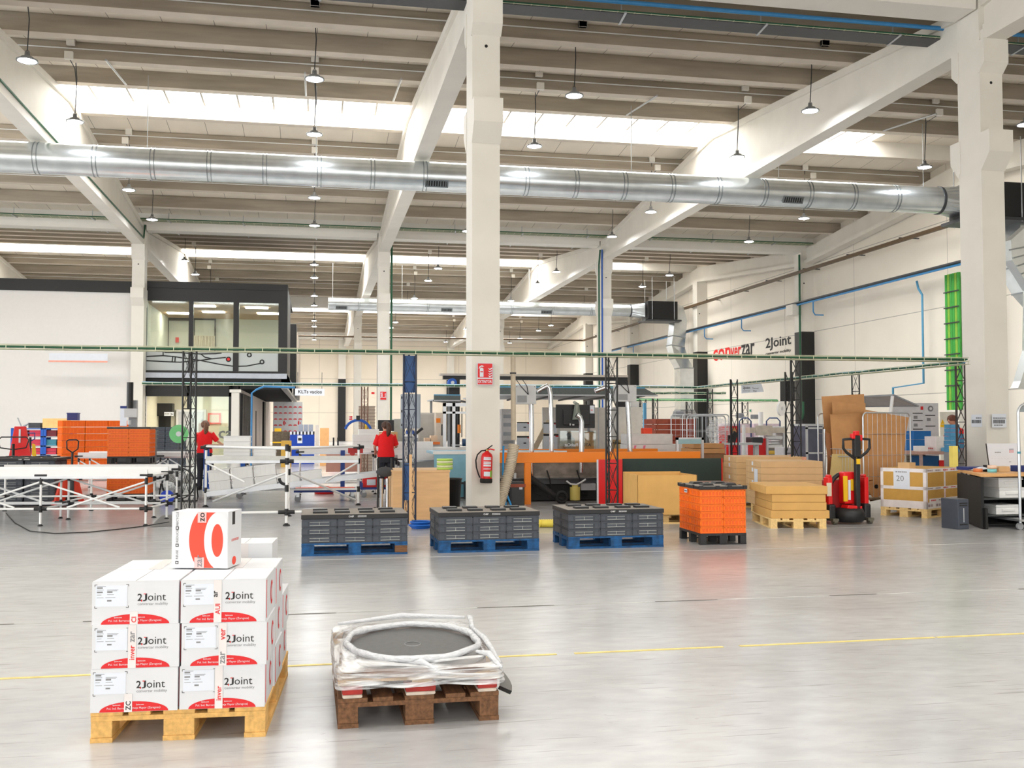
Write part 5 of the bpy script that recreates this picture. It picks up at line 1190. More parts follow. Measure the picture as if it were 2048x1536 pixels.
# ---- right of the mast: white cabinets, cartons, cages
bx('white_cabinet', 'tall plain white cabinet right of the rightmost chrome post', 'cabinet', 1238, 1285, 814, 905, 25, .8, mat('white_cabinet_paint', (240, 236, 228), .4), True, bevel=.01)
bx('projector', 'small white device on top of the tall white cabinet', 'device', 1262, 1278, 803, 814, 25, .3, whiteplastic)
t = thing('timber_pallets', 'pale empty pallets standing on end between cabinet and white cartons', 'pallet'); a, b_, z0, z1 = rx(1243, 1264, 872, 905, 24); 
for k in range(4): MB().box(a, b_ + .4, 24, 24.8, z0 - .3 + k * .17, z0 - .27 + k * .17).build('deck', woodnew, t)
for x in (a, a + .25, b_ + .2): MB().box(x, x + .1, 24, 24.8, 0, z1 - .1).build('block', woodnew, t)
pinks = lambda b_, L, d, H: ([b_.prism([(L * k, 0), (L * k + .05, 0), (L * k + .1, H * .95), (L * k + .04, H * .95)], 'y', -.003, 0, 1) for k in (.0, .12)], [mat('pink_print', (222, 120, 150), .6)])[1]
bx('white_carton', 'long white carton, upper one behind the orange rail', 'carton', 1262, 1345, 868, 888.5, 21.4, .75, mat('grey_white_card', (222, 218, 216), .6), extra=lambda b_, L, d, H: (b_.box(0, L * .17, -.004, 0, 0, H, 0), [])[1])
bx('white_carton', 'long white carton with pink stripes, lower one behind the orange rail', 'carton', 1262, 1370, 889, 960, 21.4, .8, MATS['grey_white_card'], True, extra=lambda b_, L, d, H: ([b_.prism([(L * k, H - .2), (L * k + .05, H - .2), (L * k + .09, H - .02), (L * k + .04, H - .02)], 'y', -.003, 0, 1) for k in (.03, .2)], [MATS['pink_print'] if 'pink_print' in MATS else mat('pink_print', (222, 120, 150), .6)])[1])
bx('red_cover', 'orange-red plastic cover standing behind the upper white carton', 'cover', 1287, 1305, 856, 870, 22.5, .2, mat('signal_red', (250, 74, 40), .5), bevel=.02)
t = thing('profile_fixture', 'aluminium fixture with light blue plate right of the orange rail', 'fixture'); a, b_, z0, z1 = rx(1353, 1408, 875, 935, 19.6)
MB().box(b_ - .05, b_, 19.6, 19.65, 0, z1).box(a, a + .05, 19.6, 19.65, 0, z1).box(a, b_, 19.6, 19.65, z1 - .05, z1).build('profile_frame', alu, t); MB().box(a + .04, b_ - .06, 19.59, 19.6, z1 - .13, z1 - .03).build('blue_plate', mat('pale_teal', (150, 184, 190), .4), t)
# dark red-brown crate stack
t0, _, zb0, zt0 = rx(1312, 1392, 836, 905, 26)
wdt = _ - t0
for k in range(11):
    o = MB().box(0, wdt, 0, 1.0, 0, .135).box(.02, wdt * .3, -.004, 0, .01, .12, 1).build('brown_crate', [mat('red_brown_crate', (150, 68, 48), .7, noise=.2, scale=6), mat('lighter_red_brown', (172, 84, 60), .7, noise=.1)], loc=(t0, 26 + .0 * k, .04 + k * .148)); tag(o, 'flat red-brown crate, %s from the floor behind the roll cages' % ORD[k], 'crate', 'flat red-brown crates stacked behind the roll cages')
def roll_cage(label, loc, rz, W, Dp, H, wires=9, base=.2, high_bar=True, sides=True):
    t = thing('roll_cage', label, 'roll cage', loc, rz)
    for y in ((0, Dp) if sides else (0,)):
        fr = MB().tube([(0, y, base)] + [(0, y, H - .08)] + arc((.08, y, H - .08), .08, pi, pi / 2, 5) + arc((W - .08, y, H - .08), .08, pi / 2, 0, 5) + [(W, y, base)], .014, 8)
        fr.build('side_frame', zinc, t)
        wb_ = MB()
        for i in range(1, wires): wb_.cyl((W * i / wires, y, base), (W * i / wires, y, H - .01), .0035, n=4, cap=False)
        for k in range(1, 4): wb_.cyl((0, y, base + (H - base) * k / 4), (W, y, base + (H - base) * k / 4), .005, n=4, cap=False)
        wb_.build('wire_mesh', zinc, t)
    MB().box(0, W, 0, Dp, base - .03, base).build('base_platform', zinc, t)
    for x in (.08, W - .08):
        for y in (.06, Dp - .06): MB().cyl((x, y - .018, .055), (x, y + .018, .055), .055, n=14).build('wheel', midgrey, t); MB().box(x - .03, x + .03, y - .03, y + .03, .09, base - .03).build('wheel_bracket', zinc, t)
    return t
a, b_, z0, z1 = rx(1365, 1460, 829, 905, 23.5)
roll_cage('empty wire roll cage in front of the red-brown crates', (a, 23.5, 0), 0, (b_ - a) * .98, .8, z1, 10, .2)
roll_cage('wire roll cage holding clear film, right of the empty one', (PY(1389, 860, 22.8).x, 22.8, 0), 0, .78, .5, rx(1, 2, 829, 905, 22.8)[3], 8, .2)
o = MB().grid(lambda u, v: (.5 * u + .03 * sin(v * 9), .12 * sin(u * pi * 3 + v * 4), .55 * v + .03 * sin(u * 14)), 14, 12).build('film_bundle', film, loc=(PY(1420, 870, 23).x, 23.1, rx(1, 2, 860, 890, 23.1)[2])); tag(o, 'bundle of clear crinkled film inside the right roll cage', 'film')
for k, (u0, u1, v0, v1) in enumerate(((1383, 1452, 908, 925), (1386, 1450, 897, 907), (1388, 1448, 887, 896))):
    bx('open_tray_carton', 'open brown carton tray, %s of the pile behind the board' % ('lowest', 'middle', 'top')[k], 'carton', u0, u1, v0, v1, 20.3, .7, card2 if k else cardd, group='open brown carton trays piled behind the green board')
bx('brown_carton', 'brown carton carrying the open trays behind the green board', 'carton', 1383, 1455, 925, 970, 20.3, .8, card2, True)
o = bx('blue_post', 'bright blue slender post behind the white cabinet', 'post', 1288, 1293, 806, 870, 29, .1, skyb, True)
# printing line
t = thing('printing_machine', 'cream and grey roller printing machine with red end panels, right', 'machine', (0, 24.5, 0)); R_ = lambda *q: rx(*q, 24.5)
a, b_, z0, z1 = R_(1512, 1532, 877, 935)
MB().box(a, b_, -.05, .5, 0, z1).build('red_end_panel', red, t)
a2, b2, z02, z12 = R_(1465, 1484, 852, 876); MB().box(a2, b2, .3, .9, z02 - 1.0, z12).box(a2 + .1, b2 - .03, .29, .3, z02 + .1, z12 - .05, 1).build('red_end_panel', [red, card2], t)
a, b_, z0, z1 = R_(1500, 1572, 855, 866); MB().box(a, b_, 0, .6, z0, z1).box(a + .15, b_ - .4, -.05, .0, z0 - .06, z1 + .05).build('print_head', mat('cream_machine', (206, 196, 180), .5, noise=.1), t)
a, b_, z0, z1 = R_(1530, 1534, 876, 940); MB().box(a, b_, -.1, .0, 0, z1).build('frame_post', lightgrey, t); MB().box(a + .6, a + .65, .2, .9, 0, z1 + .3).build('frame_post', lightgrey, t)
for v, m in ((871, whiteplastic), (889, whiteplastic), (901, mat('yellow_roll', (240, 200, 80), .5))):
    a, b_, z0, z1 = R_(1533, 1567, v, v + 4); MB().cyl((a, .1, z0), (b_, .1, z0), .05, n=12).build('roller', m, t)
for v in (878, 883, 895): a, b_, z0, z1 = R_(1533, 1567, v, v + 2); MB().box(a, b_, .2, .3, z0, z1).build('cross_bar', midgrey, t)
MB().box(R_(1532, 1532, 1, 2)[0], R_(1570, 1570, 1, 2)[0], .35, .8, 0, 1.0).build('lower_housing', mat('pale_grey_housing', (196, 200, 196), .5), t)
a, b_, z0, z1 = R_(1494, 1517, 874, 886); MB().box(a, b_, -.3, .1, z0, z1).build('motor_cover', darkgrey, t, bevel=.03)
t = thing('control_desk', 'grey control desk with tilted dark screen before the printing machine', 'desk', (0, 22.2, 0)); R_ = lambda *q: rx(*q, 22.2)
a, b_, z0, z1 = R_(1464, 1524, 886, 890); MB().box(a, b_, 0, .6, z0, z1).build('desk_top', lightgrey, t); a, b_, _, _2 = R_(1508, 1516, 1, 2); MB().box(a, b_, .2, .3, 0, z0).build('desk_post', lightgrey, t)
a, b_, z0, z1 = R_(1467, 1484, 862, 886); MB().prism([(a - .03, z0), (a + .12, z0 + .02), (b_, z1 - .06), (b_ - .1, z1)], 'y', .2, .26).build('screen', blackplastic, t); MB().box(a, a + .05, .3, .35, z0, z1 - .1).build('screen_stand', blackplastic, t)
a, b_, z0, z1 = R_(1468, 1512, 900, 935); MB().box(a, b_, .1, .5, 0, z1 - .25).build('machine_base', dirty, t)
for (u0, u1, v0, v1, y, lab) in ((1484, 1491, 850, 884, 24.0, 'thin tall white roll standing at the left of the printing machine'), (1517, 1526, 824, 860, 27.2, 'tall white film roll standing behind the printing machine')):
    a, b_, z0, z1 = rx(u0, u1, v0, v1, y, False); o = MB().cyl((0, 0, 0), (0, 0, z1), (b_ - a) / 2, n=18).build('film_roll', whiteplastic, loc=((a + b_) / 2, y, 0)); tag(o, lab, 'roll')
for (u0, u1, lab) in ((1482, 1500, 'left'), (1536, 1558, 'right')):
    a, b_, z0, z1 = rx(u0 - 3, u1 + 2, 836, 862, 30); t = thing('tube_trolley', 'navy tube-framed trolley with wrapped goods behind the printer, %s one' % lab, 'trolley', (a, 30, 0)); L = b_ - a
    MB().tube([(0, 0, .2), (0, 0, z1 - .1), (.1, 0, z1), (L - .1, 0, z1), (L, 0, z1 - .1), (L, 0, .2)], .022, 8).build('tube_frame', mat('navy_paint', (40, 62, 106), .4), t); MB().box(-.4, L, 0, .85, .12, .2).cyl((.1, -.02, .06), (.1, .02, .06), .06, n=10).cyl((L - .1, -.02, .06), (L - .1, .02, .06), .06, n=10).build('base_frame', midgrey, t); MB().box(-.4, L, .05, .8, .2, z1 - .18).build('wrapped_goods', mat('pinkish_wrap', (226, 206, 214), .4, noise=.08, scale=12), t)
for (u0, u1, v0, v1, lab) in ((1478, 1488, 826, 836, 'left'), (1508, 1519, 829, 838, 'right'), (1352, 1368, 822, 833, 'far left')):
    o = bx('heater_box', 'small dark grey device on the rear masts, %s one' % lab, 'device', u0, u1, v0, v1, 32.6, .3, mat('blue_grey_box', (120, 122, 126), .5), bevel=.02)
o = bx('exit_sign', 'small green and white exit sign on the right wall behind the cages', 'sign', 1430, 1438, 818, 824, 52, .03, whitelabel, extra=lambda b_, L, d, H: (b_.box(L * .1, L * .9, -.01, 0, H * .15, H * .85, 1), [mat('exit_green', (40, 150, 90), .5)])[1]); o.rotation_euler.z = R(-90); o.location.x = 23.36
# hanging sign over the printers
a, b_, z0, z1 = rx(1483, 1527, 768, 787, 24.8)
t = thing('hanging_sign', 'white slanted hanging sign with black lettering above the printers', 'sign', (a, 24.8, 0)); zt1 = z1; Ls = b_ - a
MB().prism([(0, z0), (Ls * 1.02, z0 + .05), (Ls * .9, z1 + .03), (0, z1 - .03)], 'y', 0, .015).build('panel', whitelabel, t)
MB().text('2Joint', (.04, -.004, z0 + .1), h=.08, w_=.2, bold=True).text('converzar', (.04, -.004, z0 + .055), w_=.2, h=.022).text('Thermal', (.29, -.004, z0 + .12), w_=.18).text('Pol', (.33, -.004, z0 + .04), w_=.08).build('lettering', blackprint, t)
# ---- wall lettering
def wlet(name, label, parts_):
    t = thing(name, label, 'lettering')
    for st, u0, u1, v0, v1, m in parts_:
        p0 = PX(u0, v1, 23.38); p1 = PX(u1, v1, 23.38); h = PX(u0, v0, 23.38).z - p0.z
        MB().text(st, (23.385, p0.y, p0.z), w_=p0.y - p1.y, h=h, ex='-y', bold=True).build('letters', m, t)
wlet('wall_lettering', 'red and black company lettering on the right wall, left of the two', [('con', 1426, 1461, 700, 723, mat('wall_red', (236, 44, 38), .6)), ('ver', 1461, 1482, 696, 717, MATS['wall_red']), ('zar', 1482, 1509, 690, 713, blackprint)])
wlet('wall_lettering', 'black product lettering with small line below on the right wall', [('2Joint', 1531, 1582, 677, 703, blackprint), ('converzar mobility', 1531, 1582, 705, 712, blackprint)])
# ---- glass-fronted cabinet
t = thing('glass_cabinet', 'grey framed cabinet with dark clear doors left of the cardboard cage', 'cabinet', (0, 21.5, 0)); a, b_, z0, z1 = rx(1612, 1650, 852, 915, 21.5, True)
MB().box(a, b_, .02, .6, 0, z1).build('body', mat('slate_glass', (96, 98, 116), .15, noise=.2, scale=3), t); MB().box(a - .02, b_ + .02, -.02, .62, z1, z1 + .05).build('top', lightgrey, t)
fr = MB()
for z in (.05, z1 * .33, z1 * .58, z1 - .05): fr.box(a, b_, -.005, .02, z - .02, z + .02)
for x in (a, b_ - .05): fr.box(x, x + .05, -.005, .02, 0, z1)
fr.build('door_frame', lightgrey, t)
bx('small_carton', 'small pinkish carton standing on the tall right carton stack', 'carton', 1607, 1613, 914, 927, 16.3, .06, mat('pink_card', (204, 146, 124), .7))
for k, (u, c) in enumerate(((1583, pink), (1598, mat('magenta_tape', (196, 48, 120), .5)))):
    p = PY(u, 918, 22.5); o = MB().tube(arc((0, 0, 0), .09, 0, 2 * pi, 16), .02, 6).build('tape_ring', c, loc=tuple(p)); tag(o, 'pink tape ring hanging behind the right carton stack, %s one' % ('left', 'right')[k], 'tape')
bx('white_rack', 'white shelf rack with red and blue goods behind the right carton stack', 'rack', 1568, 1612, 895, 960, 23, .5, mat('rack_white', (222, 222, 226), .5), True)
bx('black_box', 'black box fixed between the right lattice masts', 'box', 1571, 1590, 762, 802, 19.9, .25, blackp)
o = MB().cyl((0, 0, 0), (0, .08, 0), .11, n=28).cyl((0, -.01, 0), (0, 0, 0), .03, mi=1).build('cable_drum', [whiteplastic, lightgrey], loc=tuple(PY(1564, 817, 19.4))); tag(o, 'white round cable drum hanging on the right lattice mast', 'drum'); o.scale = (.75, 1, 1.35)
# ---- cardboard cage
CY = 15.6
a, b_, z0, z1 = rx(1726, 1815, 821, 1000, 16.2)
roll_cage('large wire roll cage full of flattened cardboard, right', (PY(1728, 1000, 15.9).x, 15.9, 0), R(12), 1.05, 1.15, rx(1, 2, 821, 900, 16)[3], 10, .24)
cg = MB()
cg.tube([PY(1651, 1010, 16.6), PY(1649, 858, 16.6)], .016, 8).tube([PY(1651, 897, 16.6), PY(1724, 900, 15.9)], .009, 6).tube([PY(1651, 912, 16.6), PY(1724, 914, 15.9)], .012, 6).tube([PY(1651, 958, 16.6), PY(1724, 962, 15.9)], .007, 6)
for k in range(12): cg.cyl(PY(1655 + k * 6, 897, 16.6 - k * .058), PY(1655 + k * 6, 985, 16.6 - k * .058), .003, n=4)
o = cg.build('cage_gate', zinc); tag(o, 'low wire gate of the cardboard cage behind the red pallet truck', 'gate')
def sheet(label, q, y, m, dy=.02, bend=0, grp='flattened cardboard sheets in the cage'):
    pts = [PY(u, v, y + (k * bend)) for k, (u, v) in enumerate(q)]; n_ = len(pts)
    vs_ = [tuple(p) for p in pts] + [(p.x + .01, p.y + dy, p.z) for p in pts]
    o = MB().add(vs_, [tuple(range(n_)), tuple(range(n_, 2 * n_))[::-1]] + [(i, (i + 1) % n_, n_ + (i + 1) % n_, n_ + i) for i in range(n_)]).build('cardboard_sheet', m); return tag(o, label, 'cardboard', grp)
sheet('tall cardboard sheet sticking out highest at the back of the cage', [(1643, 793), (1728, 788), (1733, 900), (1728, 1000), (1668, 1000), (1650, 880)], 16.75, card2)
sheet('slit inner cardboard sheet below the highest one', [(1664, 803), (1705, 806), (1731, 806), (1731, 830), (1665, 828)], 16.6, card2)
sheet('broad cardboard sheet standing at the left of the cage', [(1660, 829), (1720, 826), (1730, 845), (1722, 1010), (1672, 1010)], 16.45, card2)
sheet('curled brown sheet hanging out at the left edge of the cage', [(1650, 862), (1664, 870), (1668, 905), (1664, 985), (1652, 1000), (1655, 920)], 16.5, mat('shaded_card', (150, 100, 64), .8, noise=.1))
sheet('pale greenish cardboard sheet behind the low gate', [(1664, 908), (1722, 908), (1722, 975), (1658, 966)], 16.35, mat('pale_card', (206, 180, 120), .75, noise=.06))
sheet('large ribbed cardboard sheet at the front of the cage, upper fold', [(1729, 819), (1818, 835), (1812, 868), (1728, 868)], 16.25, card2)
sheet('large ribbed cardboard sheet at the front of the cage, middle fold', [(1728, 868), (1812, 868), (1808, 912), (1722, 912)], 16.27, card2)
sheet('large ribbed cardboard sheet at the front of the cage, lower fold', [(1722, 912), (1810, 912), (1800, 960), (1720, 960)], 16.25, card2)
sheet('lowest cardboard sheet at the front of the cage', [(1720, 960), (1800, 960), (1796, 985), (1718, 990)], 16.35, card2)
h_ = sheet('cardboard off-cut with a round hole low in the cage', [(1729, 965), (1760, 958), (1775, 972), (1773, 980), (1752, 999), (1746, 998)], 16.1, card2)
p = PY(1753, 973, 16.09); o = MB().cyl((0, 0, 0), (0, .015, 0), .036, n=20).build('hole', blackp, h_); o.location = tuple(p)
sheet('brown cardboard scraps at the bottom of the cage', [(1735, 990), (1790, 975), (1797, 992), (1740, 1003)], 16.6, cardd)
# ---- red electric pallet truck
t = thing('electric_pallet_truck', 'red and black electric pallet truck standing before the cardboard cage', 'pallet truck', (PZ(1695, 1050).x + .13, 14.15, 0), R(4))
MB().lathe([(0, .03), (.2, .03), (.235, .07), (.24, .16), (.21, .235), (0, .25)], n=28).build('wheel_cover', blackplastic, t)
MB().prism([(-.12, .24), (.13, .22), (.14, .27), (-.1, .29)], 'y', -.16, .02).build('red_hood', red, t, bevel=.01)
for s in (-1, 1):
    MB().box(s * .31 - .035, s * .31 + .035, -.02, .12, .08, .7).prism([(.3 * s - .03, .7), (.3 * s + .03, .7), (.3 * s + .02, .74), (.3 * s - .02, .74)], 'y', 0, .1).build('side_arm', red, t, bevel=.012)
    MB().box(s * .3 - .06, s * .3 + .06, -.06, .16, .05, .3).build('arm_boot', blackplastic, t, bevel=.03)
    MB().cyl((s * .3 - .03, -.1, .045), (s * .3 + .03, -.1, .045), .045, n=14).box(s * .3 - .05, s * .3 + .05, -.14, -.02, .05, .09).build('caster', mat('worn_caster', (110, 106, 92), .5, metal=.4), t)
    MB().box(s * .17 - .08, s * .17 + .08, .15, 1.3, .05, .12).build('fork', red, t)
MB().box(-.27, .27, .08, .3, .1, .66).build('rear_plate', mat('dark_red_shade', (150, 16, 20), .5), t, bevel=.03)
MB().tube(arc((0, .1, .5), .25, R(10), R(170), 12), .035, 8).build('guard_hoop', blackplastic, t)
MB().box(-.1, .13, -.06, .1, .3, .78).build('battery_housing', red, t, bevel=.02)
MB().box(-.12, -.055, -.075, -.055, .34, .72).build('warning_label', yellow, t); MB().box(-.04, 0, -.07, -.06, .36, .66).build('white_label', whitelabel, t); MB().box(.005, .05, -.07, -.06, .5, .67).build('yellow_label', yellow, t)
MB().box(-.38, -.3, -.03, -.022, .42, .62).build('arm_label', mat('cream_label', (226, 214, 190), .5), t)
MB().box(.04, .11, -.16, -.09, .22, .98).build('tiller', blackplastic, t, bevel=.01); MB().box(.045, .105, -.168, -.158, .9, .98).build('tiller_label', yellow, t)
MB().tube([(.075, -.12, .96), (-.1, -.12, 1.08), (-.15, -.12, 1.14), (-.15, -.12, 1.27), (.02, -.12, 1.28)], .022, 8).tube([(.075, -.12, .96), (.25, -.12, 1.08), (.3, -.12, 1.14), (.3, -.12, 1.27), (.13, -.12, 1.28)], .022, 8).build('loop_handle', blackplastic, t)
MB().box(.02, .13, -.16, -.08, 1.0, 1.33).build('control_head', blackplastic, t, bevel=.015); MB().box(-.02, .04, -.16, -.09, 1.28, 1.36).box(.03, .1, -.17, -.09, 1.33, 1.4).box(.11, .16, -.16, -.09, 1.25, 1.34).build('red_buttons', red, t, bevel=.012)
# ---- taped carton with the number sheet, on a pallet
PXY = PZ(1857, 1037)
pt = make_pallet(woodnew, 'pale pallet under the taped carton beside the desk', (PXY.x - .02, PXY.y, 0), R(30), L=1.2, W=.8)
t = thing('taped_carton', 'large golden carton criss-crossed with printed white tape, beside the desk', 'carton', (PXY.x - .02, PXY.y + .02, .146), R(30)); L, W, H = 1.18, .78, .64
MB().box(0, L, 0, W, 0, H).build('box', mat('kraft_gold', (206, 158, 74), .7, noise=.05), t)
tm = [mat('printed_tape', (236, 228, 226), .3), mat('faded_print', (150, 120, 124), .5), redprint]
def strip(x0, x1, z0, z1, txt=True):
    b_ = MB().box(x0, x1, -.003, 0, z0, z1); h = min(x1 - x0, z1 - z0)
    if txt:
        if x1 - x0 > z1 - z0:
            x = x0 + .05
            while x < x1 - .22: b_.bars((x, -.004, z0 + h * .3), .17, h * .4, 1 + int(x * 7) % 2); x += .26
        else: b_.text('converzar', (x0 + h * .7, -.004, z0 + .08), w_=.2, h=h * .4, mi=2, ex='z', up='-x')
    b_.build('tape_strip', tm, t)
strip(0, L, H - .06, H); strip(0, L, .3, .345); strip(0, L, .0, .1); strip(.0, .05, 0, H); strip(.1, L, .1, .16); strip(.6, .65, 0, H)
for (y0, y1, z0, z1) in ((0, W, H - .06, H), (0, W, .3, .35), (0, W, 0, .12), (0, .05, 0, H), (W - .05, W, 0, H)):
    MB().box(-.003, 0, y0, y1, z0, z1).build('tape_strip', tm, t)
MB().box(-.006, -.004, .27, .55, .3, .62).text('20', (-.0065, .5, .43), h=.09, w_=.13, mi=1, ex='-y').bars((-.0065, .52, .57), .2, .02, 1, '-y').build('number_sheet', [whitelabel, greyprint], t)
MB().box(.05, .25, .3, .5, H, H + .09).build('loose_flap', card, t)
# ---- desk at the right edge
DX = PZ(1966, 1058); zt = PZ(0, 0, 0).z
t = thing('work_desk', 'black desk with beech worktop and shelves at the right edge', 'desk', (DX.x, DX.y, 0), R(2))
DW, DD = 2.2, 1.5
zt = .79
MB().prism([(-.02, -.06), (DW, -.02), (DW, DD), (.72, DD), (-.02, .02)], 'z', zt - .045, zt).build('worktop', deskwood, t, bevel=.004)
# the left end panel runs back at an angle like in the photo (desk corner cut)
e0, e1 = Vector((0, 0, 0)), Vector((.66, 1.42, 0))
MB().bar((0, 0, .37), (.62, 1.35, .37), .04, .72).build('end_panel', rubber, t)
MB().prism([(0, 0), (.04, 0), (.04, .3), (0, .3)], 'y', -.06, .0).build('skid_foot', blackp, t)
for x, nm in ((.84, 'panel'), (DW - .04, 'panel')): MB().box(x, x + .03, .05, .75, .02, zt - .045).build('divider_panel', blackp, t)
for z in (.19, .43): MB().prism([(.04, .05), (DW, .05), (DW, .75), (.37, .75)], 'z', z - .02, z).build('shelf', mat('grey_shelf', (66, 70, 70), .5), t)
MB().box(.37, DW, .74, .76, .0, zt - .05).build('back_panel', blackp, t)
def bin_(label, x, y, z, L, W, H, m, grp='bins on the desk shelves'):
    b_ = MB().box(.015, L - .015, .015, W - .015, 0, H - .01).box(0, L, 0, W, H - .03, H - .018).box(.004, L - .004, .004, W - .004, H - .01, H).box(L * .25, L * .75, -.003, .015, H * .35, H * .6)
    o = b_.build('storage_bin', m, bevel=.004); p = local(t, x, y); o.location = (p.x, p.y, z); o.rotation_euler.z = R(2); return tag(o, label, 'bin', grp)
bin_('upper white bin on the upper desk shelf', .35, .1, .43 + .15, .42, .4, .14, whiteplastic); bin_('lower white bin on the upper desk shelf', .33, .06, .43, .46, .42, .15, whiteplastic)
bin_('white bin on the lower desk shelf', .3, .1, .19, .42, .4, .14, whiteplastic); bin_('white bin above the teal one on the desk shelf', .89, .1, .43 + .14, .4, .4, .1, whiteplastic)
bin_('teal bin on the right part of the upper desk shelf', .89, .08, .43, .42, .42, .13, teal); bin_('navy bin on the right part of the lower desk shelf', .89, .08, .19, .42, .42, .07, navy)
for (x, y, z, L, W, H, m, lab, cat) in ((.5, .95, zt, .42, .3, .05, navy, 'flat navy tray at the left back of the desk', 'tray'), (.95, .3, zt, .6, .3, .09, navy, 'navy tray at the right of the desk', 'tray'), (.62, .42, zt, .18, .12, .08, card, 'small brown carton on the desk', 'carton'),
                                    (.48, .5, zt, .09, .1, .1, blackp, 'small black box on the desk', 'box'), (.9, .2, .61, .35, .25, .06, lightgrey, 'grey keyboard tray below the desk top', 'tray')):
    o = MB().box(0, L, 0, W, 0, H).build('desk_item', m, bevel=.004); o.name = {'tray': 'desk_tray', 'carton': 'small_carton', 'box': 'small_box'}[cat]; p = local(t, x, y); o.location = (p.x, p.y, z); tag(o, lab, cat)
o = MB().grid(lambda u, v: (.34 * u, .26 * v, .03 + .035 * sin(u * 5) * sin(v * 4) + .03 * u), 10, 8).build('crumpled_paper', whitelabel); p = local(t, .3, .45); o.location = (p.x, p.y, zt); tag(o, 'crumpled white papers lying on the navy tray of the desk', 'paper')
for (x, y, m, z, lab) in ((.42, .32, mat('aqua_tape', (124, 200, 206), .4), 0, 'aqua tape roll lying on the desk'), (.42, .32, mat('beige_tape', (236, 206, 184), .4), .055, 'beige tape roll on top of the aqua one'), (.32, .5, mat('orange_tape', (218, 124, 70), .4), 0, 'orange tape roll on the desk behind the papers')):
    o = MB().lathe([(.03, 0), (.065, 0), (.065, .05), (.03, .05), (.03, 0)], n=24).build('tape_roll', m); p = local(t, x, y); o.location = (p.x, p.y, zt + z); tag(o, lab, 'tape roll')
t2 = thing('whiteboard', 'white planning board leaning on the desk before the right column', 'whiteboard', (PY(1979, 925, 14.6).x, 14.6, zt), R(2)); a, b_, z0, z1 = rx(1972, 2040, 883, 929, 14.6); L = b_ - a; H = .4
M_ = Matrix.Rotation(R(-8), 4, 'X')
e = MB().prism([(0, 0), (L * .98, 0), (L * .94, H), (-.05, H)], 'y', 0, .012, 0).prism([(-.008, 0), (0, 0), (-.05, H), (-.058, H)], 'y', -.004, .014, 1)
for i in range(7):
    e.box(.03 + i * .06, .07 + i * .06, -.002, 0, .16, .161, 2)
e.bars((.1, -.003, .25), .12, .015, 2).bars((.36, -.003, .1), .04, .008, 1)
for i in range(4):
    for k in range(3): e.box(.37 + i * .022, .385 + i * .022, -.003, 0, .3 - k * .022, .31 - k * .022, 3 if k else 1)
e.build('board', [whitelabel, blackprint, greyprint, redprint], t2)
# pc tower
o = PZ(1938, 1057); t = thing('pc_tower', 'dark grey computer tower on the floor beside the desk', 'computer', (o.x - .05, o.y - .05, 0), R(48))
MB().box(-.02, .3, 0, .2, 0, .43).build('case', mat('anthracite', (66, 72, 84), .45, noise=.05), t, bevel=.006)
t.rotation_euler.z = R(100)
f = MB()
for z in (.36, .33, .06): f.box(-.024, -.02, .03, .17, z, z + .018)
f.box(-.024, -.02, .09, .1, .1, .3, 1).build('front_grille', [blackplastic, lightgrey], t)
# roll cage post at the right edge
t = thing('roll_cage', 'galvanised roll cage post at the right edge before the desk', 'roll cage', (PZ(2041, 1060).x, PZ(2041, 1060).y, 0)); MB().tube([(0, 0, .1), (0, 0, 1.66)] + arc((.12, 0, 1.66), .12, pi, pi / 2, 6) + [(.7, 0, 1.78), (.8, 0, 1.66), (.8, 0, .1)], .02, 10).build('side_frame', zinc, t)
MB().cyl((0, 0, 1.08), (0, 0, 1.11), .024, n=10).build('teal_band', teal, t); MB().box(-.03, .83, -.02, .8, .12, .15).build('base_platform', zinc, t)
for x in (.02, .78): MB().cyl((x, .02, .05), (x, .06, .05), .05, n=12).build('wheel', midgrey, t)
# ---- barcode sheets on the right column
for k, (u0, u1, v0, v1) in enumerate(((1984, 2012, 828, 855),)):
    p = PY(u0, v1, 17.59); q = PY(u1, v0, 17.59); L, H = q.x - p.x, q.z - p.z
    e = MB().box(0, L, -.004, 0, 0, H); random.seed(4)
    x = .02
    while x < L - .03: wd = random.choice((.002, .004, .006)); e.box(x, x + wd, -.006, -.004, H * .3, H * .58, 1); x += wd + random.choice((.003, .005))
    e.bars((.02, -.006, H * .66), L - .04, H * .07, 1).bars((.04, -.006, H * .14), L * .6, H * .07, 1)
    o = e.build('barcode_sheet', [whitelabel, blackprint], loc=(p.x, 17.588, p.z)); tag(o, 'white barcode sheet on the front face of the right column', 'sheet')
cx = 13.1 - .252; p = PX(1943, 854, cx); q = PX(1964, 829, cx); L, H = p.y - q.y, abs(q.z - p.z)
e = MB().box(-.003, 0, -L, 0, 0, H); y = -.02
while y > -L + .03: wd = random.choice((.006, .01)); e.box(-.005, -.003, y - wd, y, H * .3, H * .58, 1); y -= wd + random.choice((.006, .01))
e.bars((-.005, -.15, H * .68), L * .5, H * .08, 1, '-y')
o = e.build('barcode_sheet', [whitelabel, blackprint], loc=(cx - .001, min(p.y, 18.3), p.z)); tag(o, 'white barcode sheet on the left side face of the right column', 'sheet')
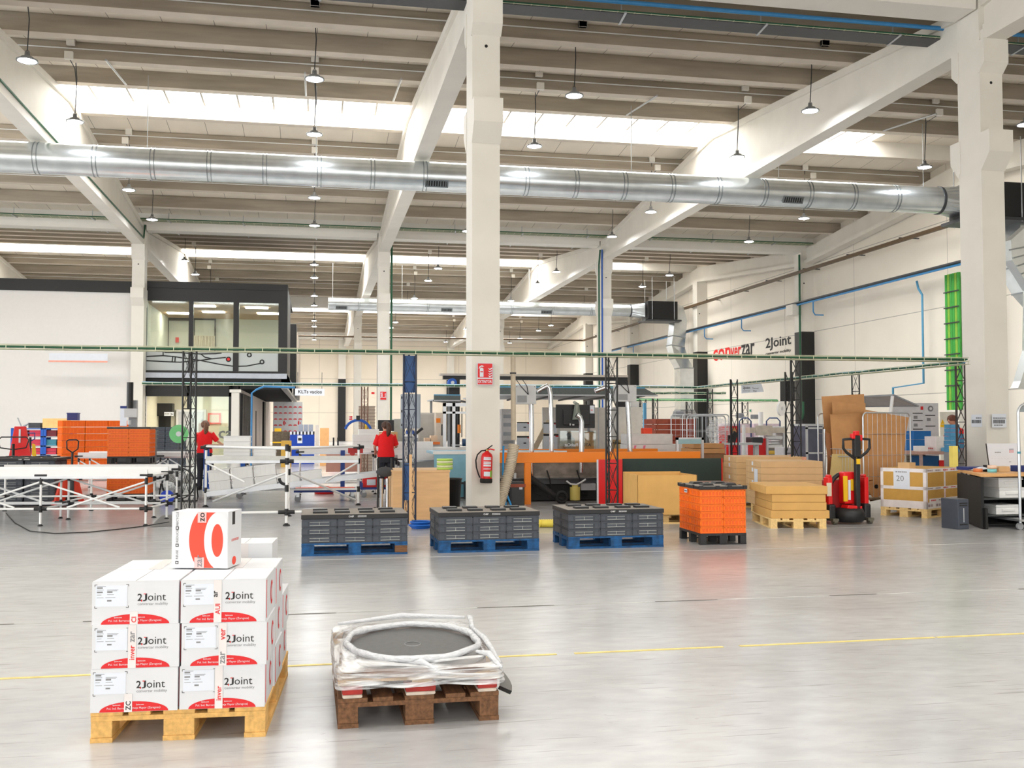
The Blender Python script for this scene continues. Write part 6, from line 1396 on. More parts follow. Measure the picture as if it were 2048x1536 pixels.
# ---- work area behind the desk
t = thing('work_table', 'brown-topped work table behind the taped carton', 'table', (0, 18.2, 0)); a, b_, z0, z1 = rx(1840, 1912, 903, 909, 18.2)
MB().box(a, b_, 0, .9, z0, z1).build('table_top', mat('rose_brown', (190, 150, 136), .5), t)
for x in (a + .03, b_ - .2):
    for y in (.03, .8): MB().box(x, x + .05, y, y + .05, 0, z0).build('leg', mat('rose_grey', (176, 148, 140), .5), t)
bx('white_carton', 'white carton with lettering standing on the brown work table', 'carton', 1873, 1909, 873, 903, 18.35, .4, mat('cream_white_card', (232, 226, 220), .6), extra=lambda b_, L, d, H: (b_.box(-.002, 0, 0, d, 0, H, 2).text('R', (L * .4, -.004, H * .38), h=.1, mi=1).bars((-.003, d * .75, H * .16), .2, .025, 3, '-y'), [blackprint, mat('pink_white_card', (238, 228, 228), .6), redprint])[1])
bx('white_box', 'low white box left of the white carton on the work table', 'box', 1838, 1856, 892, 903, 18.4, .2, whiteplastic)
bx('blue_bag', 'light blue bag lying before the white carton on the work table', 'bag', 1886, 1905, 895, 904, 18.25, .08, skyb, bevel=.02)
for k in range(2): bx('blue_crate', 'big blue crate behind the work table, %s one' % ('lower', 'upper')[k], 'crate', 1828, 1862, (880, 862)[k], (902, 879)[k], 20.5, .5, mat('crate_blue', (0, 104, 178), .5), group='big blue crates behind the work table')
for k in range(7): bx('blue_tray', 'light blue tray, %s from the top of the stack by the right mast' % ORD[k], 'tray', 1901, 1919, 849 + k * 8, 856.4 + k * 8, 17.6, .2, mat('tray_blue', (74, 146, 190), .5), group='light blue trays stacked by the right mast')
bx('tray_stand', 'grey stand under the stack of light blue trays', 'stand', 1901, 1919, 905, 990, 17.6, .2, midgrey, True)
for k in range(3): bx('blue_tray', 'light blue tray right of the mast, %s one' % ('top', 'middle', 'bottom')[k], 'tray', 1921, 1934, 868 + k * 10, 877 + k * 10, 18.9, .4, MATS['tray_blue'], group='light blue trays right of the mast')
bx('tray_stand', 'grey stand under the light blue trays right of the mast', 'stand', 1921, 1934, 898, 990, 18.9, .4, midgrey, True)
bx('navy_crate', 'navy crate under the brown work table', 'crate', 1845, 1878, 912, 932, 18.6, .4, mat('deep_blue', (0, 84, 140), .5), True); bx('red_crate', 'red crate under the brown work table', 'crate', 1877, 1898, 921, 932, 18.6, .4, red, True)
bx('radiator', 'cream slatted unit left under the brown work table', 'radiator', 1812, 1843, 905, 935, 19.2, .2, mat('cream_slats', (214, 206, 184), .5), True, extra=lambda b_, L, d, H: ([b_.box(.02, L - .02, -.01, 0, .1 + k * .06, .13 + k * .06, 1) for k in range(int(H / .06) - 2)], [mat('slat_shadow', (180, 172, 150), .5)])[1])
bx('yellow_block', 'tall yellow foam block standing at the left end of the desk', 'block', 1906, 1916, 892, 934, 14.42, .1, mat('pale_yellow_foam', (238, 218, 112), .7))
bx('info_board', 'large grey information board with printed sheets behind the work table', 'board', 1783, 1877, 806, 868, 21.5, .05, mat('grey_board', (214, 214, 216), .5), True, extra=lambda b_, L, d, H: (
    [b_.box(L * x, L * x + .25, -.01, 0, H - z, H - z + .02, 1) for x, z in ((.45, .25), (.45, .42), (.45, .62), (.72, .3), (.72, .55))], [b_.box(L * x, L * x + .09, -.01, 0, H - z, H - z + .07, 3) for x, z in ((.47, .37), (.47, .55), (.47, .73), (.75, .42))],
    b_.box(L * .62, L * .67, -.01, 0, H - .16, H - .08, 2).cyl((L * .83, -.012, H - .13), (L * .83, 0, H - .13), .07, mi=3).cyl((L * .83, -.014, H - .13), (L * .83, 0, H - .13), .035, mi=0).box(L * .45, L * .64, -.012, 0, H - .78, H - .76, 2), [blackprint, redprint, greyprint])[-1])
t = thing('tilted_screen', 'grey tilted roof panel on a white post above the cardboard cage', 'panel', (0, 19.8, 0))
q = [PY(1729, 793, 19.8), PY(1787, 790, 19.2), PY(1837, 812, 19.4), PY(1729, 813, 21)]
MB().add([(p.x, p.y - 19.8, p.z) for p in q] + [(p.x, p.y - 19.8, p.z + .02) for p in q], [(0, 1, 2, 3), (7, 6, 5, 4), (0, 4, 5, 1), (1, 5, 6, 2), (2, 6, 7, 3), (3, 7, 4, 0)]).build('panel', mat('greige_panel', (196, 186, 178), .5), t)
f = MB(); Q = [(p.x, p.y - 19.8, p.z) for p in q]
for i in range(4): f.bar(Q[i], Q[(i + 1) % 4], .03)
f.build('panel_frame', midgrey, t)
P0 = PY(1785, 792, 19.2); P1_ = PY(1773, 900, 19.2); MB().tube([(P0.x, -.6, P0.z), (P1_.x, -.6, P1_.z), (P1_.x, -.6, 0)], .035, 8).build('post', whiteplastic, t)
bx('wall_cabinet', 'cream wall cabinet with yellow warning sign below the green conduits', 'cabinet', 1880, 1914, 824, 850, 27, .3, mat('cream_cab', (228, 222, 208), .5), True, extra=lambda b_, L, d, H: (b_.prism([(.02, H - .35), (.14, H - .35), (.08, H - .22)], 'y', -.01, 0, 1).box(.0, L * .5, -.02, 0, H - .45, H - .37, 1), [yellow])[1])
# hood duct bottom at the right edge
t = thing('extract_hood', 'galvanised duct with hood at the right edge behind the right column', 'duct', (0, 19.5, 0)); q = lambda u, v: ((lambda p: (p.x, p.z))(PY(u, v, 19.5)))
MB().prism([q(2022, 480), q(2056, 450), q(2090, 470), q(2090, 780), q(2036, 776), q(2042, 762), q(2060, 700), q(2062, 580), q(2024, 520)], 'y', 0, .25).build('duct_run', galv, t)
s_ = MB()
for k in range(5): a_, b2 = q(2018 + k * 8, 500 + k * 16), q(2060 + k * 6, 492 + k * 14); s_.bar((a_[0], -.01, a_[1]), (b2[0], -.01, b2[1]), .03)
s_.build('duct_seam', galvd, t)
# ================================================================ OFFICE BLOCK, FAR GOODS, SIGNS, PEOPLE
OY = 45.6
oz = lambda v: PY(430, v, OY).z
ox_ = lambda u, v=650: PY(u, v, OY).x
wall_o = MB().box(XL, -7.05, OY, OY + .2, 0, PY(130, 583, OY).z); struct('wall_office', wall_o, mat('office_white_wall', (242, 239, 236), .6, noise=.01))
tm_ = MB().box(XL, ox_(290), OY - .1, OY + .3, PY(130, 583, OY).z, PY(130, 560, OY).z); struct('trim_90', tm_, blackp)
X0, X1 = ox_(288), ox_(575)
zt, zg1, zg0, zb = oz(566), oz(604), oz(742), oz(749)
f = MB().box(X0, X1, OY - .1, OY + .1, zg1, zt).box(X0, X1, OY - .1, OY + .1, zb, zg0).box(X0, X1, OY - .14, OY - .1, oz(578), oz(579))
for u0, u1 in ((288, 294), (378, 387), (467, 478), (557, 575)): f.box(ox_(u0), ox_(u1), OY - .1, OY + .1, zg0, zg1)
f.box(X0, X1, OY, 56, zt - .1, zt).box(X1 - .12, X1, OY, 51, zb, zt)
struct('window_10', f, blackp)
g = MB().box(X0, X1 - .1, OY - .02, OY - .01, zg0, zg1); gl_ = struct('glass_pane', g, glass, D.objects['window_10'])
g = MB().box(X0, X1 - .3, OY - .045, OY - .035, zg0, oz(703)); struct('frosted_band', g, frost, D.objects['window_10'])
gr = MB()
Pg = lambda zx, zy: (lambda p: (p.x, OY - .05, p.z))(PY(260 + zx / 4.8, 540 + zy / 4.8, OY - .05))
for c in ([(160, 830), (320, 822), (430, 832), (530, 848), (660, 865), (860, 905), (1000, 925), (1120, 922), (1260, 895)], [(160, 870), (350, 880), (480, 885), (640, 872), (790, 852), (920, 840)],
          [(330, 790), (470, 792), (560, 800), (680, 806), (820, 803), (880, 797)], [(680, 806), (720, 838), (790, 852)], [(318, 785), (318, 822)], [(410, 832), (405, 878)], [(434, 835), (430, 884)]):
    gr.tube([Pg(*q) for q in c], .025, 6)
for c, r in (((1145, 815), 18), ((1267, 882), 18), ((945, 857), 20)):
    gr.tube([Pg(c[0] + r * cos(a), c[1] + r * sin(a)) for a in [2 * pi * i / 16 for i in range(17)]], .03, 5)
q = Pg(945, 857); gr.cyl((q[0], OY - .06, q[2]), (q[0], OY - .04, q[2]), .08, mi=1, n=16)
o = gr.build('line_drawing', [blackp, red], D.objects['window_10'])
# office interior, upper floor
inn = MB().box(X0, X1 - .12, 53, 53.2, zb, zt).box(X0 - .1, X0, OY, 53, zb, zt); struct('wall_office_back', inn, mat('office_wall_green_white', (214, 214, 202), .6, noise=.02))
cl = MB().box(X0, X1 - .12, OY + .1, 53, oz(601) - .05, oz(601)); struct('ceiling_office', cl, mat('brown_ceiling_tiles', (178, 146, 112), .8, noise=.1, scale=3))
fo = MB().box(X0, X1, OY - .25, 56, zb - .02, zb + .05).box(X0, X1, OY - .28, OY - .25, oz(757), zb); struct('floor_office', fo, mat('blue_grey_edge', (190, 196, 206), .5))
lm = mat('office_light_panel', (255, 246, 226), .5, noise=0, emit=22)
for k, (x, y) in enumerate(((-4.9, 47.2), (-4.7, 49.6), (-2.6, 47.4), (-2.2, 49.8), (-6.4, 50.5))):
    o = MB().box(x - .5, x + .5, y - .25, y + .25, oz(601) - .09, oz(601) - .05).build('ceiling_light', lm); tag(o, 'square ceiling light panel in the upper office, %s' % ('middle front', 'middle back', 'right front', 'right back', 'left back')[k], 'ceiling light', 'ceiling light panels in the upper office')
fr = MB(); by = 52.9; bo = lambda u, v: PY(u, v, by)
for u0, u1, v0, v1 in ((293, 380, 634, 640), (293, 296, 634, 740), (314, 319, 634, 740), (334, 338, 640, 740), (387, 432, 636, 640), (387, 390, 636, 740), (428, 432, 636, 740)):
    a, b_ = bo(u0, v1), bo(u1, v0); fr.box(a.x, b_.x, by - .05, by, a.z, b_.z)
a, b_ = bo(296, 668), bo(316, 640); fr.box(a.x, b_.x, by - .02, by, a.z, b_.z, 1)
struct('window_11', fr, [blackp, mat('dark_room_glass', (62, 66, 64), .2)])
a, b_ = bo(388, 695), bo(430, 672); e = MB().box(a.x, b_.x, by - .08, by - .05, a.z, b_.z)
for k in range(14): e.bar((a.x + .05 + k * .07, by - .09, a.z + .02), (a.x + .05 + (k + random.uniform(-1, 1)) * .07, by - .09, b_.z - .02), .012, mi=1)
o = e.build('wall_picture', [mat('cream_picture', (220, 208, 186), .6), mat('twig_brown', (120, 96, 76), .6)]); tag(o, 'picture of brown twig lines on the upper office back wall', 'picture')
a = bo(351, 685); o = MB().box(0, .16, 0, .02, 0, .26).build('safety_sign', red, loc=(a.x, by - .02, a.z)); tag(o, 'small red sign on the back wall of the upper office', 'sign')
# overhang, louvres, lower floor
zc = oz(772)
oh = MB().box(X0, X1, OY, 56, zc + .02, zb - .02); oh.box(X1 - .25, X1, OY, 72, zc - .1, zb, 1)
struct('trim_91', oh, [blackp, mat('grey_side_beam', (150, 146, 140), .5)])
lv = MB(); y = OY + .3
while y < 70: lv.box(-3.6, X1 - .3, y, y + .14, zc - .12, zc + .04); y += .8
lv.box(-3.6, X1 - .25, OY, 71, zc + .04, zc + .1)
struct('trim_92', lv, blackp)
b2 = MB().box(-6, -1.05, 60, 76, 3.3, 7.35); struct('trim_93', b2, blackp)
b2 = MB().box(-1.04, -1.0, 61, 75, 3.6, 7.0); struct('trim_94', b2, mat('beige_cladding', (206, 192, 176), .6))
PX0 = ox_(465); PX1 = ox_(480)
pl = MB().box(PX0, PX1, OY - .15, OY + .3, 0, oz(781)).box(PX0 - .08, PX1 + .08, OY - .2, OY + .35, oz(785), oz(779)); struct('trim_95', pl, white_paint)
lf = MB().box(X0, PX0, OY, OY + .2, oz(793), zc).box(X0, X0 + .12, OY, OY + .15, 0, zc).box(PX0 - .12, PX0, OY, OY + .15, 0, zc).box(ox_(376), ox_(383), OY, OY + .12, oz(818), zc).box(X0, PX0, OY - .02, OY, oz(776), oz(775))
struct('window_12', lf, blackp); struct('glass_pane', MB().box(ox_(383), PX0 - .1, OY + .05, OY + .06, 0, oz(793)), glass, D.objects['window_12'])
sw = MB().box(PX1 - .05, PX1, OY + .3, 78, 0, zc); struct('wall_office_side', sw, mat('grey_beige_wall', (204, 192, 184), .6, noise=.03))
sl = MB(); y = OY + .6
while y < 53: sl.box(PX1, PX1 + .12, y, y + .35, .1, zc - .3); y += .75
for y in (66, 67.2): sl.box(PX1, PX1 + .12, y, y + .8, 0, zc - .2)
sl.box(PX1 - .02, PX1 + .02, 58.3, 59.2, 0, 2.3); struct('trim_96', sl, blackp)
ib = MB().box(X0, PX0, 50.5, 50.7, 0, zc).box(X0 - .1, X0, OY, 50.6, 0, zc); struct('wall_office_ground', ib, mat('cream_interior', (232, 228, 204), .6, noise=.02))
o = MB().box(-5.6, -4.4, 47.6, 48.6, zc - .08, zc - .03).build('ceiling_light', lm); tag(o, 'added fill light panel inside the ground floor office', 'ceiling light')  # glowing panel added to brighten the ground floor room, no lamp known there
io = lambda u0, u1, v0, v1, y: (PY(u0, v1, y).x, PY(u1, v1, y).x, PY(u0, v1, y).z, PY(u0, v0, y).z)
a, b_, c, d = io(352, 412, 819, 900, 50.4); struct('door_1', MB().box(a, b_, 50.3, 50.45, 0, d).box(a + .1, b_ - .1, 50.28, 50.3, 0, d - .1, 1), [whiteplastic, mat('grey_door', (196, 200, 206), .4)])
a, b_, c, d = io(289, 348, 807, 832, 50.2); struct('trim_97', MB().box(a, b_, 49.6, 50.3, c, d).box(a + .1, b_ - .15, 50.2, 50.3, 0, c), blackp)
a, b_, c, d = io(328, 347, 824, 832, 49.5); o = MB().box(0, b_ - a, 0, .02, 0, d - c).text('>', ((b_ - a) * .65, -.003, .03), h=(d - c) * .6, mi=1, bold=True).bars((.02, -.003, .08), (b_ - a) * .5, .04, 2).build('direction_sign', [whitelabel, blackprint, greyprint], loc=(a, 49.55, c)); tag(o, 'white direction sign with black arrow on the dark lintel', 'sign')
a, b_, c, d = io(415, 441, 826, 848, 50.3); e = MB().box(a, b_, 50.4, 50.45, c, d).box(a + .08, b_ - .08, 50.38, 50.4, c + .08, d - .08, 1); o = e.build('notice_board', [orangeprint, mat('cork', (210, 190, 160), .7)]); tag(o, 'orange-red framed notice board on the ground floor wall', 'notice board')
t = thing('window_lettering', 'grey lettering on the ground floor office glass', 'lettering', PY(437, 877, OY)); MB().text('ca', (0, -.05, 0), h=.34, w_=.6, bold=True).build('letters', mat('grey_letters', (110, 112, 110), .5), t)
a, b_, c, d = io(98, 215, 706, 724, 44); t = thing('hanging_sign', 'white hanging panel with thin salmon line before the white office wall', 'sign', (a, 44, c)); MB().box(0, b_ - a, 0, .02, 0, d - c).box(-.02, b_ - a, -.01, 0, 0, .07, 1).build('panel', [whitelabel, mat('salmon_line', (244, 170, 150), .5)], t)
# hanging sign KLTs
a, b_, c, d = io(590, 649, 777, 791, 40); t = thing('hanging_sign', 'white hanging sign with dark lettering right of the office block', 'sign', (a, 40, c)); MB().box(0, b_ - a, 0, .02, 0, d - c).build('panel', whitelabel, t)
MB().text('KLTs vacíos', (.12, -.004, (d - c) * .3), w_=(b_ - a) * .8, h=(d - c) * .5, bold=True).build('lettering', blackprint, t); MB().cyl((.1, 0, d - c), (.1, 0, .9), .01, n=5).cyl((b_ - a - .1, 0, d - c), (b_ - a - .1, 0, .9), .01, n=5).build('hanger', darkgrey, t)
# far wall of white cartons
cy_ = 62; ca, _, _, _ = io(546, 605, 805, 860, cy_); cw_ = (_x := PY(605, 830, cy_).x - ca) / 6; ztop = PY(570, 804, cy_).z; chh = ztop / 8
for ring in (0, 1):
    b_ = MB().box(0, cw_ * .985, 0, .4, 0, chh * .99)
    if ring: b_.add([(cw_ * .35 + cw_ * .3 * cos(a), -.004, chh * .5 + chh * .42 * sin(a)) for a in [pi * .5 + pi * i / 12 for i in range(13)]], [tuple(range(13))], 1).ell((cw_ * .55, -.006, chh * .5), cw_ * .2, chh * .3, 0).ell((cw_ * .55, -.008, chh * .5), cw_ * .09, chh * .18, 1)
    else: b_.add([(cw_ * .5 + cw_ * .4 * cos(pi * i / 12), -.004, .02 + chh * .2 * sin(pi * i / 12)) for i in range(13)], [tuple(range(13))], 1)
    if ring: fr1 = b_.build('far_carton', [whitecard, redprint])
    else: fr0 = b_.build('far_carton', [whitecard, redprint])
ur = [False, False]
for i in range(6):
    for k in range(8):
        r = 1 if (k == 4 and i in (2, 5)) else 0; pr_ = (fr0, fr1)[r]; o = pr_.copy() if ur[r] else pr_
        if ur[r]: C.objects.link(o)
        ur[r] = True; o.location = (ca + i * cw_, cy_, .01 + k * chh); tag(o, 'white carton with red %s, column %d from left, row %d from floor, far stack' % ('ring' if r else 'arc', i + 1, k + 1), 'carton', 'white cartons of the far stack by the office')
# tipping container, pallet box, board and small far things
bx('tipping_container', 'blue tipping container with striped rim before the far wall', 'container', 580, 629, 863, 890, 40, 1.2, mat('container_blue', (0, 62, 170), .45), True, extra=lambda b_, L, d, H: ([b_.box(L * k / 7, L * k / 7 + L / 14, -.01, 0, H - .12, H, 1 + k % 1) for k in range(7)], b_.box(0, L, -.005, 0, H - .12, H, 2), b_.box(L * .3, L * .5, -.01, 0, H - .45, H - .15, 1).box(L * .33, L * .47, -.012, -.01, H - .35, H - .25, 2), [whitelabel, blackprint])[-1])
bx('mesh_box', 'brown mesh pallet box with yellow goods left of the blue container', 'pallet box', 545, 578, 863, 890, 40.5, 1.2, mat('mesh_brown', (92, 80, 62), .6, noise=.3, scale=12), True, extra=lambda b_, L, d, H: (b_.box(0, L, -.01, 0, H - .45, H - .4, 1).box(L * .1, L * .5, .3, .9, H, H + .12, 1), [yellow])[1])
o = bx('mesh_box', 'second brown mesh box below the yellow goods', 'pallet box', 562, 582, 882, 900, 37, 1, mat('gold_box', (190, 150, 60), .6), True)
for k in range(3): bx('steel_drum', 'tall grey galvanised bin standing in the blue container, %s one' % ('left', 'middle', 'right')[k], 'bin', 597 + k * 10, 606 + k * 10, 849, 890, 41.5, .35, mat('drum_grey', (176, 184, 196), .4), True, group='grey bins beyond the blue container')
bx('hoop_stand', 'pale steel hoop frame right of the blue container', 'frame', 631, 638, 850, 890, 39, .3, mat('pale_steel', (212, 206, 200), .5), True)
bx('wooden_board', 'tan wooden panel standing right of the blue container', 'panel', 640, 658, 856, 895, 38, .1, mat('tan_board', (232, 176, 116), .6), True)
for k, u in enumerate((667, 676)):
    p = PY(u, 890, 38); t = thing('hand_truck', 'small red pallet truck parked before the far wall, %s one' % ('left', 'right')[k], 'pallet truck', (p.x, 38, 0)); z = PY(u, 875, 38).z
    MB().prism([(-.2, 0), (.2, 0), (.06, z * .7), (-.06, z * .7)], 'y', 0, .1).build('frame_plate', red, t); MB().cyl((0, 0, z * .6), (0, 0, z), .03, n=6).build('tiller', blackp, t)
o = MB().tube([PY(741, 900, 28), PY(737, 875, 28), PY(733, 842, 28)], .08, 10).build('yellow_hose', mat('bright_yellow', (246, 206, 30), .4)); tag(o, 'bright yellow hose hanging on the brown lattice mast', 'hose')
o = MB().box(-.22, .22, 0, .3, 0, PY(735, 814, 28.5).z); 
for k in range(22): o.box(-.23, .23, -.02, 0, .1 + k * .09, .13 + k * .09, 1)
o = o.build('louvre_panel', [mat('grey_beige', (196, 180, 164), .6), mat('louvre_line', (166, 150, 138), .6)], loc=(PY(734, 850, 28.5).x, 28.6, 0)); tag(o, 'tall louvred panel behind the yellow hose', 'panel')
for (u0, u1, v0, v1, y, lab) in ((743, 749, 784, 788, 44.6, 'small red alarm box beside the middle column'), (742, 747, 846, 858, 44.6, 'small red fire point beside the middle column')): bx('alarm_box', lab, 'alarm', u0, u1, v0, v1, y, .1, red)
# fire extinguisher and its signs
def fire_sign(label, u0, u1, v0, v1, y, text=True):
    a, b_, c, d = io(u0, u1, v0, v1, y); W, H = b_ - a, d - c; t = thing('fire_sign', label, 'sign', (a, y, c)); h1 = H * .3
    e = MB().box(0, W, -.004, 0, 0, H).box(W * .04, W * .96, -.006, -.004, h1 * 1.12, H * .98, 1).box(W * .04, W * .96, -.006, -.004, H * .03, h1 * .94, 1)
    e.box(W * .17, W * .4, -.008, -.006, h1 * 1.25, H * .72).ell((W * .285, -.0075, H * .72), W * .115, H * .07).box(W * .2, W * .37, -.009, -.008, H * .58, H * .63, 1)
    e.add([(W * .1, -.008, H * .72), (W * .14, -.008, H * .84), (W * .3, -.008, H * .9), (W * .42, -.008, H * .86), (W * .38, -.008, H * .82), (W * .26, -.008, H * .84), (W * .18, -.008, H * .78)], [tuple(range(7))])
    for k in range(4): z = h1 * 1.2 + k * H * .11; e.add([(W * .68, -.008, z + H * .08), (W * .78, -.008, z), (W * .93, -.008, z + H * .05), (W * .93, -.008, z + H * .11), (W * .8, -.008, z + H * .05)], [tuple(range(5))])
    if text: e.text('EXTINTOR', (W * .08, -.008, H * .09), w_=W * .84, h=h1 * .45, bold=True)
    e.build('plate', [whitelabel, red], t)
fire_sign('red fire extinguisher sign on the central column', 954, 986, 726, 770, 17.59)
fire_sign('small red extinguisher sign on the middle row column', 760, 773, 783, 800, 44.62, False)
fire_sign('tiny red extinguisher sign on the rear column', 698, 705, 832, 840, 71.6, False)
t = thing('fire_extinguisher', 'red fire extinguisher with black hose hung on the central column', 'fire extinguisher', PY(972, 966, 17.47)); t.rotation_euler = (0, R(2), 0)
H = PY(972, 903, 17.47).z - PY(972, 966, 17.47).z
MB().lathe([(0, .0), (.1, .0), (.108, .02), (.108, .075), (.1, .08)], n=24).build('foot_ring', rubber, t)
MB().lathe([(.1, .07), (.1, H - .09), (.085, H - .04), (.04, H - .01), (.028, H + .01), (0, H + .01)], n=24).build('cylinder', red, t)
lb = MB()
def patch(a0, a1, z0, z1, mi, r=.1012):
    n_ = 8; vs_ = [(r * cos(a0 + (a1 - a0) * i / n_), -r * sin(a0 + (a1 - a0) * i / n_) if 0 else r * sin(a0 + (a1 - a0) * i / n_), z) for i in range(n_ + 1) for z in (z0, z1)]
    lb.add(vs_, [(2 * i, 2 * i + 2, 2 * i + 3, 2 * i + 1) for i in range(n_)], mi, True)
A = lambda d: R(-90 + d)
for z, hh in ((.44, .012), (.4, .035), (.355, .02), (.33, .02), (.29, .03), (.25, .008), (.235, .006)): patch(A(-42), A(38), z, z + hh, 0)
patch(A(-35), A(30), .12, .2, 0, .1016); patch(A(32), A(58), .1, .22, 1)
lb.build('label', [whitelabel, mat('lime_label', (120, 196, 60), .5)], t)
MB().cyl((0, 0, H), (0, 0, H + .035), .022, n=12).build('valve', mat('brass', (190, 160, 90), .3, metal=.8), t)
MB().tube([(-.03, 0, H + .02), (.01, 0, H + .05), (.06, 0, H + .09), (.09, 0, H + .11)], .011, 6).build('black_lever', blackp, t); MB().tube([(.0, 0, H + .03), (.06, 0, H + .045), (.13, 0, H + .03)], .012, 6).build('red_lever', red, t)
MB().tube([(-.03, 0, H + .02), (-.1, 0, H + .01), (-.17, -.01, H - .06), (-.195, -.01, H - .16), (-.18, -.01, H - .28), (-.14, -.01, H - .4), (-.11, -.01, .09)], .012, 8).build('hose', rubber, t)
MB().box(-.05, .05, .09, .13, H * .5, H * .6).build('wall_hook', darkgrey, t)
# ---------------------------------------------------------------- people
def loft(b_, secs, n_=16, mi=0):
    vs_ = [(cx + rx_ * cos(2 * pi * k / n_), cy2 + ry_ * sin(2 * pi * k / n_), z) for cx, cy2, z, rx_, ry_ in secs for k in range(n_)]
    b_.add(vs_, [(i * n_ + k, i * n_ + (k + 1) % n_, (i + 1) * n_ + (k + 1) % n_, (i + 1) * n_ + k) for i in range(len(secs) - 1) for k in range(n_)], mi, True)
    m = len(secs); return b_.add(vs_, [tuple(range(n_))[::-1], tuple(range((m - 1) * n_, m * n_))], mi, True)
def skin_body(name, m, parent, V, E, Rr, sub=1):
    me = D.meshes.new(name); me.from_pydata(V, E, []); me.materials.append(m); o = D.objects.new(name, me); C.objects.link(o); o.parent = parent
    s = o.modifiers.new('skin', 'SKIN'); s.use_smooth_shade = True
    for i, r in enumerate(Rr): me.skin_vertices[0].data[i].radius = (r, r); me.skin_vertices[0].data[i].use_root = (i == 0)
    ss = o.modifiers.new('sub', 'SUBSURF'); ss.levels = ss.render_levels = sub; return o
def person(label, loc, rz, armL, armR, lean=0., turn=0., pony=True, hairm=hair, sc=1.):
    """armL/armR: elbow and wrist points; the figure faces +y"""
    t = thing('person', label, 'person', loc, rz); t.scale = (sc,) * 3
    ly = lambda z: lean * max(0, z - .9)
    V = [(0, 0, .9), (0, ly(1.05), 1.05), (0, ly(1.22), 1.22), (0, ly(1.36), 1.36), (0, ly(1.42) + .01, 1.42), (0, ly(1.47) + .025, 1.475), (0, ly(1.54) + .03, 1.54), (0, ly(1.6) + .02, 1.6)]
    Rr = [.11, .1, .11, .07, .048, .06, .083, .06]; E = [(i, i + 1) for i in range(7)]
    hx = sin(-turn) * .1; hy = cos(turn) * .1
    def add(p, r, a): V.append(p); Rr.append(r); E.append((a, len(V) - 1)); return len(V) - 1
    add((hx, ly(1.53) + .03 + hy, 1.525), .014, 6)                       # nose
    for s in (-1, 1): add((s * .088 * cos(turn), ly(1.53) + .03 + s * .088 * sin(-turn), 1.53), .014, 6)   # ears
    for s, (el, wr) in ((-1, armL), (1, armR)):
        sh = add((s * .15, ly(1.34), 1.34), .05, 3); e = add(el, .036, sh); w1 = add(wr, .025, e)
        dv = (Vector(wr) - Vector(el)).normalized(); sd = dv.orthogonal().normalized() if abs(dv.z) > .9 else Vector((dv.y, -dv.x, 0)).normalized()
        pm = add(tuple(Vector(wr) + dv * .06), .026, w1)
        for k in range(4):
            o_ = sd * (k - 1.5) * .019; b0 = add(tuple(Vector(wr) + dv * .09 + o_), .0095, pm); b1 = add(tuple(Vector(wr) + dv * (.125 + .008 * (k in (1, 2))) + o_ * 1.1 + Vector((0, 0, -.012))), .0085, b0); add(tuple(Vector(wr) + dv * .14 + o_ * 1.1 + Vector((0, 0, -.035))), .0075, b1)
        th = add(tuple(Vector(wr) + dv * .04 - sd * s * .035), .011, w1); add(tuple(Vector(wr) + dv * .075 - sd * s * .05), .009, th)
    for s in (-1, 1):
        h_ = add((s * .09, 0, .84), .085, 0); k_ = add((s * .095, .015, .47), .055, h_); a_ = add((s * .1, -.02, .1), .038, k_); add((s * .11, .1, .04), .03, a_)
    skin_body('body', skin, t, V, E, Rr)
    sb = MB(); loft(sb, [(0, ly(z) + o_, z, a, b2) for z, a, b2, o_ in ((.88, .19, .135, 0), (.95, .185, .13, 0), (1.06, .165, .115, 0), (1.18, .18, .125, 0), (1.28, .19, .125, 0), (1.35, .17, .105, 0), (1.39, .1, .075, 0), (1.425, .06, .06, .01), (1.43, .055, .055, .01))])
    for s, (el, wr) in ((-1, armL), (1, armR)):
        sh = Vector((s * .145, ly(1.34), 1.335)); el = Vector(el); sb.tube([sh, sh.lerp(el, .4), sh.lerp(el, .85)], [.075, .066, .062], 12)
    sb.tube(arc((0, ly(1.42) + .01, 1.425), .06, 0, 2 * pi, 14, 'xy'), .013, 6)
    sb.build('red_polo', redshirt, t)
    tb = MB(); loft(tb, [(0, 0, .76, .175, .13), (0, 0, .84, .182, .138), (0, 0, .93, .17, .125)])
    for s in (-1, 1): tb.tube([(s * .09, 0, .84), (s * .095, .005, .65), (s * .1, .015, .47), (s * .1, 0, .3), (s * .1, -.02, .09)], [.1, .09, .072, .066, .06], 14)
    tb.build('trousers', trousers, t)
    for s in (-1, 1): loft(MB(), [(s * .105, .03, .0, .05, .12), (s * .105, .03, .05, .05, .115), (s * .1, -.02, .1, .045, .06)]).build('shoe', rubber, t)
    c0 = Vector((0, ly(1.55) + .015, 1.555)); hb = MB()
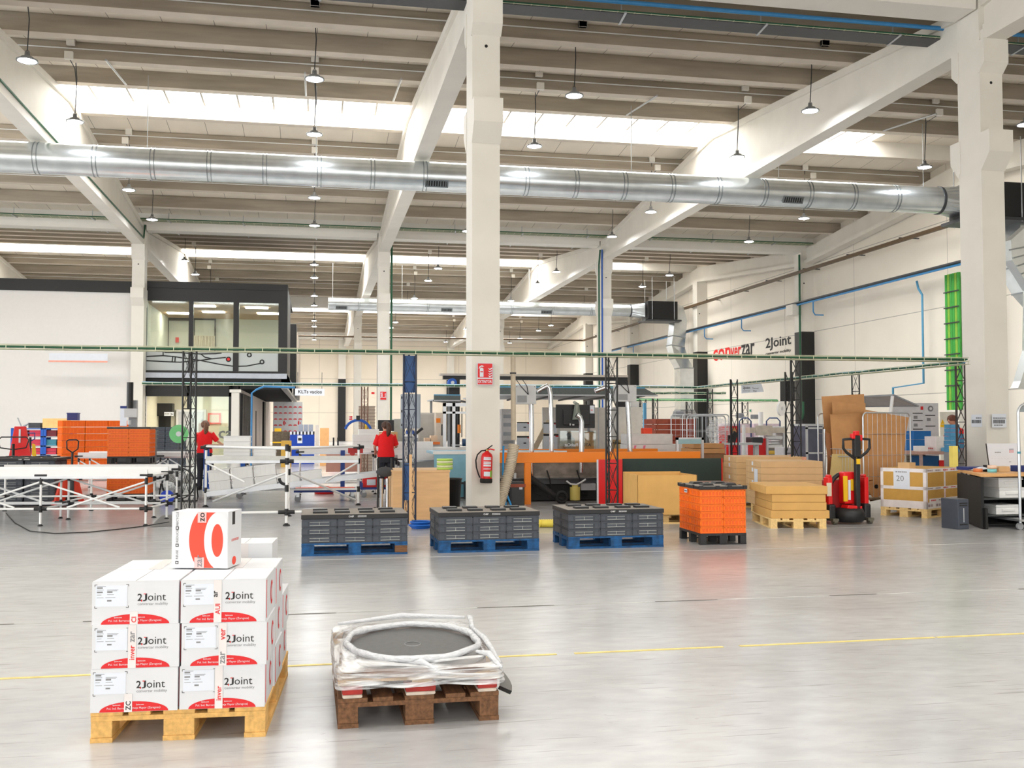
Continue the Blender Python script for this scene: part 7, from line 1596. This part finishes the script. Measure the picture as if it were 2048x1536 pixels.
    def hf(u, v):
        a = 2 * pi * u; ph = pi * v * (.62 + .12 * (cos(a + pi / 2 - turn) > .2)); r = 1 + .05 * sin(a * 9 + ph * 7)
        return tuple(c0 + Vector((.1 * r * sin(ph) * cos(a), (.108 * r * sin(ph) * sin(a)) - .012, .1 * r * cos(ph))))
    hb.grid(hf, 28, 10)
    if pony: hb.tube([c0 + Vector((.02, -.09, .05)), c0 + Vector((.04, -.14, .02)), c0 + Vector((.05, -.15, -.07)), c0 + Vector((.04, -.13, -.17)), c0 + Vector((.02, -.12, -.24))], [.03, .055, .06, .048, .015], 10)
    hb.build('hair', hairm, t)
    fz = Vector((0, ly(1.54) + .03, 1.54)); F_ = Vector((-sin(turn), cos(turn), 0)); S_ = Vector((cos(turn), sin(turn), 0))
    for s in (-1, 1): MB().lathe([(0, -.008), (.009, -.004), (.011, 0), (.009, .004), (0, .008)], fz + F_ * .078 + S_ * s * .03 + Vector((0, 0, .012)), n=10).build('eye', blackprint, t)
    q_ = fz + F_ * .072 + Vector((0, 0, -.045)); MB().tube([q_ - S_ * .022, q_ + F_ * .006, q_ + S_ * .022], .005, 6).build('mouth', mat('lip_red', (190, 90, 84), .5), t)
    return t
p = PY(772, 900, 21.0); person('woman in red polo with dark ponytail seen from behind, working right of centre', (p.x, 21.0, 0), R(3), ((-.24, .06, 1.1), (-.2, .26, 1.0)), ((.24, .08, 1.1), (.22, .3, 1.08)), .04, R(35), sc=.95)
p = PY(411, 900, 24.4); person('woman in red polo with brown hair seen from behind, working at the left rack', (p.x - .02, 24.4, 0), R(-6), ((-.22, .1, 1.12), (-.2, .32, 1.02)), ((.3, .08, 1.14), (.45, .22, 1.03)), .06, R(-12), hairm=mat('mid_brown_hair', (112, 74, 50), .5, noise=.4, scale=40), sc=.965)
p = PY(1921, 850, 20.6); person('person in red polo bending forward behind the light blue trays at the right', (p.x, 20.6, 0), R(100), ((-.2, .25, 1.1), (-.15, .42, 1.0)), ((.2, .25, 1.1), (.15, .42, 1.0)), .35, 0, pony=False, hairm=mat('auburn_hair', (112, 62, 44), .6, noise=.3, scale=40), sc=1.04)
